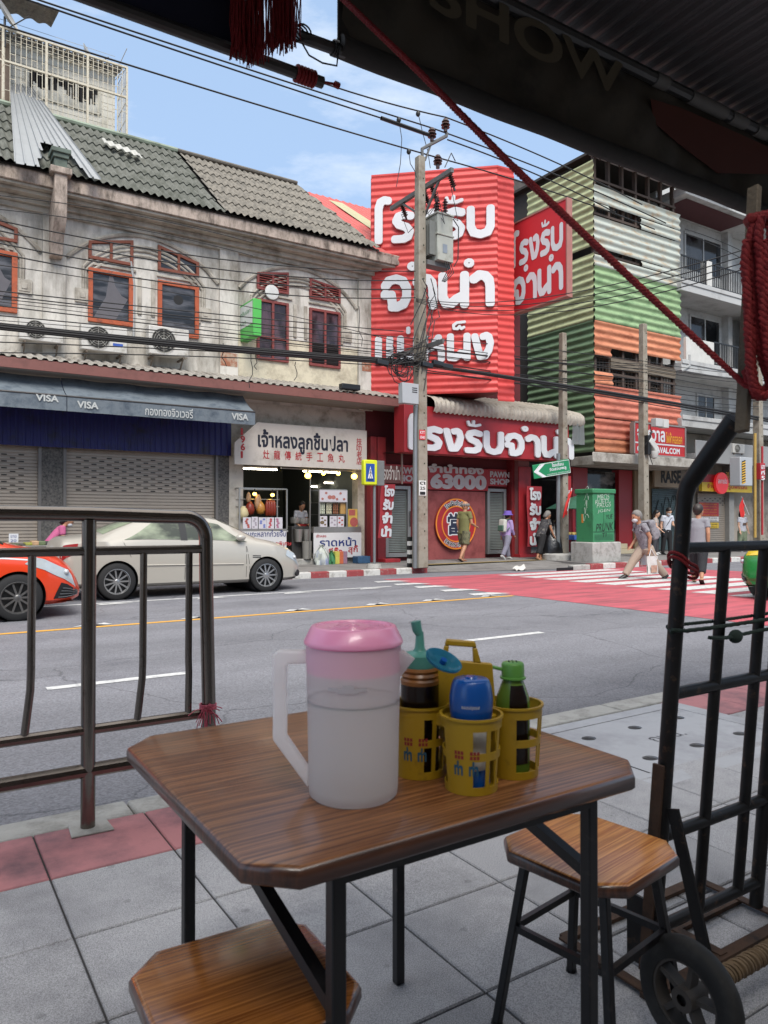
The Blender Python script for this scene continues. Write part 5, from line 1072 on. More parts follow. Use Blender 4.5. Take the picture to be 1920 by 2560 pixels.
for k in range(26):
    x = w0.x + .08 + (w1.x - w0.x - .16) * k / 26; h = random.uniform(.12, .5); cu.box(x, x + .09, Yr - .035, Yr - .022, w0.z - h, w0.z - .02)
cu.build('torn_curtain', M('dark rags', '#1d1c1d', rough=.9, var=.2), wi, smooth=0)
MB().sheet((xb_ - 3.6, YC + .7, zt + .02), (3.75, 0, 0), (0, 1.5, .4), 120, 2, lambda u, v: .02 * math.sin(u * 130)).build('roof', M('grey tin', '#8a8580', rough=.7, var=.2, dirt='#5c4c42', damt=.5), rm_, smooth=40)
MB().sheet((-4, YC - .1, r(330, 225).z), (r(335, 225).x + 4, 0, 0), (0, 1.3, .3), 140, 2, lambda u, v: .03 * math.sin(u * 130)).build('upper_roof', RFN, rm_, smooth=40)
MB().box(-4, r(60, 500).x, Yr - .25, Yr - .01, 11, r(60, 300).z).build('dark_corner', M('dark timber', '#7d6a5a', var=.3), rm_)
cg = thing('roof_cage', 'cream painted steel security cage in front of the rooftop room', 'cage', (2, YC, 11)); CGM = M('cream bars', '#c4bca8', rough=.6, var=.15, scale=20, dirt='#7a5b43', dscale=20, damt=.35)
xc1 = c_(822, 600).x; zt1 = c_(822, 440).z; zb1_ = c_(822, 880).z; xc0 = -3.0; bm_ = MB(); fm_ = MB()
nb = int((xc1 - xc0) / .13)
for k in range(nb + 1): x = xc1 - .13 * k; bm_.box(x - .008, x + .008, YC - .008, YC + .008, zb1_, zt1)
nz2 = int((zt1 - zb1_) / .33)
for k in range(nz2 + 1):
    for j in range(nb): 
        if (j + k) % 2 == 0: x = xc1 - .13 * j; bm_.box(x - .13, x, YC - .007, YC + .007, zb1_ + .33 * k, zb1_ + .33 * k + .014)
for k in range(9): y = YC + .13 * k; bm_.box(xc1 - .008, xc1 + .008, y - .008, y + .008, zb1_, zt1)
for k in range(6): bm_.box(xc1 - .007, xc1 + .007, YC, YC + 1.1, zb1_ + .5 * k, zb1_ + .5 * k + .014)
for k in range(nb + 1): x = xc1 - .13 * k; bm_.bar((x, YC, zt1), (x + (.1 if k % 2 else -.1), YC + 1.0, zt1 + .12), .012, .012)
for k in range(4): bm_.box(xc0, xc1, YC + .25 * k, YC + .25 * k + .012, zt1 + .03 * k, zt1 + .03 * k + .012)
bm_.build('bars', CGM, cg, smooth=0)
for sx in (822, 568, 300, 18): x = c_(sx, 500).x; fm_.box(x - .028, x + .028, YC - .03, YC + .03, zb1_ - .1, zt1 + .02)
for z in (zt1, zb1_, zb1_ + (zt1 - zb1_) * .56): fm_.box(xc0, xc1, YC - .028, YC + .028, z - .025, z + .025)
fm_.build('posts', CGM, cg, smooth=0)
ds = thing('satellite_dish', 'white satellite dish on the rooftop at the top left corner', 'satellite dish', PY(12, 48, YC)); dp = PY(12, 42, YC)
MB().lathe([(0, 0), (.2, .03), (.36, .11), (.365, .12), (.2, .045), (0, .015)], dp, 28, axis=(.75, -.5, .45)).build('dish', M('dish white', '#b9b7b2', rough=.5), ds, smooth=60); MB().tube([dp, dp - Vector((0, 0, .8))], .03, 8).build('mast', PIPE, ds); MB().tube([dp + Vector((.1, -.1, -.3)), dp + Vector((.55, -.3, .05))], .015, 6).build('feed_arm', PIPE, ds)
ds2 = copy_tree(ds, loc=PY(218, 150, Yr + .6)); ds2['label'] = 'satellite dish half hidden behind the roof cage bars'
# ================================================================ pawn shop next door
PRED = M('pawn red', '#a0262c', rough=.5, var=.07, scale=3, dirt='#7d1d22', dscale=2, damt=.35); SALM = M('dusty red wall', '#8f4a49', rough=.85, var=.12, scale=2, dirt='#6b3030', dscale=2, damt=.55)
WLET = M('white letters', '#d2d3d4', rough=.4, var=.03, scale=5); WEDGE = M('letter edge', '#a9a69c', rough=.5)
YP = 17.8
z3 = lambda x, y, Y=YP: PY(900 + x * .2411, 1000 + y * .2411, Y)
z4 = lambda x, y, Y=YP: PY(1260 + x * .20494, 1040 + y * .20494, Y)
ps = thing('pawn_shop', 'dark red pawn shop front with shutter doors and a round emblem under its canopy', 'pawn shop', (14, YP, 0))
pxl, pxr = z3(90, 1600).x, 17.2
wl2 = MB(); wl2.box(pxl, pxr, YP + .12, YP + .4, 0, 4.6); wl2.box(pxl + .1, pxr, YP + .42, 25, 3.5, 9.2); wl2.build('wall', M('deep red wall', '#5f2024', rough=.8, var=.12), ps, smooth=0)
m0, m1 = z3(694, 1500).x, z3(1298, 1500).x; mp_ = MB(); mp_.box(m0, m1, YP, YP + .115, 0, z3(800, 940).z)
for k in range(1, 3): mp_.box(m0 - .001, m1 + .001, YP - .004, YP - .001, k * .72, k * .72 + .012)
mp_.build('plinth_panel', SALM, ps, smooth=0)
a, b = z3(690, 935, YP - .02), z3(1320, 690, YP - .02); pb = MB().box(a.x, z3(1318, 900).x, YP - .05, YP - .002, z3(694, 935).z + .02, z3(694, 690).z).build('price_board', PRED, ps, bevel=.01)
t_ = MB(); yb_ = YP - .056; write(t_, '63000', (z3(716, 920).x, yb_, z3(716, 918).z), (1, 0, 0), (0, 0, 1), w=z3(1298, 900).x - z3(716, 900).x, h=z3(716, 762).z - z3(716, 918).z, depth=.012, bold=.06, res=34)
write(t_, 'จำนำทอง', (z3(695, 755).x, yb_, z3(695, 752).z), (1, 0, 0), (0, 0, 1), w=z3(1270, 755).x - z3(695, 755).x, h=.27, depth=.01, bold=.05, res=30); t_.build('lettering', M('dull white letters', '#b3adab', rough=.5), pb, smooth=0)
def shut_door(x0, x1, zt):
    f = MB()
    for x in (x0 + .05, x1 - .05): f.box(x - .05, x + .05, YP - .03, YP + .11, .12, zt)
    f.box(x0 + .1, x1 - .1, YP - .028, YP + .108, zt - .1, zt); f.box(x0 + .1, x1 - .1, YP - .028, YP + .108, .12, .24)
    d = f.build('door', M('aluminium frame', '#8d8c8a', rough=.4, metal=.5, var=.08), ps, bevel=.006); n = int((zt - .36) / .05); mb = MB()
    for k in range(n): z = .26 + .05 * k; mb.obox(((x0 + x1) / 2, YP + .05, z + .02), ((x1 - x0) / 2 - .1, 0, 0), (0, .004, .018), (0, .004, -.003))
    mb.build('slats', M('grey slats', '#6d726d', rough=.5, var=.06, dirt='#575c57', damt=.4), d, smooth=0)
    MB().tube([(x1 - .05, YP - .07, 1.0), (x1 - .05, YP - .07, 1.45)], .015, 8).build('handle', STEEL, d)
d1a, d1b = z3(262, 1500).x, z3(520, 1500).x; d2a, d2b = z3(1318, 1500).x, z3(1512, 1500).x; zd = z3(400, 890).z
shut_door(d1a, d1b, zd); shut_door(d2a, d2b, zd)
for (xa, xb_) in ((d1a, m0 - .03), (d2a, z3(1520, 800).x)):
    o = MB().box(xa, xb_, YP - .02, YP + .11, zd + .08, zd + .62).build('pawn_board', PRED, ps, bevel=.008); t_ = MB()
    for s_, zz in (('PAWN', zd + .36), ('SHOP', zd + .13)): write(t_, s_, (xa + .1 if xa > 13 else xb_ - 1.15, YP - .024, zz), (1, 0, 0), (0, 0, 1), w=.82, h=.19, depth=.006, bold=.05, res=28)
    t_.build('lettering', M('dull white letters', '#b3adab'), o, smooth=0)
for x0, x1 in ((pxl, z3(150, 1500).x), (z3(160, 1500).x, z3(245, 1500).x), (m0 - .36, m0 - .16), (z3(1545, 1500).x, z4(60, 1500).x), (z4(65, 1500).x, z4(135, 1500).x)): MB().box(x0, x1, YP - .12, YP + .11, 0, 3.55).build('pilaster', M('red pilaster', '#7d1f23', rough=.6, var=.1, dirt='#5a171a', damt=.4), ps, bevel=.008)
kx0, kx1 = z4(178, 1500, 17.5).x, z4(312, 1500, 17.5).x
k_ = MB(); k_.box(kx0, kx1, 17.5, 17.9, 0, 3.6); k_.build('column', M('pinkish column', '#8f5c5b', rough=.85, var=.12, dirt='#6b4140', damt=.5), ps, bevel=.01)
MB().box(kx0 - .02, kx1 + .02, 17.45, 17.499, 0, 2.9).box(kx0 - .03, kx1 + .9, 17.4, 17.9, 0, .1).build('column_trim', PRED, ps, bevel=.006)
MB().box(z3(165, 1690).x, z3(320, 1690).x, 17.3, 17.67, 0, .1).build('red_step', PRED, ps, bevel=.01)
# round emblem
ec = z3(985, 1285, YP - .06); er = (z3(985, 1022).z - z3(985, 1548).z) / 2
em = MB(); em.lathe([(0, 0), (er, 0), (er, -.05), (0, -.05)], ec, 56, axis=(0, 1, 0)); emo = em.build('emblem', PRED, ps, smooth=30)
og = MB()
for r0, r1 in ((er * .945, er * 1.0), (er * .665, er * .715)): og.lathe([(r0, 0), (r1, 0), (r1, -.012), (r0, -.012), (r0, 0)], ec - Vector((0, .05, 0)), 56, axis=(0, 1, 0))
og.build('orange_rings', M('orange ring', '#d9822b', rough=.5), emo, smooth=30)
for bo, dp, mt, nm in ((.075, .003, WLET, 'outline'), (.022, .006, M('dark blue letter', '#22283d', rough=.5), 'character')):
    t_ = MB(); s_ = er * (.93 if bo > .05 else .84); write(t_, '當', (ec.x - s_ / 2, ec.y - .051, ec.z - s_ / 2), (1, 0, 0), (0, 0, 1), w=s_, h=s_, depth=dp, bold=bo, res=34); t_.build(nm, mt, emo, smooth=0)
def ringtext(s_, mid, rad, h, w, flip, bo, dp, mt, nm):
    def W(a, b, d):
        if flip: an = R(mid) - (a - w / 2) / rad; rr_ = rad + b - h / 2
        else: an = R(mid) + (a - w / 2) / rad; rr_ = rad - b + h / 2
        return Vector((ec.x + rr_ * math.cos(an), ec.y - .051 - d, ec.z + rr_ * math.sin(an)))
    t_ = MB(); write(t_, s_, (0, 0, 0), (1, 0, 0), (0, 1, 0), w=w, h=h, depth=dp, bold=bo, res=24, warp=W); t_.build(nm, mt, emo, smooth=0)
for bo, dp, mt in ((.10, .003, WLET), (.03, .0055, M('black ink', '#141313', var=0))):
    e_ = .03 if bo > .05 else 0
    ringtext('โรงรับจำนำ', 96, er * .83, er * .2 + e_, er * .95 + e_, True, bo, dp, mt, 'lettering'); ringtext('PAWN SHOP', 270, er * .83, er * .15 + e_, er * 1.15 + e_, False, bo, dp, mt, 'lettering')
# hanging cloth banners and small boards
def banner(p0, p1, zb, Y, label, lean=0.):
    x0, x1, zt = p0, p1[0], p1[1]; t = thing('banner', label, 'banner', ((x0 + x1) / 2, Y, zb))
    f = lambda x, z: (x + lean * (z - zb), z)
    MB().sheet((x0, Y, zb), (x1 - x0, 0, 0), (lean * (zt - zb), 0, zt - zb), 6, 16, lambda u, v: .03 * math.sin(v * 6 + u * 2), (0, -1, 0)).build('cloth', M('red banner', '#a8333a', rough=.7, var=.06, dirt='#8a2a30', damt=.3), t, smooth=60)
    tt = MB(); n = 4; hh = (zt - zb) / n
    for k, s_ in enumerate(('โรง', 'รับ', 'จำ', 'นำ')):
        z = zt - hh * (k + .93); write(tt, s_, (x0 + .06 + lean * (z - zb), Y - .045, z), (1, 0, 0), (lean, 0, 1), w=(x1 - x0) * .82, h=hh * .84, depth=.003, bold=.055, res=26, N=(0, -1, 0))
    tt.build('lettering', WLET, t, smooth=0); return t
p = z3(185, 1430, 17.0); q = z3(318, 1430, 17.0); zt = z3(210, 870, 17.0).z; banner(p.x, (q.x, zt), p.z, 17.0, 'leaning red cloth banner with white Thai letters beside the crossing sign', .09)
p = z4(285, 1680, 17.2); q = z4(455, 1680, 17.2); zt = z4(290, 855, 17.2).z; banner(p.x, (q.x, zt), .35, 17.2, 'red banner with white Thai letters at the mouth of the alley')
a, b = z3(225, 865, 17.1), z3(412, 680, 17.1); hs = thing('hanging_sign', 'small brown hanging sign with pale Thai letters behind the crossing sign', 'sign', (a.x, 17.1, a.z)); MB().box(a.x, b.x, 17.06, 17.1, z3(230, 860, 17.1).z, z3(230, 680, 17.1).z).build('board', M('brown board', '#5b322d', rough=.6), hs, bevel=.005)
t_ = MB(); write(t_, 'รงจำนำ', (a.x + .02, 17.055, a.z + .1), (1, 0, 0), (0, 0, 1), w=(b.x - a.x) * .9, h=.4, depth=.004, bold=.02, res=26); t_.build('lettering', M('pale letters', '#b9b0a6'), hs, smooth=0)
MB().box(b.x, b.x + .04, 17.0, 17.04, z3(420, 870, 17).z, z3(440, 290, 17).z).build('hanger', M('rust hanger', '#7d6a60', var=.3), hs)
# the long fascia board with raised letters, and the white canopy above
YB = 16.6
bx0, bx1 = z3(458, 400, YB).x, z4(792, 400, YB).x; bz0 = z3(1000, 570, YB).z; bz1 = z3(700, 95, YB).z + .08
fb = thing('fascia_sign', 'long red fascia board with raised white Thai letters over the pawn shop', 'signboard', ((bx0 + bx1) / 2, YB, bz0)); MB().box(bx0, bx1, YB, YB + .5, bz0, bz1).build('board', PRED, fb, bevel=.01)
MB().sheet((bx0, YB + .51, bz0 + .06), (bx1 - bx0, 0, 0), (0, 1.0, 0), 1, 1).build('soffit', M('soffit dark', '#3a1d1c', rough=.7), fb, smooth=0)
t_ = MB(); lx0 = z3(490, 480, YB).x; lx1 = bx1 + .15
write(t_, '~โรงรับจำนำ', (lx0, YB - .02, z3(490, 505, YB).z - .03), (1, 0, 0), (0, 0, 1), w=lx1 - lx0, h=(bz1 - bz0) * .80, depth=.06, bold=.034, res=44); t_.build('lettering', WLET, fb, smooth=30)
dl = MB()
for k in range(6): dl.lathe([(0, -.01), (.13, -.01), (.15, .0), (.15, .02)], (bx0 + .7 + k * 1.05, YB + .75, bz0 + .045), 16)
dl.build('downlight', M('downlight', '#c9b79a', rough=.3), fb)
cn = thing('corrugated_canopy', 'cream corrugated roll edged canopy sheet above the red fascia board', 'canopy', ((bx0 + bx1) / 2, 16.4, bz1))
pr = [(YB - .12, bz1 - .16), (YB - .2, bz1 - .02), (YB - .17, bz1 + .14), (YB + .0, bz1 + .27), (YB + .5, bz1 + .42), (YP + .1, bz1 + .7)]
cx0, cx1 = bx0 + .9, bx1 + .55; nn = int((cx1 - cx0) / .16 * 6); vs = []
for j, (y, z) in enumerate(pr):
    for i in range(nn + 1): d = .025 * math.sin(i / 6 * 2 * math.pi); vs.append((cx0 + (cx1 - cx0) * i / nn, y - d * .7, z + d * .7))
MB().add(vs, [(j * (nn + 1) + i, j * (nn + 1) + i + 1, (j + 1) * (nn + 1) + i + 1, (j + 1) * (nn + 1) + i) for j in range(len(pr) - 1) for i in range(nn)]).build('sheet', M('cream tin', '#b3ab9e', rough=.6, metal=.1, var=.08, dirt='#8b8276', dscale=3, damt=.5), cn, smooth=50)
MB().sheet((cx1 - .55, YB - .12, bz1 - .75), (.55, 0, 0), (0, 0, .85), 10, 8, lambda u, v: .04 * math.sin(u * 14 + 2 * v), (0, -1, 0)).build('plastic_flap', mat_milky('clear plastic sheet', '#b9bcbd', .35, .3, .5), cn, smooth=60)
# ---------------------------------------------------------------- the big angled billboard of red corrugated sheet
BRD = M('billboard red', '#cc4440', rough=.45, metal=.05, var=.05, scale=2, dirt='#a82e2c', dscale=1.5, damt=.3)
bl = Vector((PY(928, 900, 17.9).x, 17.9, 0)); bd = Vector((.737, -.676, 0)); bw = 3.57; bN = Vector((-.676, -.737, 0))
bo = np.array(bl); bn = np.array(bN)
BP = lambda x, y: PP(x, y, bo, bn)
ztop = BP(928, 442).z; zbot = BP(1244, 975).z; bbth = thing('billboard', 'huge red corrugated metal billboard with bold white Thai letters above the pawn shop', 'billboard', (12.5, 16.7, zbot))
per = .19
def corr(mb, o, d, w_, z0, z1, period=per, amp=.015, nrm=None, nu=1):
    n = int((z1 - z0) / period * 8); N = Vector(nrm); vs = []
    for j in range(n + 1):
        z = z0 + (z1 - z0) * j / n; t = ((z - z0) / period) % 1; h = amp * (1 if t < .5 else -1) if False else amp * math.sin(2 * math.pi * t)
        for i in range(nu + 1): p = Vector(o) + Vector(d) * (w_ * i / nu); p = p + N * h; vs.append((p.x, p.y, z))
    k = nu + 1
    return mb.add(vs, [(j * k + i, j * k + i + 1, (j + 1) * k + i + 1, (j + 1) * k + i) for j in range(n) for i in range(nu)])
corr(MB(), bl, bd, bw, zbot - .06, ztop, nrm=bN).build('panel', BRD, bbth, smooth=60)
fe = bl + bd * bw; f2 = Vector((PX(1285, 600, 14.30).x, PX(1285, 600, 14.30).y, 0)); fd = (f2 - fe); fw = fd.length; fd.normalize(); fN = Vector((fd.y, -fd.x, 0))
if fN.y > 0: fN = -fN
corr(MB(), fe, fd, fw, zbot - .3, ztop - .02, nrm=fN).build('side_panel', BRD, bbth, smooth=60)
MB().prism([(bl.x, bl.y, ztop), (fe.x, fe.y, ztop), (f2.x, f2.y, ztop - .02), (f2.x + .1, 18.6, ztop), (bl.x + .9, 18.6, ztop)], (0, 0, .05)).build('cap', BRD, bbth, smooth=0)
MB().prism([(bl.x + .05, bl.y + .1, zbot), (fe.x, fe.y + .12, zbot), (f2.x - .03, f2.y + .1, zbot), (f2.x - .03, 18.5, zbot), (bl.x + .9, 18.5, zbot)], (0, 0, ztop - zbot)).build('core', M('core dark red', '#6d1c1c'), bbth, smooth=0)
BH = M('board bracket', '#3a3330'); 
def bl_text(s_, x0, y0, x1, y1, bold):
    """letters between two image corners (lower left, upper right) on the billboard plane"""
    a = BP(x0, y0); b = BP(x1, y1); wd = (Vector((b.x - a.x, b.y - a.y, 0))).length; t_ = MB()
    write(t_, s_, a + bN * .03, bd, (0, 0, 1), w=wd, h=b.z - a.z, depth=.07, bold=bold, res=46, N=bN); t_.build('lettering', [WLET], bbth, smooth=30)
z6 = lambda x, y: (1000 + x * .2893, 400 + y * .2893)
bl_text('~โรงรับ', 938, 615, 1237, 474, .036)
bl_text('~จำนำ', 953, 783, 1237, 645, .036)
bl_text('~แม่หม็ง', 939, 912, 1235, 800, .028)
# ---------------------------------------------------------------- double faced sign standing out over the road
sx_ = 14.55; S_ = lambda x, y: PX(x, y, sx_); y0 = S_(1416, 600).y; y1 = S_(1275, 650).y; zt = (S_(1275, 566).z + S_(1412, 500).z) / 2; zb = (S_(1275, 786).z + S_(1414, 738).z) / 2
PRED2 = M('sign red', '#c2272e', rough=.45, var=.04); dsn = thing('projecting_sign', 'red double sided sign with white Thai letters projecting over the road beside the billboard', 'sign', (sx_, y1, zb))
MB().box(sx_, sx_ + .16, y0, y1, zb, zt).build('board', PRED2, dsn, smooth=0); fr = MB()
for a, b in (((y0 - .04, zb - .04), (y1 + .04, zb)), ((y0 - .04, zt), (y1 + .04, zt + .04)), ((y0 - .04, zb + .001), (y0, zt - .001)), ((y1, zb + .001), (y1 + .04, zt - .001))): fr.box(sx_ - .02, sx_ + .18, a[0], b[0], a[1], b[1])
fr.build('frame', M('dull frame', '#a8746a', rough=.6, metal=.3, var=.2), dsn, smooth=0)
t_ = MB(); yw = y1 - y0; hz_ = zt - zb
for s_, zz in (('~โรงรับ', zb + hz_ * .50), ('~จำนำ', zb + hz_ * .07)): write(t_, s_, (sx_ - .004, y1 - .05 * yw, zz), (0, -1, 0), (0, 0, 1), w=yw * .90, h=hz_ * .42, depth=.004, bold=.036, res=44, N=(-1, 0, 0))
t_.build('lettering', WLET, dsn, smooth=0)
MB().box(sx_ + .03, sx_ + .1, y1 + .04, y1 + .5, zt - .5, zt - .42).box(sx_ + .03, sx_ + .1, y1 + .04, y1 + .5, zb + .1, zb + .18).build('bracket', BH, dsn)
# pink roof beyond the billboard
pr_ = thing('pink_roof', 'pink metal sheet roof with one pale yellow strip beyond the shophouse ridge', 'roof', (12, 19, ZE)); n = 200
x0_ = PY(741, 463, 21).x - 1.2; rf = MB(); vs = []; o_ = RO + RN * -.12; nu = 180
for j in range(5):
    for i in range(nu + 1): x = xr_ - .7 + (x0_ - 0 - (xr_ - .7)) * j / 4 * .0 + 6.5 * i / nu - 2.0 * (j / 4); t = (x * 4) % 1; vs.append(tuple(o_ + Vector((x, 0, 0)) + RV * (j / 4 * 1.0) + RN * (.025 if t < .2 else 0)))
rf.add(vs, [(j * (nu + 1) + i, j * (nu + 1) + i + 1, (j + 1) * (nu + 1) + i + 1, (j + 1) * (nu + 1) + i) for j in range(4) for i in range(nu)]); rf.build('sheet', M('pink tin', '#b8544f', rough=.6, var=.08, dirt='#9a4a42', damt=.4), pr_, smooth=0)
q = [PP(x, y, tuple(o_ + RN * .04), RN) for x, y in ((820, 500), (862, 513), (925, 560), (925, 580), (920, 566))]
q = [PP(640 + x * .3858, y * .3858, tuple(o_ + RN * .04), RN) for x, y in ((470, 1295), (560, 1315), (742, 1432), (742, 1480))]
MB().add(q, [(0, 1, 2, 3)]).build('clear_strip', M('yellowed strip', '#a9a27a', rough=.5), pr_, smooth=0)
# ================================================================ green and orange corrugated building on the corner
YG = 17.0; XG = PY(1485, 700, YG).x; xg1 = PY(1700, 700, YG).x
gb = thing('corrugated_building', 'corner building clad in torn green, white and orange corrugated sheets', 'building', (XG + 2, YG, 0))
CG = {k: M('sheet ' + k, c, rough=.6, metal=.05, var=.10, scale=3, dirt=dd, dscale=1.6, damt=da, dstretch=(1, 1, 3)) for k, c, dd, da in (('white', '#b3b8ae', '#a8885f', .42), ('green', '#8fa97c', '#5d7d54', .5), ('orange', '#cb8562', '#a05a3d', .5), ('side green', '#b4ba8c', '#8d8f66', .55), ('dark green', '#66805f', '#5b6b50', .5), ('salmon', '#c97a64', '#a2503e', .5))}
G = lambda y: DY(1283, y, YG).z
wG = xg1 - XG; zgt = G(345); zgb = G(975)
def gpan(fx0, fx1, yt, yb, mat, proud=0.):
    corr(MB(), (XG + wG * fx0, YG - proud, 0), (1, 0, 0), wG * (fx1 - fx0), G(yb), G(yt), .255, .032, (0, -1, 0), 3).build('cladding_sheet', CG[mat], gb, smooth=60)
gpan(.0, 1, 398, 434, 'white'); gpan(.0, .16, 435, 447, 'white', .02); gpan(.52, 1, 436, 462, 'white', .01); gpan(0, 1, 465, 532, 'white'); gpan(.53, 1, 533, 546, 'white', .01); gpan(0, 1, 548, 572, 'white'); gpan(0, 1, 573, 690, 'green', .02)
gpan(0, 1, 691, 746, 'orange'); gpan(0, .18, 747, 766, 'orange', .01); gpan(0, .20, 800, 828, 'orange'); gpan(0, 1, 829, 900, 'salmon', .01); gpan(0, 1, 901, 945, 'salmon'); gpan(0, .78, 946, 975, 'orange', .01)
yl_ = PX(1320, 700, XG).y; wS = yl_ - YG
for yt, yb, mt in ((345, 530, 'side green'), (545, 690, 'side green'), (691, 860, 'dark green'), (861, 975, 'dark green')):
    corr(MB(), (XG - .02, yl_, 0), (0, -1, 0), wS, G(yb), G(yt), .255, .03, (-1, 0, 0), 3).build('side_sheet', CG[mt], gb, smooth=60)
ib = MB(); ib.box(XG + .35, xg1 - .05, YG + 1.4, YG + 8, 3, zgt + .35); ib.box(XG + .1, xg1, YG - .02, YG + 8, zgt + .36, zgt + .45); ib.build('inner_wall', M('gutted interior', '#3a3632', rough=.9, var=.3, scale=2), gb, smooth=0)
st_ = MB(); SB = M('rusty girder', '#4a3d35', rough=.8, var=.3, scale=14)
for x in np.linspace(XG + .2, xg1 - .2, 7): st_.box(x - .05, x + .05, YG + .12, YG + .25, zgb, zgt + .3)
for y in (380, 420, 455, 540, 765, 800, 830): st_.box(XG + .1, xg1 - .1, YG + .10, YG + .18, G(y) - .04, G(y) + .04)
for k in range(5): st_.bar((XG + .6 + k * .8, YG + .3, G(445)), (XG + 1.2 + k * .8, YG + .9, G(370)), .05, .05); st_.bar((XG + .4 + k * .9, YG + .3, G(828)), (XG + 1.0 + k * .9, YG + 1.2, G(770)), .06, .06)
for k in range(26): x = XG + .2 + (wG - .4) * k / 26; st_.box(x - .012, x + .012, YG + .22, YG + .24, G(830), G(755)); st_.box(x - .012, x + .012, YG + .5, YG + .52, G(470), G(375))
for k in range(5): z = G(830) + (G(755) - G(830)) * k / 5; st_.box(XG + .1, xg1 - .1, YG + .2, YG + .215, z, z + .02)
st_.build('framework', SB, gb, smooth=0)
tl_ = MB()
for k in range(3): tl_.box(XG + .9, xg1 - .2, YG + .05, YG + .3, G(775) + .12 * k - .2, G(775) + .12 * k - .1)
tl_.build('old_rafters', M('old wood', '#6f6558', rough=.9, var=.3, scale=9), gb)
tm = MB(); zr_ = G(340) + .12; tm.obox(((XG + xg1) / 2 + 1.2, YG - .3, zr_ + .1), (wG / 2 + 1.2, 0, 0), (0, .5, .0), (0, 0, .07)); tm.build('roof_edge', M('pale roof edge', '#b3b1ab', rough=.6), gb)
for k in range(2): MB().tube([(XG + .2 + k, YG - .1, zgt), (XG + .5 + k * .9, YG + .5, zgt + 1.4)], .03, 6).build('roof_strut', SB, gb)
# concrete canopy over its ground floor
cz0, cz1 = z4(1080, 560, 16.0).z, z4(1080, 440, 16.0).z; gx0 = z4(790, 500, 16.4).x; gx1 = 24.0
MB().prism([(XG - .3, 17.8, cz0), (XG - .3, 16.7, cz0), (PY(1481, 1150, 15.9).x, 15.9, cz0), (gx1, 15.9, cz0), (gx1, 17.8, cz0)], (0, 0, cz1 - cz0)).build('canopy_slab', M('stained canopy', '#a6a198', rough=.85, var=.12, dirt='#6b645b', dscale=2, damt=.6), gb, bevel=.02)
for a, b in ((XG, XG + .75), (PY(1546, 1300, 18).x, PY(1580, 1300, 18).x)): MB().box(a, b, 17.97, 18.3, 0, cz0 - .002).build('red_column', M('glossy red column', '#8c1a20', rough=.35, var=.08), gb, bevel=.01)
GW2 = M('brown wall', '#7d6a52', rough=.8, var=.1); MB().box(PY(1581, 1300, 18).x, 24.0, 17.9, 18.3, 0, cz0 - .001).build('brown_pier', GW2, gb)
MB().box(XG + .76, PY(1545, 1300, 18).x, 18.12, 18.16, .3, cz0 - .1).build('shop_glass', mat_glass('shop glass', '#1a1a1b', '#6f6a66', (1.2, 1, 2.2), .06), gb, smooth=0)
MB().box(XG + .0, PY(1583, 1300, 17.4).x, 17.3, 18.1, 0, .16).box(XG + .5, PY(1583, 1300, 17.4).x, 17.65, 18.1, .161, .34).build('step', M('cream step', '#b5a98f', rough=.6, var=.06), gb, bevel=.01)
# dark backs of buildings down the alley
al = thing('alley_building', 'dark narrow building with barred windows down the alley behind the billboard', 'building', (24, 25, 0)); MB().box(22.4, 27, 25, 27, 0, DY(1130, 392, 25).z).build('wall', M('alley wall', '#55504d', rough=.9, var=.2, dirt='#2d2a29', damt=.6), al, smooth=0)
wn_ = MB(); wv_ = MB()
for z in (5.5, 9, 12.5):
    for x in (22.7, 24.8): 
        wn_.box(x, x + 1.7, 24.96, 24.99, z, z + 2)
        for k in range(12): wv_.box(x + .14 * k, x + .14 * k + .03, 24.9, 24.93, z, z + 2)
        for k in range(6): wv_.box(x, x + 1.7, 24.905, 24.935, z + .38 * k, z + .38 * k + .03)
wn_.build('window', M('dark void', '#100d0c'), al, smooth=0); wv_.build('window_bars', M('bar grey', '#7a7672'), al, smooth=0)
MB().add([(17.3, 17.9, .002), (XG - .05, 17.9, .002), (XG - .05, 25, .002), (17.3, 25, .002)], [(0, 1, 2, 3)]).build('alley_floor', FP, al, smooth=0)
MB().box(17.35, XG, 20.2, 20.4, 0, 3.0).build('alley_shade_slab', M('alley shade', '#141314', rough=.9, var=.3), al, smooth=0)  # added dark slab, its colour standing in for the alley's shade
MB().tube([(f2.x + .12, 17.6, 5.5), (f2.x + .12, 17.6, ztop - .8)], .06, 8).build('white_pipe', M('white pvc', '#bcbab5', rough=.4), al)
# ================================================================ grey apartment block on the right
ap = thing('apartment_block', 'grey concrete apartment block with balconies and black railings beyond the orange cladding', 'apartment block', (28, 17.5, 0)); YAp = 18.2; YF = 16.8
zR = lambda x, y, Y=YF: PY(1560 + x * .25316, 500 + y * .25316, Y)
GREY = M('grey render', '#b0b0ae', rough=.85, var=.06, scale=1.5, dirt='#8b8a87', dscale=1.5, damt=.45)
ax0, ax1 = zR(566, 800).x, 40.0; w0 = MB(); w0.box(ax0, ax1, YAp, YAp + 6, 3.0, 16.5); w0.build('wall', GREY, ap, smooth=0)
zsl = [zR(566, 800).z, zR(566, 1595).z, 4.95]; th_ = .32
sb = MB()
for z in zsl: sb.box(ax0, ax1, YF, YAp - .001, z - th_, z); sb.box(ax0, ax1, YF - .04, YF - .001, z - .06, z + .10)
sb.box(ax0, ax1, YF - .2, YAp - .002, zR(690, 0).z - .0, zR(690, 0).z + .3); sb.build('balcony_slab', GREY, ap, bevel=.015)
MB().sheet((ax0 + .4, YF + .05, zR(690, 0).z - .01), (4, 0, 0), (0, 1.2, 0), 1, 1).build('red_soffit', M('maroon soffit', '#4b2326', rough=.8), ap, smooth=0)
pd = MB()
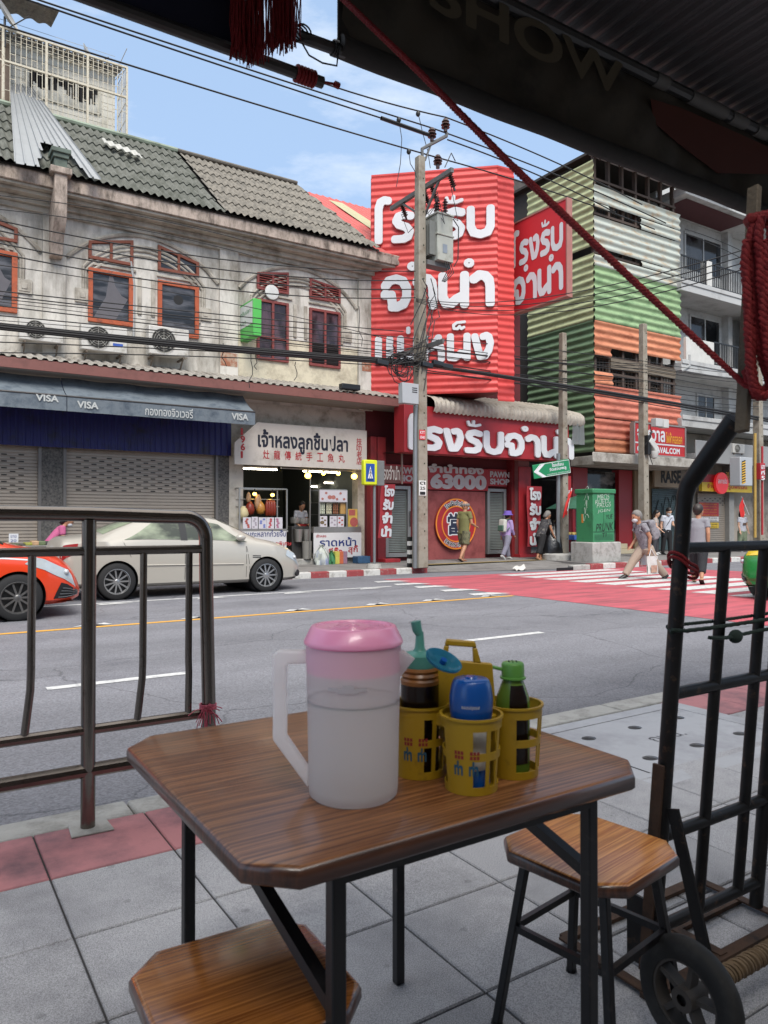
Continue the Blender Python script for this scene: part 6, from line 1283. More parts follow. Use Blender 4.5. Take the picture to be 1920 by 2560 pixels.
for x in (ax0 + .02, zR(1010, 1300, YAp - .2).x): pd.box(x, x + .28, YAp - .3, YAp - .003, zsl[2], 15.9)
pd.box(zR(1010, 1300, YAp - .2).x + .3, ax1, YF + .2, YF + .4, zsl[1] + .0, zsl[0] - th_ - .001); pd.build('pier', GREY, ap, smooth=0)
for (xa, ya, xb_, yb_) in ((600, 330, 945, 560), (650, 1150, 930, 1390), (720, 1930, 880, 2150)):
    p, q = zR(xa, ya, YAp), zR(xb_, yb_, YAp); wz0 = max(q.z - .9, [s for s in zsl if s < q.z + .3][0] + .02); fr = MB(); fr.box(p.x - .08, p.x, YAp - .06, YAp - .004, wz0, p.z + .08); fr.box(q.x, q.x + .08, YAp - .06, YAp - .004, wz0, p.z + .08); fr.box(p.x, q.x, YAp - .06, YAp - .004, p.z, p.z + .08); fr.box((p.x + q.x) / 2 - .03, (p.x + q.x) / 2 + .03, YAp - .05, YAp - .004, wz0, p.z)
    wi = fr.build('window', GREY, ap, smooth=0); MB().box(p.x, q.x, YAp - .03, YAp - .006, wz0, p.z).build('pane', GLK, wi, smooth=0)
RB = M('black railing', '#1c1c1d', rough=.5, var=.1)
for z, xa, xb_ in ((zsl[0] + .1, ax0, ax1), (zsl[1] + .1, zR(890, 1400).x, ax1)):
    rl_ = MB(); x = xa
    while x < min(xb_, 34): rl_.box(x, x + .025, YF, YF + .025, z, z + .85); x += .115
    rl_.box(xa, xb_, YF - .01, YF + .035, z + .85, z + .9); rl_.box(xa, xb_, YF - .005, YF + .03, z + .02, z + .05); rl_.build('balcony_railing', RB, ap, smooth=0)
x = zR(840, 700).x; MB().box(x - .16, x + .16, YF - .03, YF + .25, zsl[0] + .1, zsl[0] + 1.05).build('white_post', M('white post', '#c4c2bc', rough=.7), ap, bevel=.02)
xa, xb_ = zR(610, 1400).x, zR(885, 1400).x; MB().box(xa, xb_, YF - .02, YF + .1, zsl[1] + .1, zsl[1] + .95).build('white_parapet', M('white post', '#c4c2bc'), ap, bevel=.01)
MB().tube([zR(640, 1530), zR(640, 1640), zR(560, 1690)], .07, 8).build('waste_pipe', M('grey pvc', '#9c9c9a'), ap)
# its ground floor shops
z5 = lambda x, y, Y=17.6: PY(1560 + x * .217, 1040 + y * .217, Y)
gf = MB(); gf.box(24.02, ax1, 17.9, 18.19, 0, 4.6); gf.build('shop_wall', M('shop wall', '#8f877c', rough=.85, var=.12, dirt='#5d564e', damt=.5), ap, smooth=0)
MB().box(24.05, ax1, 16.4, 17.899, 3.42, 3.62).box(24.05, ax1, 16.36, 16.395, 3.3, 4.1).build('shop_canopy', M('grey canopy', '#8d8d8c', rough=.7, var=.08), ap, bevel=.01)
s0, s1 = z5(322, 1400, 17.85), z5(585, 1400, 17.85); TEALM = M('teal shutter', '#3f4f50', rough=.5, var=.15, dirt='#1c2324', dscale=1.2, damt=.4)
s_ = shutter(MB(), s0.x, s1.x + .3, .05, z5(400, 820, 17.85).z, 17.84, .08, parent=ap, mat=TEALM)
gf2 = MB()
def squig(mb, o, U, V, pts, r): mb.tube([Vector(o) + Vector(U) * a + Vector(V) * b for a, b in pts], r, 5)
for k in range(5): squig(gf2, (s0.x + .2 + .45 * k, 17.825, 1.6), (1, 0, 0), (0, 0, 1), [(.3 * t + .12 * math.sin(9 * t + k), .35 * math.sin(7 * t + k) + .1 * k % .3) for t in np.linspace(0, 1, 14)], .012)
gf2.build('graffiti', M('black paint', '#121314', var=0), s_)
bs = thing('shop_sign', 'brown signboard with bold black capital letters over the teal shutter', 'signboard', z5(450, 740, 17.5)); p, q = z5(340, 815, 17.55), z5(640, 640, 17.55); MB().box(p.x, q.x, 17.5, 17.6, p.z, q.z).build('board', M('brown signboard', '#8a7a66', rough=.7, var=.08), bs, bevel=.01)
t_ = MB(); write(t_, 'RAISE', (z5(425, 770, 17.5).x, 17.495, z5(425, 772, 17.5).z), (1, 0, 0), (0, 0, 1), w=z5(655, 770, 17.5).x - z5(425, 770, 17.5).x, h=.52, depth=.004, bold=.04, res=30); t_.build('lettering', M('black ink', '#141313'), bs, smooth=0)
s2a, s2b = z5(850, 1400, 17.8), z5(1205, 1400, 17.8); shutter(MB(), s2a.x, s2b.x, .05, z5(1000, 880, 17.8).z, 17.80, .085, vents=(.78, .96), parent=ap)
MB().box(z5(1215, 1400).x, z5(1270, 1400).x, 17.6, 17.89, 0, 3.4).build('pier', M('grey pier', '#8b8a86', rough=.8), ap)
ys_ = thing('shop_sign', 'red and yellow shop sign with a round red lit disc over the beige shutter', 'signboard', z5(1150, 870, 17.3)); p, q = z5(890, 865, 17.3), z5(1465, 865, 17.3); zt = z5(890, 668, 17.3).z; zm = z5(890, 760, 17.3).z
MB().box(p.x, q.x, 17.26, 17.4, p.z, zm).build('yellow_board', M('yellow sign', '#c2a32b', rough=.5), ys_); MB().box(p.x, q.x, 17.26, 17.4, zm + .001, zt).build('red_board', PRED, ys_)
dc = z5(1105, 775, 17.2); MB().lathe([(0, -.1), (.42, -.1), (.42, 0), (0, 0)], dc, 32, axis=(0, 1, 0)).build('disc', M('lit red disc', '#a81c20', rough=.3, emit=.5), ys_)
t_ = MB(); write(t_, 'สหการเงิน', (dc.x - .3, 17.09, dc.z - .02), (1, 0, 0), (0, 0, 1), w=.6, h=.2, depth=.006, bold=.02, res=20, N=(0, -1, 0)); t_.build('disc_lettering', WLET, ys_, smooth=0)
t_ = MB(); write(t_, 'อรุโณทัย', (z5(1175, 750, 17.25).x, 17.255, zm + .12), (1, 0, 0), (0, 0, 1), w=z5(1310, 750, 17.25).x - z5(1175, 750, 17.25).x, h=.42, depth=.004, bold=.02, res=24); t_.build('gold_lettering', M('gold letters', '#c08a2a'), ys_, smooth=0)
t_ = MB(); write(t_, 'จำนำทอง รูปพรรณ', (p.x + .3, 17.255, p.z + .08), (1, 0, 0), (0, 0, 1), w=(q.x - p.x) * .8, h=.22, depth=.004, bold=.02, res=22); t_.build('red_lettering', RINK, ys_, smooth=0)
for (xa, ya, xb_, yb_, mt, tx) in ((870, 1000, 1095, 1155, PRED, 5), (880, 1160, 1095, 1215, M('white paper', '#c4c2be'), 2), (905, 1228, 1095, 1295, M('yellow sign', '#c2a32b'), 2)):
    p, q = z5(xa, yb_, 17.75), z5(xb_, ya, 17.75); po = MB().box(p.x, q.x, 17.765, 17.775, p.z, q.z).build('poster', mt, None, smooth=0)
    tag(po, {5: 'red poster of small text lines on the beige shutter', 2: ('white paper notice on the beige shutter below the red poster' if ya < 1200 else 'yellow notice on the beige shutter, lowest of three')}[tx], 'poster')
    t_ = MB(); n = tx
    for k in range(n): h = (q.z - p.z) / n; write(t_, ('รับจำนำทองคำ นาก เพชร', 'ดอกเบี้ยต่ำ เปิดทุกวัน')[k % 2], (p.x + .06, 17.762, q.z - h * (k + .78)), (1, 0, 0), (0, 0, 1), w=(q.x - p.x) * .85, h=h * .5, depth=.002, bold=.01, res=18)
    t_.build('lettering', M('gold letters', '#c08a2a') if tx == 5 else INK, po, smooth=0)
# red advertising board hung across the two buildings
cs_ = thing('signboard', 'red framed advertising board with white and yellow lettering under the orange cladding', 'signboard', z5(400, 430, 16.5)); YC2 = 16.6; p, q = z5(122, 430, YC2), z5(700, 485, YC2); zt = z5(122, 75, YC2).z; zb = z5(122, 430, YC2).z
MB().box(p.x, q.x, YC2, YC2 + .15, zb, zt).build('board', M('bright red board', '#b52a2c', rough=.5, var=.05), cs_, bevel=.006); f_ = MB()
for a in ((p.x - .05, p.x, zb, zt), (q.x, q.x + .05, zb, zt), (p.x, q.x, zt, zt + .05), (p.x, q.x, zb - .05, zb)): f_.box(a[0], a[1], YC2 - .03, YC2 + .16, a[2], a[3])
f_.build('frame', M('alu frame', '#9a9590', rough=.5, metal=.4), cs_, smooth=0); hh = zt - zb
MB().box(p.x, q.x, YC2 - .006, YC2 - .002, zb + hh * .34, zb + hh * .385).build('white_rule', WLET, cs_, smooth=0)
for tx, x0, x1, z0, z1, mt, bo in (('จักรวาล', 150, 470, .44, .95, WLET, .03), ('ไฟฟ้าคอลเลค', 482, 668, .42, .80, M('amber letters', '#d9982e'), .02), ('CHAKKRAVAL.COM', 150, 640, .07, .27, WLET, .04)):
    t_ = MB(); write(t_, tx, (z5(x0, 300, YC2).x, YC2 - .004, zb + hh * z0), (1, 0, 0), (0, 0, 1), w=z5(x1, 300, YC2).x - z5(x0, 300, YC2).x, h=hh * (z1 - z0), depth=.004, bold=bo, res=30); t_.build('lettering', mt, cs_, smooth=0)
a, b = zR(1185, 1370, 16.7), zR(1390, 1570, 16.7)
ac(z5(1200, 320, 16.5), z5(1335, 440, 16.5), 16.3, 'white air conditioner on the apartment block above the shop canopy', parent_group='air conditioners on the apartment block')
# ================================================================ utility poles, wires and street furniture
PCON = M('pole concrete', '#8f887b', rough=.9, var=.12, scale=5, dirt='#75695a', dscale=4, damt=.5, bump=.2, bscale=60); GALV = M('galvanised', '#84888a', rough=.5, metal=.6, var=.15, scale=12); XARM = M('cross arm steel', '#6b6a68', rough=.6, metal=.4, var=.2, scale=12); PORC = M('brown porcelain', '#3d2825', rough=.25, var=.1); WIREM = M('black cable', '#161617', rough=.55, var=0)
def pole(label, x, y, zb, zt, w0, w1, holes=True):
    t = thing('utility_pole', label, 'utility pole', (x, y, zb), 'concrete utility poles'); v = []
    for z, w_ in ((zb, w0), (zt, w1)): v += [(x - w_ / 2, y - w_ / 2, z), (x + w_ / 2, y - w_ / 2, z), (x + w_ / 2, y + w_ / 2, z), (x - w_ / 2, y + w_ / 2, z)]
    MB().add(v, [(3, 2, 1, 0), (4, 5, 6, 7), (0, 1, 5, 4), (1, 2, 6, 5), (2, 3, 7, 6), (3, 0, 4, 7)]).build('shaft', PCON, t, bevel=.02)
    h = MB(); z = zb + .5
    while z < zt - .2:
        wz = w0 + (w1 - w0) * (z - zb) / (zt - zb); h.lathe([(0, 0), (.018, 0), (.02, .004)], (x + .03, y - wz / 2 - .003, z), 8, axis=(0, -1, 0)); z += .42
    h.build('bolt_holes', M('hole dark', '#2a3320'), t); return t
px_, py_ = 10.80, 15.03; zpt = PY(1048, 392, py_).z
p1 = pole('tall concrete utility pole with a grey transformer in front of the red billboard', px_, py_, 0, zpt, .30, .195)
MB().tube([(px_ - .19, py_ - .05, 0), (px_ - .18, py_ - .05, 3.6), (px_ - .16, py_ - .05, 4.2)], .055, 10).build('conduit', GALV, p1)
q2 = lambda x, y, Y=15.0: PY(640 + x * .3858, y * .3858, Y)
MB().tube([q2(1080, 1100), q2(1076, 965), q2(1150, 925), q2(1235, 880), q2(1235, 860)], .045, 6).bar(q2(1095, 1040), q2(1130, 945), .04, .04).build('top_bracket', XARM, p1)
def insul(c, s_=1., parent=None): return MB().lathe([(0, -.2 * s_), (.05 * s_, -.2 * s_), (.05 * s_, -.1 * s_), (.11 * s_, -.09 * s_), (.06 * s_, -.03 * s_), (.12 * s_, -.02 * s_), (.07 * s_, .05 * s_), (.10 * s_, .06 * s_), (.06 * s_, .13 * s_), (0, .14 * s_)], c, 14).build('insulator', PORC, parent, smooth=40)
for c in ((1140, 865), (1228, 805), (1178, 1040)): insul(q2(*c), 1.0, p1)
A = PX(968, 517, px_); B = PX(1120, 424, px_)
def xarm(A, B, w_=.09): a, b = Vector((px_ + .13, A.y, (A.z + B.z) / 2)), Vector((px_ + .13, B.y, (A.z + B.z) / 2)); MB().bar(a, b, w_, .11).build('crossarm', XARM, p1); return a, b
a, b = xarm(A, B); MB().bar(a.lerp(b, .18), (px_ + .12, py_, a.z - .75), .05, .05).bar(a.lerp(b, .82), (px_ + .12, py_, a.z - .75), .05, .05).build('arm_brace', XARM, p1)
for t in (.12, .50, .62, .90):
    c = a.lerp(b, t); f = MB(); d = Vector((.14, -.06, -.42))
    for k in range(6): f.lathe([(.03, 0), (.075, .02), (.03, .05)], c + d * (.15 + k * .12) + Vector((.1, 0, .08)), 10, axis=d)
    f.tube([c + Vector((.1, 0, .12)), c + d + Vector((.1, 0, .05))], .028, 8); f.build('fuse', PORC, p1)
MB().tube([c + Vector((-.1, -.1, .1)), c + Vector((.1, -.1, .5)), c + Vector((.3, 0, .4))], .012, 6).build('jumper', WIREM, p1)
for k in range(5): tt = .1 + .2 * k; c = a.lerp(b, tt); e = MB().tube([c + Vector((.15, 0, -.2)), c + Vector((.3, -.1, -.7 - .1 * k)), Vector((px_ + .5, py_ - .1 + .05 * k, PY(1100, 520, 14.8).z + .2))], .009, 5).build('jumper', WIREM, p1)
# transformer
tz0, tz1 = PY(1094, 648, 14.72).z, PY(1094, 527, 14.72).z; tx0 = PY(1094, 600, 14.72).x; TRF = M('transformer grey', '#a5a69c', rough=.55, var=.07, dirt='#7d7a6c', dscale=3, damt=.4)
tr = thing('transformer', 'grey box transformer mounted on the tall utility pole', 'transformer', (tx0 + .24, 15, tz0)); zm = tz0 + (tz1 - tz0) * .52
MB().box(tx0, tx0 + .5, 14.72, 15.28, tz0, zm).box(tx0 - .02, tx0 + .52, 14.70, 15.30, zm + .001, zm + .05).box(tx0 + .01, tx0 + .49, 14.73, 15.27, zm + .051, tz1 - .05).box(tx0 - .015, tx0 + .515, 14.705, 15.295, tz1 - .049, tz1).build('tank', TRF, tr, bevel=.012)
rf_ = MB()
for k in range(6): rf_.box(tx0 - .2, tx0 - .003, 14.78 + .085 * k, 14.80 + .085 * k, tz0 + .12, tz1 - .25)
rf_.build('radiator', M('radiator grey', '#6d6e69', rough=.6), tr, smooth=0)
for x, y in ((.12, 14.9), (.34, 14.85), (.25, 15.1)):
    bsh = MB(); bsh.tube([(tx0 + x, y, tz1), (tx0 + x, y, tz1 + .42)], .035, 10)
    for k in range(4): bsh.lathe([(.03, 0), (.075, .015), (.03, .04)], (tx0 + x, y, tz1 + .1 + .075 * k), 12)
    bsh.build('bushing', PORC, tr)
MB().box(tx0 + .16, tx0 + .3, 14.712, 14.718, tz0 + .2, tz0 + .42).build('name_plate', M('dull plate', '#7f8790'), tr); MB().tube([(tx0 + .48, 14.71, tz1 - .1), (tx0 + .62, 14.66, tz1 - .3), (tx0 + .6, 14.66, tz0 + .1), (tx0 + .5, 14.7, tz0 - .1)], .014, 6).build('hose', WIREM, tr)
MB().box(px_ + .1, tx0 + .5, 14.85, 15.15, tz0 - .12, tz0 - .002).build('platform', XARM, tr); dk_ = MB()
for k in range(4): dk_.tube([(tx0 + .25 + .06 * k, 14.75, tz0 - .002), (tx0 + .3 + .07 * k, 14.72, tz0 - .25), (tx0 + .2 + .03 * k, 14.8, tz0 - .5)], .012, 5)
dk_.build('tails', WIREM, tr)
# cable clutter, meter box and tags on the pole
z5b = lambda x, y, Y=14.85: PY(500 + x * .3858, 480 + y * .3858, Y)
A, B = z5b(1260, 1062), z5b(1550, 960); xarm(PX(500 + 1255 * .3858, 480 + 1062 * .3858, px_), PX(500 + 1550 * .3858, 480 + 958 * .3858, px_), .06)
cl = MB()
for k in range(9):
    c = z5b(1300 + random.uniform(-50, 40), 1150 + random.uniform(-45, 40)); r = random.uniform(.16, .26); th0 = random.uniform(0, 1); cl.tube([c + Vector((r * math.cos(t), random.uniform(-.03, .03), r * 1.1 * math.sin(t))) for t in np.linspace(th0, th0 + 6, 20)], .011, 5)
for k in range(16):
    a = z5b(1230 + random.uniform(-60, 90), 1050 + random.uniform(-60, 80)); b = z5b(1390 + random.uniform(0, 160), 1000 + random.uniform(-70, 130)); m_ = (a + b) / 2 + Vector((0, random.uniform(-.1, .1), random.uniform(-.3, .15))); cl.tube([a, m_, b], .011, 5)
for k in range(7): a = z5b(1440 + 14 * k, 560 + 60 * (k % 4)); cl.tube([a, a + Vector((.1, -.05, -.2 - .05 * k)), a + Vector((-.05, -.05, -.6)), a + Vector((-.35, 0, -1.2 - .2 * k))], .012, 5)
tag(cl.build('cable_tangle', WIREM), 'tangle of black cable loops hung on the tall utility pole', 'cables')
jb = MB()
for x, y in ((1180, 1105), (1470, 1120), (1540, 1110), (1600, 1130)): c = z5b(x, y); jb.obox(c, (.16, .0, -.015), (0, .06, 0), (.005, 0, .06))
tag(jb.build('splice_boxes', M('splice box', '#1d2226', rough=.5), bevel=.015), 'row of dark splice boxes hanging in the cables beside the tall pole', 'cable boxes')
sb_ = MB(); c = z5b(970, 1265, 16.9); sb_.obox(c, (.28, 0, .0), (0, .1, 0), (0, 0, .075)); tag(sb_.build('floodlight', M('splice box', '#1d2226'), bevel=.02), 'black floodlight lying on the tin canopy left of the tall pole', 'floodlight')
mbx = thing('meter_box', 'light grey meter box strapped to the tall utility pole', 'meter box', z5b(1365, 1370)); p, q = z5b(1312, 1365, 14.72), z5b(1418, 1245, 14.72); MB().box(p.x, q.x, 14.72, 14.9, p.z, q.z).build('casing', M('box grey', '#a3a6a8', rough=.5, var=.04), mbx, bevel=.01); v_ = MB()
for k in range(3): v_.box(q.x - .2, q.x - .05, 14.714, 14.718, q.z - .12 - .05 * k, q.z - .1 - .05 * k)
v_.build('vents', M('slot dark', '#17130f'), mbx, smooth=0)
def tagplate(x0, y0, x1, y1, lines, bg, ink, name, label):
    yq = py_ - .155; p, q = z3(x0, y1, yq), z3(x1, y0, yq); t = thing(name, label, 'plate', ((p.x + q.x) / 2, yq, p.z)); MB().box(p.x, q.x, yq, yq + .008, p.z, q.z).build('sheet', bg, t, smooth=0); tt = MB(); n = len(lines)
    for k, s_ in enumerate(lines): h = (q.z - p.z) / n; write(tt, s_, (p.x + (q.x - p.x) * .12, yq - .001, q.z - h * (k + .85)), (1, 0, 0), (0, 0, 1), w=(q.x - p.x) * .76, h=h * .62, depth=.002, bold=.02, res=22)
    tt.build('lettering', ink, t, smooth=0)
tagplate(616, 312, 678, 408, ['KTT', '1041'], M('red tag', '#c0282c', rough=.5), WLET, 'pole_tag', 'small red tag with white characters on the tall pole')
tagplate(612, 836, 686, 990, ['ต', '25', ' ' if False else '-'], M('white tag', '#cfcfca', rough=.5), M('black ink', '#141313'), 'pole_number', 'white number plate reading 25 on the tall pole')
bo = thing('bollard', 'black and white striped marker post beside the tall pole', 'bollard', z3(525, 1735, 15.3)); bp = bo.location; bp.z = 0; m_ = MB(); n = 7
for k in range(n): m_.mat(k % 2).box(bp.x - .075, bp.x + .075, 15.25, 15.35, .11 * k, .11 * k + .1095)
m_.build('post', [M('black paint', '#121314'), M('white paint', '#c9c8c4', rough=.6)], bo, smooth=0)
# other poles
p2x, p2y = PY(1408, 1300, 15.9).x, 15.9; p2 = pole('shorter concrete pole on a round concrete base at the alley mouth', p2x, p2y, .12, PY(1408, 833, 15.9).z, .25, .17); MB().lathe([(0, -.1), (.62, -.1), (.6, .15), (.55, .19), (0, .19)], (p2x - .08, p2y, 0), 20).build('base', CONC, p2, smooth=40)
MB().tube([(p2x - .24, p2y - .02, .1), (p2x - .22, p2y - .02, 3.2)], .06, 8).build('conduit', GALV, p2)
p3x = PY(1390 * K, 1200, 15.5).x; pole('concrete pole carrying cameras in front of the orange cladding', p3x, 15.5, 0, DY(1389, 700, 15.5).z, .27, .19); p4x = PY(1638 * K, 1200, 15.5).x; pole('concrete pole at the right edge behind the hand truck', p4x, 15.5, 0, DY(1640, 760, 15.5).z, .30, .24)
z5p = lambda x, y, Y=15.3: PY(1560 + x * .217, 1040 + y * .217, Y)
cs2 = thing('security_camera', 'white security camera and boxes clamped to the pole before the orange cladding', 'security camera', z5p(330, 400)); bw_ = M('box white', '#b9b8b3', rough=.5)
p, q = z5p(340, 120), z5p(420, 35); MB().box(p.x, q.x, 15.2, 15.4, p.z, q.z).build('grey_box', GREY, cs2, bevel=.01); p, q = z5p(425, 135), z5p(488, 45); MB().box(p.x, q.x, 15.2, 15.4, p.z, q.z).build('white_box', bw_, cs2, bevel=.01)
p, q = z5p(260, 440), z5p(300, 225); MB().box(p.x, q.x, 15.25, 15.4, p.z, q.z).build('black_mount', M('black ink', '#141313'), cs2); MB().bar(z5p(285, 270), z5p(365, 390), .16, .2).build('camera_housing', bw_, cs2, bevel=.02); MB().lathe([(0, -.2), (.1, -.16), (.15, 0), (.15, .06), (0, .06)], z5p(345, 425), 16).build('dome', bw_, cs2, smooth=50)
for k in range(3): MB().tube([z5p(300, 90 + 40 * k), z5p(310 + 10 * k, 180), z5p(250, 330), z5p(330, 560)], .012, 5).build('lead', WIREM, cs2)
tfb = thing('control_box', 'grey roadside control box with a black and yellow hazard strip on the right pole', 'control box', z5p(1400, 800, 15.0)); p, q = z5p(1340, 800, 15.0), z5p(1480, 480, 15.0); MB().box(p.x, q.x, 15.0, 15.4, p.z, q.z).build('casing', M('box grey', '#a3a6a8'), tfb, bevel=.02); hzm = MB(); p, q = z5p(1362, 785, 14.98), z5p(1402, 525, 14.98); n = 9
for k in range(n):
    z = p.z + (q.z - p.z) * k / n; h = (q.z - p.z) / n; s_ = (q.x - p.x) * .6
    for j in (0, 1): zz = z + h * .5 * j; hzm.mat(j).add([(p.x, 14.985, zz), (q.x, 14.985, zz + .06), (q.x, 14.985, zz + .06 + h * .5), (p.x, 14.985, zz + h * .5)], [(0, 1, 2, 3)])
hzm.build('hazard_strip', [M('hazard yellow', '#d0a02c', rough=.5), M('black ink', '#141313')], tfb, smooth=0)
rbx = thing('red_post', 'tall red marker post with a red box beside the right pole', 'post', z5p(1590, 1360, 15.2)); MB().tube([z5p(1592, 1370, 15.2), z5p(1592, 350, 15.2)], .04, 8).build('post', PRED, rbx); p, q = z5p(1555, 730, 15.15), z5p(1612, 545, 15.15); MB().box(p.x, q.x, 15.1, 15.25, p.z, q.z).build('box', PRED, rbx, bevel=.01); t_ = MB()
for k, s_ in enumerate(('เสา', 'ที่', '5')): write(t_, s_, (p.x + .05, 15.095, q.z - .22 - .2 * k), (1, 0, 0), (0, 0, 1), w=(q.x - p.x) * .7, h=.15, depth=.002, bold=.02, res=20)
t_.build('lettering', WLET, rbx, smooth=0); MB().tube([z5p(1510, 1400, 15.3), z5p(1510, 200, 15.3)], .05, 8).build('yellow_conduit', M('yellow conduit', '#a98a45', rough=.6), rbx)
# ---------------------------------------------------------------- wires
def wire(name, label, cat, pts, r, group, n=14):
    """a cable through image points given as world points; quadratic sag between consecutive supports"""
    P = [Vector(p) for p in pts]; out_ = []
    if len(P) == 3:
        for i in range(n * 2 + 1):
            t = i / (n * 2); d01 = (P[1] - P[0]).length; d = d01 / (d01 + (P[2] - P[1]).length)
            l0 = (t - d) * (t - 1) / ((0 - d) * (0 - 1)); l1 = t * (t - 1) / (d * (d - 1)); l2 = t * (t - d) / (1 - d); out_.append(P[0] * l0 + P[1] * l1 + P[2] * l2)
    else: out_ = P
    o = MB().tube(out_, r, 5, caps=False).build(name, WIREM, smooth=60); tag(o, label, cat, group); return o
HV = 'high voltage lines'
q1 = lambda x, y, Y=15.0: PY(x * .3858, y * .3858, Y)
ext = lambda a, b, k: b + (b - a) * k
lb = 'black high voltage line crossing the sky above the rooftops'
for pts in ([q1(2, -480), q2(0, 380), q2(1230, 760)], [q1(265, 0), q2(0, 465), q2(1130, 826)], [q1(195, 0), q2(0, 500), q2(810, 765)], [q1(0, 150), q2(0, 675), q2(1178, 1022)]):
    pts = [pts[0] + (pts[0] - pts[1]) * .6] + pts[1:]; wire('power_line', lb, 'power line', pts, .019, HV)
for a, b in ((q2(1230, 760), q2(1659, 930)), (q2(1130, 826), q2(1659, 1020)), (q2(1240, 905), q2(1600, 1040)), (q2(1178, 1022), q2(1659, 1160))):
    wire('power_line', lb, 'power line', [a, b, ext(a, b, 2.4) - Vector((0, 0, .3))], .019, HV)
wire('line_sleeve', 'thick black sleeve on the power line left of the pole top', 'power line', [q2(810, 765), q2(965, 820), q2(1125, 876)], .05, None) ; 
z4b = lambda x, y, Y=15.0: PY(x * .3858, 480 + y * .3858, Y)
LV = 'low voltage wires'; LL = 'black low voltage wire passing in front of the shophouse windows'
pole_y = [513, 573, 630, 685]
for yl, ym, yp in ((182, 418, 513), (248, 485, 573), (330, 550, 630), (395, 615, 685)): wire('low_voltage_wire', LL, 'wire', [z4b(-60, yl - 9), z5b(0, ym, 15.0), z5b(1395, yp, 15.0)], .014, LV)
for yl, yr in ((20, 330), (110, 415), (480, 900)): wire('low_voltage_wire', LL, 'wire', [z4b(-30, yl), z4b(900, (yl + yr) / 2 - 20), z4b(1640, yr)] if yl != 480 else [z4b(-30, yl - 10), z4b(1659, 755), z5b(1390, 1000, 15)], .009, LV)
TC = 'telephone cables'; TL = 'thin black telephone cable sagging along the shophouse front'
for yl, ym, yp in ((640, 800, 905), (668, 835, 950), (690, 862, 990), (708, 890, 1010), (735, 915, 1045), (800, 935, 1060), (832, 950, 1075), (930, 1005, 1090), (975, 1035, 1110), (1045, 1085, 1140)):
    wire('telephone_cable', TL, 'cable', [z4b(-60, yl - 4, 14.9), z4b(1400, ym - 8 + random.uniform(-8, 8), 14.9), z5b(1330 + random.uniform(-40, 60), yp, 14.9)], random.choice((.007, .009, .012)), TC)
for dy, r in ((0, .026), (14, .034), (26, .024), (-10, .016)): wire('trunk_cable', 'thick black trunk cable in the bundle across the air conditioners', 'cable', [z4b(-60, 855 + dy, 14.88), z4b(1500, 1008 + dy, 14.88), z5b(1385, 1098 + dy * .8, 14.88)], r, 'trunk cables')
z7 = lambda x, y, Y=15.2: PY(1280 + x * .3858, 480 + y * .3858, Y)
for k in range(13):
    y0 = 950 + 18 * k + random.uniform(-10, 10); a = z5b(1400, y0, 14.9); b = z7(330, 1050 + 20 * k + random.uniform(-20, 20), 15.8); c = z7(860, 1085 + 24 * k + random.uniform(-25, 25), 15.4); wire('telephone_cable', 'thin black telephone cable strung from the tall pole to the right hand poles', 'cable', [a, b, c], random.choice((.009, .011, .014)), 'cables right of the tall pole'); d = z7(1600, 1180 + 22 * k + random.uniform(-30, 20), 15.4)
    wire('telephone_cable', 'thin black telephone cable strung between the two right hand poles', 'cable', [c, (c + d) / 2 - Vector((0, 0, .12)), d + (d - c) * .4], random.choice((.009, .011, .014)), 'cables between the right poles')
for dy, r in ((0, .045), (14, .035)): wire('trunk_cable', 'thick black trunk cable sagging in front of the orange cladding', 'cable', [z5b(1390, 1110, 14.9), z7(540, 1285 + dy, 15.3), z7(1700, 1480 + dy, 15.4)], r, 'trunk cables on the right')
for k in range(4): wire('service_wire', 'grey service wire slanting across the road from the tall pole to the near right', 'wire', [z5b(1400, 690 + 6 * k, 15), PD(1400, 742 - 5 + 14 * k, 13.5), PD(1900, 612 + 16 * k, 10)], .009, 'service wires over the road')
for k in range(2): wire('service_wire', 'thin grey wire in front of the balconies', 'wire', [z7(1120, 240 + 30 * k, 15.6), z7(1300, 300 + 40 * k, 15.6), z7(1560, 420 + 50 * k, 15.6)], .013, 'wires before the balconies')
dr = MB()
for (x, y0, L, s_) in ((330, 1050, 220, 1), (365, 1040, 110, 1), (1030, 740, 260, 1), (150, 980, 150, -1), (620, 1100, 120, 1)):
    dr.tube([z5b(x + random.uniform(-6, 6) * k, y0 + L * k / 5, 15.0) for k in range(6)], .009, 5)
tag(dr.build('loose_wires', WIREM), 'loose ends of black wire dangling over the tin canopy', 'wires', kind='stuff')
jm = MB()
for a, b, c in (((925, 770), (945, 900), (910, 1210)), ((1050, 730), (1080, 860), (1130, 1090)), ((990, 975), (1000, 1060), (1040, 1150))):
    A, B, C = q2(*a), q2(*b), q2(*c); jm.tube([A, A.lerp(B, .5), B, B.lerp(C, .5) + Vector((.04, 0, 0)), C], .010, 5); jm.sphere(A - Vector((0, 0, .03)), .06, 8, (1, 1, 1.2))
tag(jm.build('jumper_wires', WIREM), 'thin jumper wires dropping from the high voltage lines to the pole', 'wires')
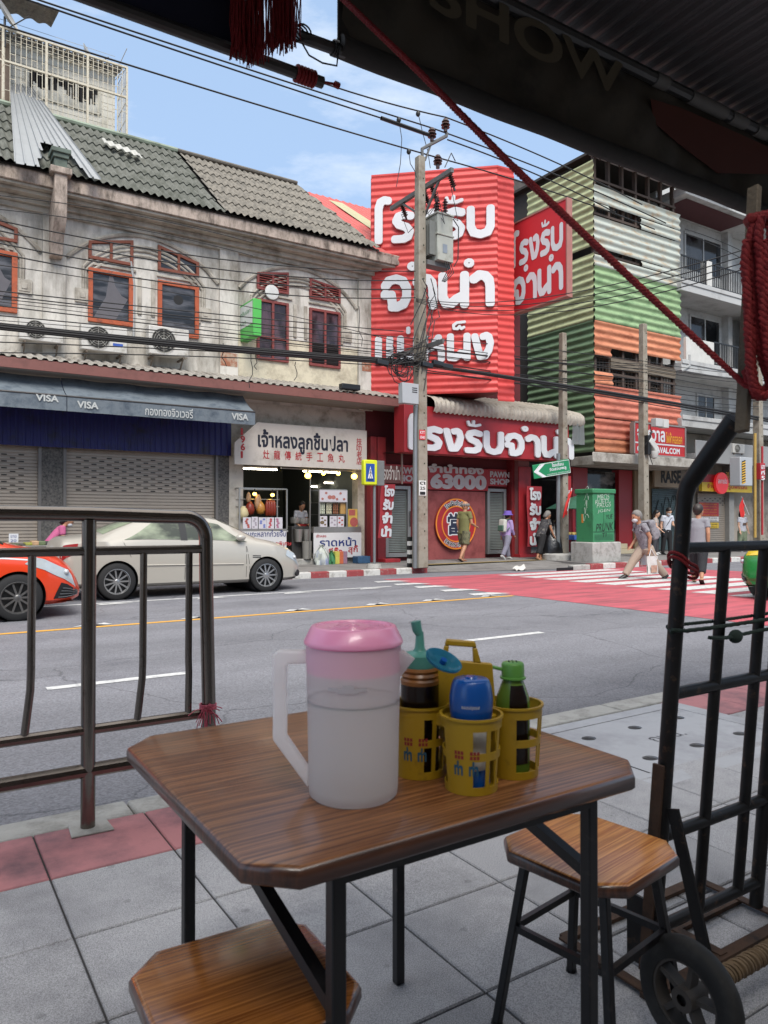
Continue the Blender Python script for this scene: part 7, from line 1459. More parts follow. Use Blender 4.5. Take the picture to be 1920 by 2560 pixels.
# ---------------------------------------------------------------- crossing sign
cy = 15.65; cxs = PY(936, 1419, cy).x; cg_ = thing('crossing_sign', 'yellow green pedestrian crossing sign with a blue walking figure panel on a grey post', 'road sign', (cxs, cy, 0)); MB().tube([(cxs, cy, 0), (cxs, cy, z3(140, 890, cy).z)], .035, 10).build('post', GALV, cg_); MB().lathe([(0, 0), (.2, 0), (.17, .1), (0, .1)], (cxs, cy, 0), 12).build('base', CONC, cg_)
p, q = z3(42, 880, cy - .1), z3(182, 624, cy - .1); MB().box(p.x, q.x, cy - .1, cy + .05, p.z, q.z).build('yellow_panel', M('fluorescent yellow', '#c9d21f', rough=.4, var=.03), cg_, bevel=.03); a, b = z3(62, 845, cy - .104), z3(152, 662, cy - .104); MB().box(a.x, b.x, cy - .106, cy - .102, a.z, b.z).build('blue_panel', M('sign blue', '#1c4796', rough=.4), cg_, smooth=0)
tw = MB(); xm_ = (a.x + b.x) / 2; tw.add([(a.x + .05, cy - .109, a.z + .08), (b.x - .05, cy - .109, a.z + .08), (xm_, cy - .109, b.z - .06)], [(0, 1, 2)]); tw.build('white_triangle', WLET, cg_, smooth=0)
fg = MB(); s_ = (b.z - a.z) / 10; zz = a.z + .9 * s_; fg.sphere((xm_, cy - .113, zz + 5.6 * s_), .35 * s_, 8, (1, .1, 1))
for p0, p1_, r in (((0, 5.1), (0, 3.0), .3), ((0, 3.2), (.8, .9), .22), ((0, 3.2), (-.8, .9), .22), ((0, 4.8), (.9, 3.4), .16), ((0, 4.8), (-.8, 3.5), .16)): fg.bar((xm_ + p0[0] * s_, cy - .112, zz + p0[1] * s_), (xm_ + p1_[0] * s_, cy - .112, zz + p1_[1] * s_), .003, r * 2 * s_, (1, 0, 0) if False else (0, 1, 0))
for k in range(4): fg.box(xm_ + (-1.6 + .85 * k) * s_, xm_ + (-1.15 + .85 * k) * s_, cy - .1135, cy - .111, zz - .4 * s_, zz + .55 * s_)
fg.build('walking_figure', M('black ink', '#141313'), cg_, smooth=0); MB().box(q.x + .03, q.x + .26, cy - .02, cy + .12, p.z, q.z).build('rear_box', M('back box', '#6d7070', rough=.5), cg_, bevel=.01)
# green cabinet on its concrete block
ky = 14.4; g4 = lambda x, y, Y=ky: PY(1260 + x * .20494, 1040 + y * .20494, Y)
CAB = M('cabinet green', '#347a50', rough=.5, var=.06, dirt='#2a6040', dscale=3, damt=.3); kx0, kx1 = g4(1085, 1300).x, g4(1345, 1300).x; kz0, kz1, kz2 = g4(1085, 1540).z, g4(1090, 945).z, g4(1060, 890).z + .06; kd = .62
cb = thing('utility_cabinet', 'green metal utility cabinet covered in graffiti on a concrete block', 'cabinet', ((kx0 + kx1) / 2, ky + .3, 0)); kx0b = kx0 
MB().box(kx0, kx1, ky, ky + kd, kz0, kz1).build('body', CAB, cb, bevel=.01); MB().prism([(kx0 - .04, ky - .04, kz1 + .001), (kx1 + .04, ky - .04, kz1 + .001), (kx1 + .04, ky + kd + .04, kz1 + .001), (kx0 - .04, ky + kd + .04, kz1 + .001)], (0, 0, .14)).build('lid', CAB, cb, bevel=.03)
MB().box(kx0 - .14, kx1 + .16, ky - .12, ky + kd + .1, -.02, kz0 - .001).build('concrete_block', CONC, cb, bevel=.03)
sm_ = MB(); sm_.box(kx0 + .015, kx1 - .015, ky - .006, ky - .001, kz0 + .28, kz0 + .30); sm_.box((kx0 + kx1) / 2 - .006, (kx0 + kx1) / 2 + .006, ky - .005, ky - .001, kz0 + .31, kz1 - .03)
for k in range(5): sm_.box(kx0 + .06, kx1 - .06, ky - .006, ky - .002, kz0 + .06 + .035 * k, kz0 + .07 + .035 * k)
sm_.build('door_seams', M('seam green', '#1f4a31'), cb, smooth=0)
for tx, x0, x1, y0, y1, mt in (('MBOS', 1135, 1280, 1030, 962, 0), ('RUED', 1110, 1270, 1078, 1030, 0), ('PALGS', 1130, 1300, 1120, 1065, 0), ('JGEN', 1140, 1290, 1190, 1145, 0), ('YUE', 1240, 1320, 1260, 1205, 1), ('PRUNK', 1120, 1325, 1420, 1315, 1), ('TI', 1190, 1245, 1480, 1430, 1)):
    t_ = MB(); p, q = g4(x0, y0), g4(x1, y1); write(t_, tx, (p.x, ky - .002, p.z), (1, 0, .08), (.15, 0, 1), w=q.x - p.x, h=(q.z - p.z), depth=.003, bold=.0 if mt else -.006, res=26, N=(0, -1, 0)); t_.build('graffiti', (M('white spray', '#a9b8a9', rough=.6), M('black paint', '#121314'))[mt], cb, smooth=0)
t_ = MB()
for k in range(5): t_.tube([(kx0 - .004, ky + .15 + .06 * math.sin(k + 3 * t) + .2 * t, kz0 + .7 + .2 * k + .1 * math.sin(8 * t + k)) for t in np.linspace(0, 1, 12)], .006, 4)
t_.build('side_scribble', M('white spray', '#a9b8a9'), cb)
MB().box(kx0 - .004, kx0 - .001, ky + .35, ky + .42, kz0 + .55, kz0 + .8).build('orange_sticker', M('orange sticker', '#c07a2c'), cb, smooth=0)
# green direction sign on the second pole
dy = 15.72; dq = [(348, 600), (790, 520), (818, 693), (370, 770)]; d4 = lambda x, y: g4(x, y, dy); P4 = [d4(x, y) for x, y in dq]; ds_ = thing('direction_sign', 'tilted green street direction sign with a white arrow on the alley pole', 'road sign', d4(580, 760))
a0, a1, a2, a3 = P4; MB().prism([a3, a2, a1, a0], (0, .03, 0)).build('plate', M('sign green', '#147a4c', rough=.4, var=.03), ds_, bevel=.012); U = (a2 - a3); w_ = U.length; U.normalize(); V = (a0 - a3); h_ = V.length; V.normalize()
pt_ = lambda u, v, d=.004: a3 + U * (w_ * u) + V * (h_ * v) + Vector((0, -d, 0)); t_ = MB(); t_.add([pt_(.02, .5), pt_(.22, .05), pt_(.32, .05), pt_(.13, .5), pt_(.32, .95), pt_(.22, .95)], [(0, 1, 2, 3), (0, 3, 4, 5)]); t_.build('arrow', WLET, ds_, smooth=0)
br_ = MB(); rim = [(.015, .5), (.2, .03), (.985, .03), (.985, .97), (.2, .97)]
for i in range(5): br_.tube([pt_(*rim[i], .003), pt_(*rim[(i + 1) % 5], .003)], .008, 4)
br_.build('border', WLET, ds_); t_ = MB()
for s_, u, v, w2, h2, bo in (('โรงเรียน', .50, .64, .32, .28, .02), ('วัดสวนพลู', .42, .30, .46, .30, .02), ('ถนนเจริญกรุง กรุงเทพมหานคร', .34, .08, .62, .13, .0)): write(t_, s_, pt_(u, v), U, V, w=w_ * w2, h=h_ * h2, depth=.002, bold=bo, res=26, N=(0, -1, 0))
t_.build('lettering', WLET, ds_, smooth=0)
# red flags on the poles
def flag(label, a, b, c, Y):
    t = thing('flag', label, 'flag', a); MB().tube([a, b], .012, 6).build('stick', WLET, t); U_ = (b - a); vs = []
    mb = MB(); n = 8
    for i in range(n + 1):
        p = a.lerp(b, .55 + .45 * i / n)
        for j in range(7): s_ = j / 6; vs.append(p + (c - b) * s_ * (1 - .35 * (1 - i / n)) + Vector((.02 * math.sin(5 * s_ + i), .04 * math.sin(6 * s_ + i * .6), 0)))
    mb.add(vs, [(i * 7 + j, i * 7 + j + 1, i * 7 + 8 + j, i * 7 + 7 + j) for i in range(n) for j in range(6)]); mb.build('cloth', M('flag red', '#c22c28', rough=.7, var=.08), t, smooth=60)
flag('limp red flag on the alley pole, left of the green cabinet', g4(775, 1160, 15.6), g4(825, 880, 15.6), g4(715, 1240, 15.6), 15.6); flag('second limp red flag hanging lower on the alley pole', g4(765, 1200, 15.65), g4(795, 905, 15.65), g4(760, 1200, 15.65), 15.6); flag('dark red flag on a stick by the right hand pole', z5p(1440, 1140), z5p(1355, 930), z5p(1330, 1150), 15)
# small things on the far pavement
BAGK = M('black bag', '#151517', rough=.3, var=.2, bump=.6, bscale=9); bgm = MB(); bc = g4(565, 1640, 16.2); bc.z = 0
for i in range(1): bgm.lathe([(0, 0), (.34, .0), (.42, .12), (.40, .4), (.30, .75), (.16, 1.0), (.05, 1.12), (.10, 1.2), (0, 1.2)], bc, 18)
for i in range(len(bgm.v)): x, y, z = bgm.v[i]; k = .05 * math.sin(9 * z + 3 * math.atan2(y - bc.y, x - bc.x) * 2); bgm.v[i] = (x + k + .2 * z * .4, y + k * .5, z)
tag(bgm.build('rubbish_bag', BAGK, smooth=60), 'tall black rubbish bag leaning at the foot of the alley pole', 'rubbish bag')
tb_ = z2(1015, 1720, 17.55); tb_.z = 0
def bag(c, r, h, mat, label, name='plastic_bag'):
    m_ = MB().lathe([(0, 0), (r, 0), (r * 1.1, h * .25), (r * .95, h * .6), (r * .5, h * .85), (r * .12, h * .95), (r * .35, h * 1.05), (0, h * 1.05)], c, 16)
    for i in range(len(m_.v)): x, y, z = m_.v[i]; a = math.atan2(y - c.y, x - c.x); k = .04 * math.sin(5 * a + 11 * z); m_.v[i] = (x + k, y + k, z)
    return tag(m_.build(name, mat, smooth=60), label, 'bag')
bag(tb_, .19, .50, M('clear bag', '#b9bdb5', rough=.3, var=.35, scale=9, dirt='#5f6fae', dscale=3, damt=.5), 'clear bag of rubbish with a blue patch in front of the food stall'); bag(z2(1115, 1705, 17.6) * 1, .11, .36, M('green bag', '#4f8a5f', rough=.3, var=.3, scale=9), 'green plastic rubbish bag beside the clear bag')
for x, c_a, lab in ((1160, '#b8b04f', 'yellow printed box standing by the rubbish bags'), (1200, '#b8603d', 'orange printed box standing by the rubbish bags'), (1240, '#8e6d7d', 'purple brown carton standing at the right of the rubbish bags')):
    c = z2(x, 1710, 17.6); o = MB().box(c.x - .065, c.x + .065, 17.5, 17.7, 0, .34).build('carton', M(lab[:12], c_a, rough=.6, var=.25, scale=12), bevel=.01); tag(o, lab, 'carton')
o = MB().box(z2(1370, 1690, 17.4).x, z2(1500, 1690, 17.4).x, 17.3, 17.6, .0, .2).tube([z2(1400, 1660, 17.45), z2(1430, 1630, 17.45), z2(1480, 1640, 17.45)], .06, 8).build('engine_pump', M('pump blue', '#2f4f6d', rough=.5, var=.6, scale=14), bevel=.02); tag(o, 'small blue pump on the pavement by the crossing sign', 'pump')
o = MB().sheet(tuple(g4(150, 1890, 14.3) * 1 - Vector((0, 0, 0))), (.4, 0, .05), (.1, .25, .08), 5, 4, lambda u, v: .03 * math.sin(9 * u + 5 * v)).build('litter', WHT, smooth=50); tag(o, 'scrap of white plastic litter on the road by the alley', 'litter')
tr_ = thing('vendor_table', 'blue vendor table with yellow fruit beside the green cabinet', 'stall', g4(865, 1600, 16.4)); p, q = g4(800, 1510, 16.4), g4(950, 1450, 16.4); MB().box(p.x, q.x, 16.2, 16.8, p.z, q.z).build('crate', M('crate blue', '#3a62b0', rough=.5), tr_, bevel=.01)
fr_ = MB()
for k in range(26): fr_.sphere((random.uniform(p.x + .05, q.x - .05), random.uniform(16.22, 16.75), q.z + .03), .06, 8)
fr_.build('fruit', M('fruit yellow', '#b39a55', rough=.5, var=.2), tr_); lg_ = MB()
for x in (p.x + .04, q.x - .04):
    for y in (16.24, 16.76): lg_.box(x - .02, x + .02, y - .02, y + .02, 0, p.z - .001)
lg_.build('legs', BLACK, tr_)
MB().box(p.x, q.x, 16.85, 16.9, q.z + .05, q.z + 1.9).build('back_board', PRED, tr_); um = thing('green_umbrella', 'dark green market umbrella behind the green cabinet', 'umbrella', g4(880, 1050, 16.6)); c = g4(880, 975, 16.7); MB().lathe([(0, 0), (.5, -.16), (1.0, -.42)], c, 12).build('cover', M('umbrella green', '#2f5f4a', rough=.6), um, smooth=0); MB().tube([(c.x, c.y, 0), c], .02, 6).build('pole', GALV, um)
# ---------------------------------------------------------------- the food stall: two glass cabinets with signboards
STL = M('stainless trim', '#a5a39d', rough=.3, metal=.8, var=.05); CLR = mat_milky('cabinet glass', '#cfd6d2', .82, .05, .1)
YQ = 17.75; s2 = lambda x, y, Y=YQ: PY(560 + x * .2411, 1000 + y * .2411, Y)
def cabinet(x0, x1, z0, z1, d, label, name='glass_cabinet'):
    t = thing(name, label, 'food cabinet', ((x0 + x1) / 2, YQ, .15)); f = MB()
    for x in (x0, x1):
        for y in (YQ, YQ + d): f.box(x - .018, x + .018, y - .018, y + .018, z0, z1)
    for z in (z0, z1):
        for y in (YQ, YQ + d): f.box(x0 + .019, x1 - .019, y - .016, y + .016, z - .016, z + .016)
        for x in (x0, x1): f.box(x - .016, x + .016, YQ + .019, YQ + d - .019, z - .016, z + .016)
    f.build('frame', STL, t, smooth=0); MB().box(x0 - .03, x1 + .03, YQ - .03, YQ + d + .03, z0 - .07, z0 - .018).build('counter', STL, t); return t
ca = s2(160, 1345); cb_ = s2(650, 925); lc = cabinet(ca.x, cb_.x, ca.z, cb_.z, .6, 'left glass food cabinet hung with roast meats under two yellow bulbs')
rr_ = MB()
for z in (s2(200, 1025).z, s2(200, 1100).z): rr_.tube([(ca.x, YQ + .25, z), (cb_.x - .1, YQ + .25, z)], .012, 6)
rr_.build('hanging_rail', STL, lc)
MEAT = [M('roast pork', '#7c2a17', rough=.4, var=.3, scale=20), M('golden tripe', '#b07a35', rough=.4, var=.25, scale=20), M('pale sausage', '#b08a66', rough=.5, var=.2, scale=20), M('noodles', '#c9bb8f', rough=.6, var=.15, scale=40)]
def meat(x, y, w_, h, mi, label, n=1):
    m_ = MB()
    for k in range(n): c = s2(x + k * w_ * .9, y, YQ + .22 + .03 * (k % 2)); m_.lathe([(0, -h / 2), (w_ * .003, -h * .42), (w_ * .0042, -h * .1), (w_ * .0034, h * .25), (w_ * .0012, h * .5), (0, h * .52)], c, 10)
    o = m_.build('roast_meat', MEAT[mi], smooth=60); tag(o, label, 'meat')
meat(270, 1125, 30, .36, 0, 'dark red roast pork bundle at the left of the hanging rail', 1); meat(255, 1010, 16, .26, 2, 'pale sausage at the top left of the cabinet'); meat(345, 1060, 18, .4, 2, 'long pale sausages hanging in the middle of the cabinet', 2); meat(378, 1120, 30, .34, 1, 'golden tripe hanging beside the pale sausages'); meat(445, 1125, 14, .42, 0, 'row of thin dark red pork strips at the right of the rail', 7); meat(200, 1170, 34, .34, 3, 'pile of cream noodles at the left end of the cabinet')
for k, (x0, x1) in enumerate(((195, 280), (285, 350), (358, 438), (440, 518), (527, 605))):
    p, q = s2(x0, 1335, YQ - .02), s2(x1, 1217 - (5 if k == 1 else 0), YQ - .02); po = MB().box(p.x, q.x, YQ - .03, YQ - .022, p.z, q.z).build('menu_card', M('menu paper', '#c4bfc4', rough=.5, var=.04)); tag(po, ('menu card with a red dish at the left end of the cabinet', 'plain text menu card, second from the left in the cabinet', 'menu card with a blue bowl in the middle of the cabinet', 'menu card with four red dishes in the cabinet', 'narrow menu card at the right end of the cabinet')[k], 'menu')
    pi = MB(); w_ = q.x - p.x; h = q.z - p.z; rnd = random.Random(k)
    for j in range(5): pi.lathe([(0, -.002), (w_ * .17, -.002)], (p.x + w_ * rnd.uniform(.25, .75), YQ - .032 - .001 * j, p.z + h * (.15 + .17 * j)), 12, axis=(0, 1, 0), sy=.7)
    pi.build('dish_pictures', M(('dish red', 'dish grey', 'dish blue', 'dish red2', 'dish mauve')[k], ('#a3514a', '#9a8f98', '#6f79b0', '#b04a4f', '#a06a80')[k], var=.3, scale=30), po, smooth=0)
for x, y in ((318, 975), (503, 985)):
    c = s2(x, y, YQ + .2); b_ = thing('bulb', 'yellow bulb glowing inside the left glass food cabinet', 'lamp', c, 'bulbs inside the cabinet'); MB().sphere(c, .055, 10, (1, 1, .8)).build('glass', LAMPY, b_); MB().tube([c, c + Vector((0, 0, .16))], .02, 6).build('holder', BLACK, b_)
zl0 = .15; q_ = s2(640, 1360); pnl = thing('stall_sign', 'white stall front panel with dark blue Thai lettering behind the cream car', 'signboard', (q_.x - .8, YQ - .06, .15)); MB().box(ca.x - .02, s2(635, 1400).x, YQ - .08, YQ - .04, .16, q_.z).build('panel', M('white panel2', '#c9c7c6', rough=.5, var=.03), pnl, bevel=.005); t_ = MB(); p = s2(250, 1440); write(t_, 'หมูกะหลากก๋วยจั๊บ', (ca.x + .1, YQ - .083, p.z), (1, 0, 0), (0, 0, 1), w=s2(628, 1400).x - ca.x - .1, h=.22, depth=.003, bold=.012, res=34); t_.build('lettering', M('navy ink', '#1f2f6b'), pnl, smooth=0); t_ = MB(); write(t_, 'ราคาพิเศษ', (s2(430, 1500).x, YQ - .083, s2(430, 1500).z - .03), (1, 0, 0), (0, 0, 1), w=.7, h=.11, depth=.003, bold=.02, res=26); t_.build('red_lettering', RINK, pnl, smooth=0)
ra, rb2 = s2(985, 1330), s2(1272, 935); rc = cabinet(ra.x, rb2.x, ra.z, rb2.z, .55, 'right glass food cabinet stacked with fish balls under a printed menu strip')
p, q = s2(990, 1055, YQ - .02), s2(1275, 940, YQ - .02); o = MB().box(p.x, q.x, YQ - .035, YQ - .02, p.z, q.z).build('menu_strip', M('menu paper', '#c4bfc4'), rc); pi = MB()
for k in range(7): pi.lathe([(0, 0), (.07 if k in (2, 3) else .04, 0)], (p.x + (q.x - p.x) * (.1 + .13 * k), YQ - .037 - .0008 * k, p.z + (q.z - p.z) * (.4 if k in (2, 3) else (.25 + .5 * (k % 2)))), 14, axis=(0, 1, 0), sy=.8)
pi.build('dish_pictures', M('dish mixed', '#a86a60', var=.5, scale=14), o, smooth=0); sh_ = MB()
for y in (1060, 1185): z = s2(1000, y).z; sh_.box(ra.x + .02, rb2.x - .02, YQ + .02, YQ + .53, z - .01, z)
sh_.build('shelf', STL, rc); z0 = s2(1000, 1183).z
for k, (mt, lab) in enumerate((('ball white', 'stack of white fish balls at the left of the cabinet'), ('ball cream', 'stack of cream fish balls, second from the left in the cabinet'), ('ball brown', 'stack of brown meat balls in the cabinet'), ('tofu tan', 'tan fried tofu slab at the right of the cabinet'))):
    m_ = MB(); xx = ra.x + .12 + .21 * k
    if k < 3:
        for i in range(3):
            for j in range(9): m_.sphere((xx + .058 * i - .05, YQ + .06 + .01 * (j % 2), z0 + .03 + .046 * j), .028, 6)
    else: m_.box(xx - .06, xx + .10, YQ + .04, YQ + .1, z0 + .01, z0 + .36)
    o = m_.build('food_stack', M(mt, ('#c2c6b4', '#c4c0a6', '#8a5a40', '#b08a50')[k], rough=.5, var=.1, scale=30)); tag(o, lab, 'food')
for k, (x0, x1) in enumerate(((995, 1068), (1095, 1168), (1175, 1243))):
    p, q = s2(x0, 1315, YQ - .02), s2(x1, 1203, YQ - .02); po = MB().box(p.x, q.x, YQ - .03, YQ - .022, p.z, q.z).build('menu_card', M('menu paper', '#c4bfc4')); tag(po, ('menu card with one dark bowl on the right cabinet', 'plain text menu card in the middle of the right cabinet', 'menu card with red dishes at the right of the right cabinet')[k], 'menu'); pi = MB(); w_ = q.x - p.x
    for j in range(4): pi.lathe([(0, 0), (w_ * (.3 if k == 0 and j == 1 else .16), 0)], (p.x + w_ * (.5 + .2 * (-1) ** j), YQ - .032 - .001 * j, p.z + (q.z - p.z) * (.2 + .2 * j)), 12, axis=(0, 1, 0), sy=.75)
    pi.build('dish_pictures', M(('dish brown', 'dish grey', 'dish red')[k], ('#6b5a3f', '#9a8f98', '#a3514a')[k], var=.3), po, smooth=0)
p, q = s2(1285, 1325, YQ), s2(1380, 1130, YQ); o = MB().box(p.x, q.x, YQ - .02, YQ + .02, p.z, q.z).build('menu_board', M('menu yellow', '#bfa04a', rough=.5, var=.35, scale=8), smooth=0); tag(o, 'yellow and white picture menu board right of the fish ball cabinet', 'menu'); pi = MB(); pi.lathe([(0, 0), (.13, 0)], (p.x + .18, YQ - .024, p.z + .16), 18, axis=(0, 1, 0), sy=1); pi.box(p.x + .02, p.x + .22, YQ - .024, YQ - .021, p.z + .34, q.z - .02); pi.build('picture', M('dish red', '#a3514a'), o, smooth=0)
zq = s2(920, 1378).z; rp = thing('stall_sign', 'white stall front panel with navy and red Thai lettering right of the doorway', 'signboard', s2(1160, 1610)); p, q = s2(917, 1615), s2(1410, 1400); MB().box(p.x, q.x, YQ - .08, YQ - .04, .16, zq).build('panel', M('white panel2', '#c9c7c6'), rp, bevel=.005); hz_ = zq - .16
MB().box(p.x, q.x, YQ - .07, YQ + .5, zq + .001, zq + .16).build('counter_edge', STL, rp)
for tx, x0, x1, a, b, mt in (('ราดหน้า', 978, 1355, .46, .82, M('navy ink', '#1f2f6b')), ('ผัดซีอิ๊ว', 955, 1215, .10, .42, RINK), ('สุกี้', 1272, 1372, .12, .50, RINK), ('เจ้าหลง', 940, 1045, .82, .94, RINK)):
    t_ = MB(); write(t_, tx, (s2(x0, 1500).x, YQ - .083, .16 + hz_ * a), (1, 0, 0), (0, 0, 1), w=s2(x1, 1500).x - s2(x0, 1500).x, h=hz_ * (b - a), depth=.003, bold=.02, res=32); t_.build('lettering', mt, rp, smooth=0)
lpr = MB(); a, b = s2(590, 705, 17.7), s2(1435, 725, 17.7); lpr.tube([(a.x, 17.7, a.z), (b.x, 17.7, a.z)], .02, 6); tag(lpr.build('lamp_rail', STL), 'metal pipe under the white signboard from which bulbs hang', 'pipe'); 
for x, y, r in ((870, 785, .085), (1032, 762, .055), (1185, 765, .055), (1350, 793, .085)):
    c = s2(x, y, 17.7); b_ = thing('bulb', 'large bright bulb hanging under the white signboard' if r > .06 else 'small bright bulb hanging under the white signboard', 'lamp', c, 'large bulbs under the signboard' if r > .06 else 'small bulbs under the signboard'); MB().sphere(c, r, 12, (1, 1, .9)).build('glass', LAMPY, b_); MB().tube([c + Vector((0, 0, r * .7)), (c.x, 17.7, a.z)], .035, 8).build('holder', M('lamp holder', '#b5a98a', rough=.5), b_)
cn_ = MB()
for k, (x, y, r, h) in enumerate(((740, 1280, .15, .17), (820, 1285, .18, .16))): 
    c = s2(x, y, 18.1); o = MB().lathe([(0, 0), (r * .85, 0), (r, h * .2), (r, h), (r * 1.05, h), (0, h * 1.02)], c, 20).build('cooking_pot', STL, smooth=40); tag(o, ('steel cooking pot on the left of the stall counter', 'wide steel cooking pot on the right of the stall counter')[k], 'pot')
o = MB().box(s2(700, 1300, 18.0).x, s2(870, 1300, 18.0).x, 17.98, 18.4, .15, s2(740, 1310, 18.1).z).build('stove_counter', M('stove dark', '#3a3937', rough=.5, metal=.3, var=.3), bevel=.01); tag(o, 'dark stove counter between the two glass cabinets', 'stove')
for k, x in enumerate((770, 858)): c = s2(x, 1470, 17.9); o = MB().lathe([(0, 0), (.1, 0), (.13, .34), (.12, .34), (.09, .02)], c, 16).build('bucket', STL, smooth=40); tag(o, ('steel bucket under the left of the stove', 'steel bucket under the right of the stove')[k], 'bucket')
c = s2(860, 1630, 17.85); o = MB().lathe([(0, 0), (.12, 0), (.14, .48), (.13, .48), (.1, .02)], Vector((c.x, c.y, .15)), 16).build('bin', M('grey bin', '#7d7a74', rough=.5), smooth=40); tag(o, 'grey bin on the step in the food stall doorway', 'bin')
o = MB().tube([s2(895, 780, 17.7), s2(888, 1640, 17.7)], .018, 8).build('support_pipe', STL); tag(o, 'upright steel pipe beside the fish ball cabinet', 'pipe')
# ================================================================ cars
def car_mats(name, col): return M(name, col, rough=.28, metal=.15, var=.02, coat=.6, spec=.5)
GLS = mat_glass('car glass', '#343a33', '#8c957f', (1, 1, 2), .05); TYR = M('tyre', '#1b1b1c', rough=.8, var=.2); RIM = M('alloy rim', '#a2a2a2', rough=.3, metal=.8, var=.05); CHR = M('lamp chrome', '#b8bcc0', rough=.12, metal=.3, var=.05); BLKP = M('black trim', '#17181a', rough=.4, var=.1); LENS = M('lamp lens', '#a9b0b4', rough=.08, var=.15, scale=14, coat=1)  # the pale green tone in the car glass paints in reflections
def car(name, label, cat, paint, x0, yn, face, accents):
    """x0: rear end along +X for face=1 (front end for face=-1), yn: near side plane; local x runs rear to front"""
    L, W = 4.40, 1.70; PT = paint
    top = [(0, .80), (.03, .98), (.12, 1.06), (.62, 1.11), (.95, 1.25), (1.45, 1.425), (1.9, 1.475), (2.3, 1.47), (2.7, 1.40), (3.1, 1.22), (3.52, 1.01), (3.9, .93), (4.12, .84), (4.28, .72), (4.36, .58), (4.40, .42)]
    hw = [(0, .66), (.05, .73), (.2, .80), (.6, .835), (1.2, .85), (3.3, .85), (3.9, .835), (4.16, .77), (4.30, .68), (4.40, .52)]
    bel = [(0, .80), (.1, .93), (.6, .98), (1.3, .965), (2.4, .93), (3.4, .89), (3.9, .83), (4.2, .70), (4.40, .42)]
    bot = [(0, .38), (.25, .24), (.6, .20), (4.0, .19), (4.2, .20), (4.40, .26)]
    rw = [(0, .60), (.6, .62), (1.2, .56), (1.9, .54), (2.6, .53), (3.3, .62), (3.6, .70), (4.1, .62), (4.40, .45)]
    def I(t, x): return float(np.interp(x, [a for a, b in t], [b for a, b in t]))
    def ring(x):
        zt, zb, w_, zl, r_ = I(top, x), min(I(bel, x), I(top, x) - .02), I(hw, x), I(bot, x), min(I(rw, x), I(hw, x) - .02); zs = zt - .045 - .02 * (zt - zb > .15)
        return [(0, zl), (w_ * .86, zl), (w_ * .965, zl + .06), (w_, zl + (zb - zl) * .45), (w_ * .995, zl + (zb - zl) * .75), (w_ * .955, zb), ((w_ * .955 + r_) / 2 + .012, (zb + zs) / 2), (r_, zs), (r_ * .6, zt - .012), (0, zt)]
    TP = [0, .5, 1, 1.7, 2.4, 3, 3.5, 4, 4.5, 5]
    xs = sorted(set(list(np.linspace(0, .3, 7)) + list(np.linspace(.3, 4.0, 38)) + list(np.linspace(4.0, L, 13))))
    sgn = face
    def TW(x, y, z, side=1):   # local to world, side=1 is the near flank
        X = x0 + x if sgn > 0 else x0 + L - x; return Vector((X, yn + W / 2 - y * side, z + ZR))
    def S(x, t, side=1, off=0.):
        r_ = ring(x); y = float(np.interp(t, TP, [p[0] for p in r_])); z = float(np.interp(t, TP, [p[1] for p in r_]))
        if off:
            e = .02; p = np.array([x, y, z]); r2 = ring(min(L - .001, x + e)); px = np.array([x + e, np.interp(t, TP, [q[0] for q in r2]), np.interp(t, TP, [q[1] for q in r2])]); t2 = min(5, t + .05); t1 = max(0, t - .05); pt1 = np.array([x, np.interp(t1, TP, [q[0] for q in r_]), np.interp(t1, TP, [q[1] for q in r_])]); pt2 = np.array([x, np.interp(t2, TP, [q[0] for q in r_]), np.interp(t2, TP, [q[1] for q in r_])])
            n_ = np.cross(px - p, pt2 - pt1); n_ = n_ / (np.linalg.norm(n_) + 1e-9)
            if n_[1] + n_[2] < 0: n_ = -n_
            x, y, z = p + n_ * off
        return TW(x, y, z, side)
    t = thing(name, label, cat, TW(L / 2, 0, 0)); vs = []; k = 18
    for x in xs:
        r_ = ring(x); full = r_ + [(-a, b) for a, b in r_[-2:0:-1]]; vs += [TW(x, a, b) for a, b in full]
    fs = [(i * k + j, i * k + (j + 1) % k, (i + 1) * k + (j + 1) % k, (i + 1) * k + j) for i in range(len(xs) - 1) for j in range(k)]; fs += [tuple(range(k))[::-1], tuple((len(xs) - 1) * k + j for j in range(k))]
    if sgn > 0: fs = [f[::-1] for f in fs]
    WX = (.90, 3.58); me = MB().add(vs, fs); body = me.build('body', PT, t, smooth=40)
    cut = MB()
    for wx in WX: cut.lathe([(0, -1.2), (.345, -1.2), (.345, 1.2), (0, 1.2)], TW(wx, 0, .315), 36, axis=(0, 1, 0))
    co_ = cut.build('cut', PT, t, smooth=0); bm_ = body.modifiers.new('b', 'BOOLEAN'); bm_.operation = 'DIFFERENCE'; bm_.object = co_; bm_.solver = 'EXACT'; dg = bpy.context.evaluated_depsgraph_get(); m2 = bpy.data.meshes.new_from_object(body.evaluated_get(dg)); body.modifiers.clear(); body.data = m2; m2.shade_smooth(); m2.set_sharp_from_angle(angle=R(38)); bpy.data.objects.remove(co_)
    if not len(m2.materials): m2.materials.append(PT)
    for wx in WX: wl3 = MB(); wl3.lathe([(.34, -.84), (.345, -.55), (.345, .55), (.34, .84)], TW(wx, 0, .315), 30, axis=(0, 1, 0)); wl3.lathe([(.0, -.5), (.344, -.5)], TW(wx, 0, .315), 30, axis=(0, 1, 0)); wl3.build('wheel_arch_liner', BLKP, t, smooth=40)
    MB().add([TW(x, y, .215) for x, y in ((.3, -.72), (4.3, -.72), (4.3, .72), (.3, .72))], [(0, 1, 2, 3)]).build('underside', BLKP, t, smooth=0)
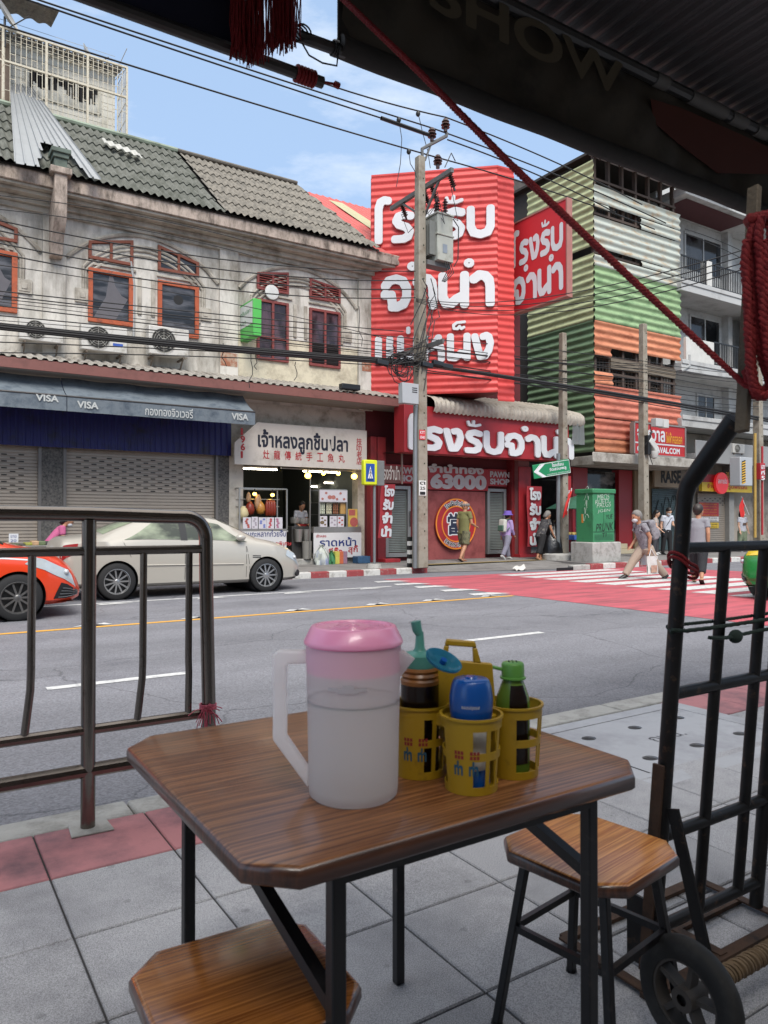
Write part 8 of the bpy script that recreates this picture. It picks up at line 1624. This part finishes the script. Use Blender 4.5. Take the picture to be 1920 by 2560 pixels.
    def panel(nm, q, mat, off=.006, nx=8, nt=5, sides=(1,), parent=None):
        mb = MB()
        for sd in sides:
            v = []
            for j in range(nt + 1):
                for i in range(nx + 1):
                    u, w_ = i / nx, j / nt; x = (q[0][0] * (1 - u) + q[1][0] * u) * (1 - w_) + (q[3][0] * (1 - u) + q[2][0] * u) * w_; tt = (q[0][1] * (1 - u) + q[1][1] * u) * (1 - w_) + (q[3][1] * (1 - u) + q[2][1] * u) * w_; v.append(S(x, tt, sd, off))
            mb.add(v, [(j * (nx + 1) + i, j * (nx + 1) + i + 1, (j + 1) * (nx + 1) + i + 1, (j + 1) * (nx + 1) + i) for j in range(nt) for i in range(nx)])
        return mb.build(nm, mat, parent or t, smooth=60)
    if accents.get('glass', True):
        for sd in (1, -1):
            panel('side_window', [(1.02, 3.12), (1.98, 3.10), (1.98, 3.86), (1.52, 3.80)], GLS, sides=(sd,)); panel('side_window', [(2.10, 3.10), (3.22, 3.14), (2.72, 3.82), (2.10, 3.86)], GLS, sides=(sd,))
            panel('window_trim', [(1.98, 3.08), (2.10, 3.08), (2.10, 3.9), (1.98, 3.9)], BLKP, .008, 2, 4, (sd,))
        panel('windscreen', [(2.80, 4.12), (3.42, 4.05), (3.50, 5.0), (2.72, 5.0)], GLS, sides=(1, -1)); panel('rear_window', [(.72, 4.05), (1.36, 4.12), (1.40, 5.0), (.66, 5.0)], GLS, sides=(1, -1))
    for sd in (1, -1):
        for a, b in ((1.33, 2.04), (2.04, 3.18)):
            d = panel('door_seam', [(b - .004, 1.1), (b + .004, 1.1), (b + .004, 3.05), (b - .004, 3.05)], BLKP, .0015, 1, 8, (sd,))
        panel('door_seam', [(1.12, 2.2), (1.128, 2.2), (.998, 3.05), (.99, 3.05)], BLKP, .0015, 1, 8, (sd,)); panel('door_seam', [(3.26, 1.1), (3.268, 1.1), (3.188, 3.05), (3.18, 3.05)], BLKP, .0015, 1, 8, (sd,))
        for x in (1.22, 2.16): MB().obox(S(x + .1, 2.72, sd, .022), (.10, 0, 0), (0, .012, 0), (0, 0, .016)).build('door_handle', PT, t, bevel=.008)
        MB().tube([S(x, 1.78, sd, .006) for x in np.linspace(1.30, 3.12, 14)], .018, 6, flat=.6).build('side_moulding', PT, t); mc = S(3.06, 3.2, sd, .10); MB().sphere(mc, .085, 10, (1.15, .9, .75)).build('door_mirror', accents.get('mirror', PT), t, smooth=60)
        panel('headlight', accents.get('lamp', [(3.98, 2.5), (4.31, 2.15), (4.23, 2.95), (4.02, 2.98)]), LENS, .008, 8, 4, (sd,)); hl_ = MB().sphere(S(4.18, 2.6, sd, .008), .04, 10); hl_.build('lamp_bulb', CHR, t, smooth=60)
        panel('tail_light', [(.03, 2.0), (.26, 2.5), (.30, 3.0), (.04, 3.0)], M('tail red', '#8a1d1d', rough=.2), .008, 5, 4, (sd,))
    panel('grille', [(4.30, 1.9), (4.38, 1.6), (4.38, 5.0), (4.30, 5.0)], BLKP, .004, 3, 6, (1, -1)) if accents.get('grille') else None
    if accents.get('intake'):
        for sd in (1, -1):
            vt = panel('bumper_intake', [(4.02, 1.06), (4.36, 1.0), (4.36, 1.75), (4.12, 1.9)], BLKP, .006, 6, 4, (sd,)); sl = MB()
            for k_ in range(4): sl.tube([S(x, 1.12 + .16 * k_, sd, .014) for x in np.linspace(4.08 + .02 * k_, 4.34, 6)], .010, 5, flat=.6)
            sl.build('slats', M('grey slat', '#5b5d60', rough=.4), vt)
    if accents.get('fog'): MB().lathe([(0, .02), (.06, .02), (.07, 0)], S(4.28, 1.25, 1, .0), 14, axis=(.5, -.85, 0)).build('fog_lamp', BLKP, t)
    if accents.get('badge'):
        tt = MB()
        for k_ in range(2): tt.add([S(3.30 + .16 * u, 2.25 - .10 * k_ + .05 * v_, 1, .004) for v_ in (0, 1) for u in (0, 1)], [(0, 1, 3, 2)])
        tt.build('badge', BLKP, t)
    if accents.get('hood'): panel('bonnet', [(3.55, 3.35), (4.18, 3.3), (4.24, 5.0), (3.55, 5.0)], accents['hood'], .006, 8, 6, (1, -1))
    if accents.get('stripe'): panel('white_stripe', [(2.2, 2.72), (3.9, 2.80), (3.7, 2.86), (2.2, 2.82)], WLET, .004, 14, 2, (1,))
    for wx in WX:
        for sd in (1, -1):
            c = TW(wx, .745, .31, sd); ax_ = (0, -1, 0) if sd == 1 else (0, 1, 0); wv = MB().lathe([(.20, -.10), (.285, -.10), (.308, -.07), (.312, 0), (.308, .075), (.285, .098), (.215, .098), (.205, .05), (.20, -.10)], c, 36, axis=ax_).build('wheel', TYR, t, smooth=50)
            rm_ = MB(); rm_.lathe([(.19, .055), (.214, .055), (.217, .096), (.206, .098), (.198, .06)], c, 36, axis=ax_); rm_.lathe([(0, .085), (.035, .083), (.05, .07), (.05, .05)], c, 18, axis=ax_); A_ = Vector(ax_)
            for k_ in range(accents.get('spokes', 11)):
                an = 2 * math.pi * k_ / accents.get('spokes', 11); dv = Vector((math.cos(an), 0, math.sin(an))); rm_.bar(c + A_ * .072 + dv * .03, c + A_ * .066 + dv * .205, .026, .016, A_)
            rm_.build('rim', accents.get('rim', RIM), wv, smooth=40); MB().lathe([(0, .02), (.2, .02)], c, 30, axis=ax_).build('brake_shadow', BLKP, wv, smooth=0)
    return t
car('parked_car', 'cream beige sedan parked by the kerb in front of the shutters and food stall', 'car', car_mats('cream paint', '#aaa59b'), 2.06, 12.72, 1, {'fog': 1, 'badge': 1})
car('taxi', 'bright orange red taxi behind the steel railing with a black bumper intake', 'taxi', car_mats('orange paint', '#d8401c'), -2.33, 10.80, 1, {'intake': 1, 'stripe': 1, 'spokes': 10, 'rim': M('dark alloy', '#6b6a69', rough=.35, metal=.7, var=.3, scale=30), 'lamp': [(3.66, 2.62), (4.32, 1.98), (4.26, 2.75), (3.78, 2.98)]})
car('taxi', 'green and yellow taxi on the road behind the hand truck rods', 'taxi', car_mats('taxi green', '#1f7a35'), 11.9, 5.75, -1, {'hood': car_mats('taxi yellow', '#d6b51c'), 'intake': 1})
# ================================================================ people
SKIN = M('skin', '#b07f62', rough=.55, var=.06, sss=.08); SKIN2 = M('light skin', '#c39a80', rough=.55, var=.06, sss=.08)
def cloth(nm, c, **k): return M(nm, c, rough=.85, var=k.pop('var', .08), bump=.25, bscale=30, **k)
def person(label, pos, face, Hh, shirt, trousers, hair, arms, legs, lean=0., skin=None, sleeve=.55, leglen=.97, shoes=None, hair_long=0., mask=None, head_pitch=0., head_turn=0., female=False, hat=None, loose=1., bald=False, shirt_drop=.0):
    """one figure; arms/legs = ((pitch, out, bend) left, right); facing `face` radians from +X"""
    skin = skin or SKIN; s = Hh; V3 = Vector
    up = V3((0, math.sin(R(lean)), math.cos(R(lean)))); fwd = V3((0, math.cos(R(lean)), -math.sin(R(lean)))); rt_ = V3((1, 0, 0)); hip = V3((0, 0, .515 * s))
    an = []; J = {}
    for k, (sx, (p, o, b)) in enumerate(zip((-1, 1), legs)):
        h = hip + rt_ * sx * .052 * s - V3((0, 0, .01 * s)); d1 = V3((sx * math.sin(R(o)), math.sin(R(p)), -math.cos(R(p)))).normalized(); kn = h + d1 * .235 * s; q = p - b; d2 = V3((sx * math.sin(R(o)) * .6, math.sin(R(q)), -math.cos(R(q)))).normalized(); ak = kn + d2 * .225 * s; J[k] = (h, kn, ak, q); an.append(ak.z)
    dz = .045 * s - min(an)
    mv = lambda p: p + V3((0, 0, dz))
    hip = mv(hip); chest = hip + up * .20 * s; nb = hip + up * .305 * s; hd_ = nb + up * .035 * s + fwd * .012 * s + V3((0, math.sin(R(head_pitch)) * .07 * s, math.cos(R(head_pitch)) * .075 * s))
    hf = V3((math.sin(R(head_turn)) * math.cos(R(head_pitch)), math.cos(R(head_turn)) * math.cos(R(head_pitch)), -math.sin(R(head_pitch)))).normalized(); hr = hf.cross(V3((0, 0, 1))).normalized(); hu = hr.cross(hf)
    b = MB(); w_ = .94 if female else 1.
    b.tube([hip - up * .03 * s, hip + up * .05 * s, chest, nb - up * .03 * s, nb + up * .01 * s], [.078 * s, .075 * s, .085 * s * w_, .07 * s, .035 * s], 14, flat=.62); b.tube([nb - up * .02 * s, hd_ - hu * .02 * s], [.034 * s, .032 * s], 12)
    o = len(b.v); b.sphere((0, 0, 0), .066 * s, 16, (.80, 1.0, 1.12)); b.sphere((0, .035 * s, -.038 * s), .036 * s, 10, (.95, .8, .9)); b.sphere((0, .066 * s, -.004 * s), .010 * s, 8, (.8, 1.1, 1.5))
    for sx in (-1, 1): b.sphere((sx * .054 * s, -.004 * s, -.004 * s), .014 * s, 8, (.5, .8, 1.4))
    HM = Matrix(((hr.x, hf.x, hu.x, hd_.x), (hr.y, hf.y, hu.y, hd_.y), (hr.z, hf.z, hu.z, hd_.z), (0, 0, 0, 1))); b.xf(HM, o); AR = []
    for sx, (p, ou, bd) in zip((-1, 1), arms):
        sh_ = nb - up * .02 * s + rt_ * sx * (.098 if female else .108) * s; d1 = (-up * math.cos(R(p)) + fwd * math.sin(R(p)) + rt_ * sx * math.sin(R(ou))).normalized(); el = sh_ + d1 * .165 * s; q = p + bd; d2 = (-up * math.cos(R(q)) + fwd * math.sin(R(q)) + rt_ * sx * math.sin(R(ou)) * .4 - rt_ * sx * math.sin(R(min(bd, 60))) * .25).normalized(); wr = el + d2 * .145 * s; AR.append((sh_, el, wr, d2))
        b.tube([nb - up * .025 * s, sh_, sh_ + d1 * .08 * s, el, el + d2 * .05 * s, wr], [.04 * s, .034 * s, .030 * s, .024 * s, .024 * s, .016 * s], 10)
        b.tube([wr, wr + d2 * .028 * s, wr + d2 * .05 * s], [.015 * s, .023 * s, .02 * s], 8, flat=.55); sd = d2.cross(fwd if abs(d2.dot(fwd)) < .8 else up).normalized()
        for kf in range(4): f0 = wr + d2 * .046 * s + sd * (.014 - .0095 * kf) * s; b.tube([f0, f0 + d2 * (.022 - .003 * abs(kf - 1.5)) * s, f0 + d2 * .036 * s + fwd * .008 * s], [.0066 * s, .0062 * s, .005 * s], 6)
        b.tube([wr + d2 * .016 * s + sd * .018 * s, wr + d2 * .034 * s + sd * .03 * s, wr + d2 * .048 * s + sd * .03 * s], [.0075 * s, .0066 * s, .005 * s], 6)
    LG = []
    for k in (0, 1):
        h, kn, ak, q = J[k]; h, kn, ak = mv(h), mv(kn), mv(ak); tp_ = max(-35, min(60, -q * .9 if q < 0 else -q * .5)); d = V3((0, math.cos(R(tp_)), math.sin(R(tp_)) if q > 0 else -abs(math.sin(R(tp_)))))
        LG.append((h, kn, ak, d)); b.tube([h, h.lerp(kn, .5), kn, kn.lerp(ak, .35), ak], [.058 * s, .05 * s, .036 * s, .035 * s, .022 * s], 10); b.tube([ak - d * .02 * s - V3((0, 0, .018 * s)), ak + d * .045 * s - V3((0, 0, .026 * s)), ak + d * .105 * s - V3((0, 0, .034 * s))], [.024 * s, .024 * s, .014 * s], 8, flat=.75)
    b.remesh(.0105, 3)
    RT = Matrix.Translation(V3(pos)) @ Matrix.Rotation(face - R(90), 4, 'Z')
    t = thing('person', label, 'person', pos)
    def done(mb, nm, mat, sm=70): mb.xf(RT); return mb.build(nm, mat, t, smooth=sm)
    done(b, 'body', skin)
    sb2 = MB(); lo = hip - up * (.03 + shirt_drop) * s; f_ = loose; sb2.tube([lo, hip + up * .06 * s, chest, nb - up * .035 * s, nb - up * .005 * s], [.094 * s * f_, .090 * s * f_, .098 * s * w_ * f_, .082 * s, .046 * s], 16, flat=.68)
    for (sh_, el, wr, d2) in AR:
        sb2.tube([nb - up * .03 * s, sh_ + up * .002, sh_.lerp(el, .5), sh_.lerp(el, min(1, sleeve / .5 * .5 if sleeve < 1 else 1))], [.05 * s, .046 * s, .042 * s, .040 * s], 10)
        if sleeve > 1: sb2.tube([sh_.lerp(el, .8), el, wr - d2 * .01], [.037 * s, .034 * s, .026 * s], 10)
    sb2.remesh(.016, 3); done(sb2, 'shirt', shirt)
    tb2 = MB(); tb2.tube([hip + up * .045 * s, hip, hip - V3((0, 0, .03 * s))], [.084 * s, .09 * s, .086 * s], 14, flat=.72)
    for (h, kn, ak, d) in LG:
        if leglen > .55: e = kn.lerp(ak, (leglen - .5) / .5); tb2.tube([h, h.lerp(kn, .5), kn, e], [.066 * s * loose, .060 * s * loose, .050 * s * loose, .043 * s * loose], 10)
        else: e = h.lerp(kn, leglen / .5); tb2.tube([h, h.lerp(kn, .5), e], [.068 * s * loose, .066 * s * loose, .062 * s * loose], 10)
    tb2.remesh(.016, 3); done(tb2, 'trousers', trousers)
    for (h, kn, ak, d) in LG:
        sm_ = MB()
        if shoes[0] == 'shoe': sm_.tube([ak - d * .035 * s - V3((0, 0, .012 * s)), ak + d * .02 * s - V3((0, 0, .012 * s)), ak + d * .07 * s - V3((0, 0, .026 * s)), ak + d * .118 * s - V3((0, 0, .032 * s))], [.028 * s, .034 * s, .029 * s, .016 * s], 10, flat=.8); done(sm_, 'shoe', shoes[1])
        else: c = ak + d * .04 * s - V3((0, 0, .044 * s)); sm_.obox(c, d * .08 * s, (.027 * s, 0, 0), V3((0, 0, .006 * s))); sm_.tube([c - V3((.026 * s, 0, 0)) + d * .02 * s, c + V3((0, 0, .028 * s)) + d * .03 * s, c + V3((.026 * s, 0, 0)) + d * .02 * s], .007 * s, 6); done(sm_, 'sandal', shoes[1])
    hm = MB()
    if bald:
        for i in range(9): a = R(35 + 290 * i / 8 - 0) ; hm.sphere((.053 * s * math.sin(a + 0) , .060 * s * math.cos(a), .012 * s), .019 * s, 8, (1, 1, 1.5))
    else: hm.sphere((0, -.010 * s, .016 * s), .0715 * s, 16, (.86, 1.0, 1.06)); hm.v = [((x, min(y, .048 * s - max(0, (.045 * s - z)) * .9), z)) for x, y, z in hm.v]; hm.v = [(x, y, max(z, -.055 * s if y < 0 else .0)) for x, y, z in hm.v]
    if hair_long: hm.tube([(0, -.045 * s, .02 * s), (0, -.062 * s, -.05 * s), (0, -.06 * s, -.06 * s - hair_long * s)], [.055 * s, .056 * s, .035 * s], 10, flat=.6)
    hm.xf(HM); done(hm, 'hair', hair)
    ey = MB()
    for sx in (-1, 1): ey.sphere((sx * .022 * s, .058 * s, .010 * s), .0065 * s, 8)
    ey.xf(HM); done(ey, 'eyes', M('eye dark', '#181414', rough=.2, var=0))
    if mask: mk = MB(); mk.sphere((0, .036 * s, -.034 * s), .044 * s, 12, (1.02, .95, .82)); mk.xf(HM); done(mk, 'face_mask', mask)
    elif True: mo_ = MB(); mo_.sphere((0, .061 * s, -.034 * s), .011 * s, 8, (1.3, .5, .35)); mo_.xf(HM); done(mo_, 'mouth', M('lips', '#8a5348', rough=.5))
    if hat: ht_ = MB(); ht_.lathe([(.115 * s, -.002 * s), (.085 * s, .025 * s), (.078 * s, .065 * s), (.07 * s, .085 * s), (0, .09 * s), (0, .08 * s), (.068 * s, .055 * s), (.08 * s, .02 * s), (.112 * s, -.006 * s)], (0, -.006 * s, .012 * s), 20); ht_.xf(HM); done(ht_, 'hat', hat)
    return dict(t=t, M=RT, hands=[RT @ (a[2] + a[3] * .04 * s) for a in AR], back=RT @ (chest - fwd * .085 * s), chest=RT @ chest, sh=[RT @ a[0] for a in AR], fwd=(RT.to_3x3() @ fwd), up=(RT.to_3x3() @ up), rt=RT.to_3x3() @ rt_, s=s, hip=RT @ hip)
GH = M('grey hair', '#77736f', rough=.7, var=.2, scale=60); DH = M('dark hair', '#1b1716', rough=.5, var=.2, scale=60); WSH = M('white shoe', '#c0c0be', rough=.5); BSH = M('black shoe', '#1a1a1b', rough=.4); SAN = M('brown sandal', '#43332a', rough=.6); WMK = M('white mask', '#c4c6c8', rough=.7, var=.03)
CAMO = cloth('camouflage cloth', '#6d6a4f', dirt='#2f3026', dscale=11, damt=.6, var=.4, scale=16); PAT = cloth('patterned cloth', '#38373a', dirt='#8a857c', dscale=17, damt=.35, var=.4, scale=14); PAT2 = cloth('grey print cloth', '#8a878c', dirt='#45434a', dscale=12, damt=.5, var=.3)
Y1 = 16.6; p_ = PY(1002 * K, 1250, Y1)
m1_ = person('elderly man in an olive T-shirt and camouflage shorts walking past the round emblem', (p_.x, Y1, 0), R(10), 1.74, cloth('olive cloth', '#6f6d44'), CAMO, GH, ((-8, 6, 25), (12, 8, 62)), ((14, 2, 18), (-10, 2, 22)), lean=4, leglen=.46, shoes=('sandal', SAN), bald=True, mask=WMK, loose=1.12, shirt_drop=.03)
p_ = PY(1094 * K, 1250, 16.9)
m2_ = person('person in a purple bucket hat and lilac top with a white backpack walking right', (p_.x, 16.9, 0), R(8), 1.47, cloth('lilac cloth', '#9d86b4'), cloth('grey trousers', '#7b7988'), DH, ((-16, 6, 20), (10, 6, 30)), ((22, 2, 10), (-20, 2, 14)), lean=6, skin=SKIN, sleeve=2, shoes=('shoe', WSH), hat=cloth('purple hat', '#6a54a8'), female=True, loose=1.12)
def backpack(d, label, mat, mat2=None):
    c = d['back'] - d['fwd'] * .055 * d['s'] - d['up'] * .02; t = thing('backpack', label, 'backpack', c); MB().obox(c, d['rt'] * .085 * d['s'], d['up'] * .135 * d['s'], d['fwd'] * .05 * d['s']).build('bag', mat, t, bevel=.05, bseg=3); MB().obox(c - d['fwd'] * .06 * d['s'] - d['up'] * .055 * d['s'], d['rt'] * .07 * d['s'], d['up'] * .06 * d['s'], d['fwd'] * .02 * d['s']).build('pocket', mat2 or mat, t, bevel=.02)
    for k in (0, 1): MB().tube([c + d['up'] * .12 * d['s'] + d['rt'] * (.05 if k else -.05) * d['s'], d['sh'][k] + d['up'] * .055 * d['s'] + d['rt'] * (-.03 if k else .03) * d['s'], d['sh'][k] + d['fwd'] * .07 * d['s'] - d['up'] * .04 * d['s'] + d['rt'] * (-.02 if k else .02) * d['s'], d['back'] - d['up'] * .1 * d['s'] + d['rt'] * (.09 if k else -.09) * d['s']], .013 * d['s'], 6).build('strap', mat2 or mat, t)
    return t
backpack(m2_, 'white backpack with dark green pocket worn by the person in the purple hat', M('backpack white', '#b9b8b0', rough=.7, var=.1), M('backpack green', '#3d5a4c', rough=.7))
p_ = PY(1168 * K, 1250, 16.1)
m3_ = person('stooped grey haired woman in a dark patterned blouse reaching into a rubbish bag', (p_.x, 16.1, 0), R(-4), 1.52, PAT, cloth('black cloth', '#1b1a1c'), GH, ((34, 4, 22), (40, 4, 16)), ((10, 3, 8), (-14, 3, 10)), lean=26, leglen=.86, shoes=('sandal', M('tan sandal', '#8a6a52')), female=True, loose=1.25, head_pitch=18, sleeve=.5, shirt_drop=.06, hair_long=.01)
p_ = PY(1394 * K, 1300, 10.85)
m4_ = person('stooping grey haired man in a mask striding left over the zebra crossing', (p_.x, 10.85, ZR), R(158), 1.70, PAT2, cloth('khaki cloth', '#a08f80'), GH, ((-10, 6, 30), (4, 8, 55)), ((-26, 2, 16), (38, 2, 6)), lean=16, shoes=('shoe', BSH), mask=WMK, head_pitch=18, loose=1.15)
backpack(m4_, 'grey patterned backpack worn by the man striding over the crossing', PAT2)
def tote(c, w_, h, label, mat, name='tote_bag', top=None, prn=False):
    t = thing(name, label, 'bag', c - Vector((0, 0, h))); c2 = c - Vector((0, 0, .16)); m_ = MB().sheet((c2.x - w_ / 2, c2.y - .04, c2.z - h), (w_, 0, 0), (0, 0, h), 8, 8, lambda u, v: .03 * math.sin(math.pi * u) * (1 - v) + .012 * math.sin(7 * u + 6 * v), (0, -1, 0)); m_.sheet((c2.x - w_ / 2, c2.y - .02, c2.z - h), (w_, 0, 0), (0, 0, h), 8, 8, lambda u, v: .04 * math.sin(math.pi * u) * (1 - v), (0, 1, 0)); m_.build('bag', mat, t, smooth=70); MB().tube([c2 + Vector((-w_ * .3, -.03, -.01)), c, c2 + Vector((w_ * .3, -.03, -.01))], .012, 6).build('handles', mat, t)
    if prn: pm = MB(); pm.sheet((c2.x - w_ * .3, c2.y - .085, c2.z - h * .9), (w_ * .6, 0, 0), (0, 0, h * .4), 4, 4, lambda u, v: .004 * math.sin(5 * u), (0, -1, 0)); pm.build('print', M('tote print', '#b08a78', var=.6, scale=14), t)
tote(m4_['hands'][0] + Vector((.02, -.05, .05)), .36, .40, 'white printed tote bag carried by the man striding over the crossing', M('tote white', '#c6c3c0', rough=.7, var=.05), prn=True); tote(m4_['hands'][1] + Vector((.32, -.1, .12)), .24, .36, 'white plastic bag behind the man striding over the crossing', M('thin white plastic', '#bfbfbd', rough=.4, var=.08), 'plastic_bag')
p_ = PY(1508 * K, 1300, 9.5)
m5_ = person('woman in a grey T-shirt and black cropped trousers crossing behind the hand truck', (p_.x, 9.5, ZR), R(25), 1.68, cloth('light grey cloth', '#87868c'), cloth('charcoal cloth', '#232428'), M('brown black hair', '#2a211d', rough=.5), ((8, 8, 75), (-12, 8, 20)), ((20, 3, 12), (-24, 3, 8)), lean=4, leglen=.84, shoes=('sandal', BSH), female=True, loose=1.12, head_turn=25, shirt_drop=.02)
tote(m5_['hands'][0] + Vector((-.05, -.05, .1)), .3, .22, 'pale clear bag held by the woman in grey', M('pale bag', '#a9a6a0', rough=.5, var=.2, scale=14), 'plastic_bag')
p_ = PY(1440 * K, 1300, 16.1)
m6_ = person('young man in a white shirt and black trousers looking down beside the teal shutter', (p_.x, 16.1, 0), R(250), 1.62, cloth('white cotton', '#b7bac2'), cloth('black cloth', '#1b1a1c'), DH, ((10, 5, 70), (-4, 8, 15)), ((4, 3, 4), (-4, 3, 4)), shoes=('shoe', BSH), skin=SKIN2, head_pitch=34, mask=WMK, lean=5)
st2 = MB().tube([m6_['sh'][0] + Vector((0, -.02, .06)), m6_['chest'] + m6_['fwd'] * .13, m6_['hip'] + m6_['rt'] * .14 + Vector((0, -.05, .05))], .012, 6); st2.obox(m6_['hip'] + m6_['rt'] * .17 + Vector((0, -.06, -.06)), (.09, 0, 0), (0, .04, 0), (0, 0, .11)); tag(st2.build('shoulder_bag', BLKP, bevel=.01), 'black shoulder bag slung across the young man in white', 'bag')
p_ = PY(1416 * K, 1300, 16.35)
person('person with long dark hair in a pale shirt beside the young man looking down', (p_.x, 16.35, 0), R(300), 1.52, cloth('cream cotton', '#a79c95'), cloth('dark grey cloth', '#3f3f44'), DH, ((20, 5, 60), (10, 8, 40)), ((4, 3, 4), (-4, 3, 4)), shoes=('shoe', WSH), skin=SKIN2, hair_long=.16, female=True, head_pitch=15)
p_ = PY(1560 + 1362 * .217, 1300, 16.0)
m8_ = person('woman in a white printed T-shirt and sage trousers standing by the right pole', (p_.x, 16.0, 0), R(255), 1.55, cloth('white T-shirt', '#b5b7c0'), cloth('sage cloth', '#7f8a72'), DH, ((4, 8, 20), (4, 8, 15)), ((2, 3, 3), (-3, 3, 3)), shoes=('shoe', WSH), skin=SKIN2, female=True, mask=WMK, loose=1.1, hair_long=.04)
pr2 = MB().obox(m8_['chest'] + m8_['fwd'] * .122 - m8_['up'] * .07, m8_['rt'] * .07, m8_['up'] * .045, m8_['fwd'] * .003)
cst = pr2; cst.build('shirt_print', M('shirt print', '#5d4a42', var=.6, scale=40), m8_['t'])
p_ = s2(775, 1200, 18.9)
m9_ = person('cook in a white T-shirt and red apron bent over the pots inside the food stall', (p_.x, 18.9, .15), R(275), 1.58, cloth('white T-shirt', '#b5b7c0'), cloth('black cloth', '#1b1a1c'), DH, ((24, 6, 40), (24, 6, 40)), ((0, 3, 3), (0, 3, 3)), lean=12, shoes=('shoe', BSH), female=True, head_pitch=25)
ap_ = MB().sheet(m9_['hip'] - m9_['rt'] * .14 + m9_['fwd'] * .125 - Vector((0, 0, .3)), m9_['rt'] * .28, m9_['up'] * .62, 6, 10, lambda u, v: .03 * math.sin(math.pi * u), m9_['fwd']); ap_.build('apron', M('red apron', '#9a2428', rough=.8), m9_['t'], smooth=70)
p_ = PY(152, 1340, 16.3)
m10_ = person('street vendor in a pink top and mask bent over a stall behind the cream car', (p_.x - .25, 16.3, 0), R(-5), 1.52, cloth('pink cloth', '#b0587f'), cloth('dark grey cloth', '#3f3f44'), DH, ((35, 5, 20), (40, 5, 20)), ((40, 4, 70), (30, 4, 60)), lean=38, shoes=('shoe', BSH), female=True, head_pitch=35, hair_long=.03, mask=WMK)
vt_ = thing('vendor_cart', 'low street vendor cart with trays of goods between the taxi and the shutters', 'cart', (1.9, 16, 0)); a, b = PY(-40, 1362, 15.9), PY(140, 1362, 15.9); MB().box(a.x, b.x, 15.7, 16.2, .62, .70).build('top', STL, vt_, bevel=.01); lgm = MB()
for x in (a.x + .05, b.x - .05):
    for y in (15.75, 16.15): lgm.box(x - .02, x + .02, y - .02, y + .02, 0, .619)
lgm.build('legs', STL, vt_); rnd = random.Random(4)
for k in range(9):
    x = a.x + .1 + (b.x - a.x - .2) * k / 9; o = MB().box(x, x + .13, 15.75, 16.1, .702, .702 + rnd.uniform(.03, .09)).build('goods_tray', M('goods%d' % (k % 4), ('#3a3a35', '#8a8a3a', '#a98a6a', '#5d6a4a')[k % 4], rough=.6, var=.4, scale=20), bevel=.015); tag(o, 'tray of goods lying on the street vendor cart behind the taxi', 'tray', 'trays on the vendor cart')
q0_, q1_ = PY(22, 1356, 15.72), PY(46, 1334, 15.72); o = MB().box(q0_.x, q1_.x, 15.72, 15.73, q0_.z, q1_.z).build('price_card', WMK, smooth=0); tag(o, 'small white handwritten price card standing on the vendor cart', 'card'); t_ = MB()
for k in range(2): write(t_, ('ขาย', '20')[k], (q0_.x + .03, 15.718, q1_.z - .08 - .08 * k), (1, 0, 0), (0, 0, 1), w=.1, h=.05, depth=.001, res=16)
t_.build('lettering', M('blue pen', '#2f3a7a'), o, smooth=0)
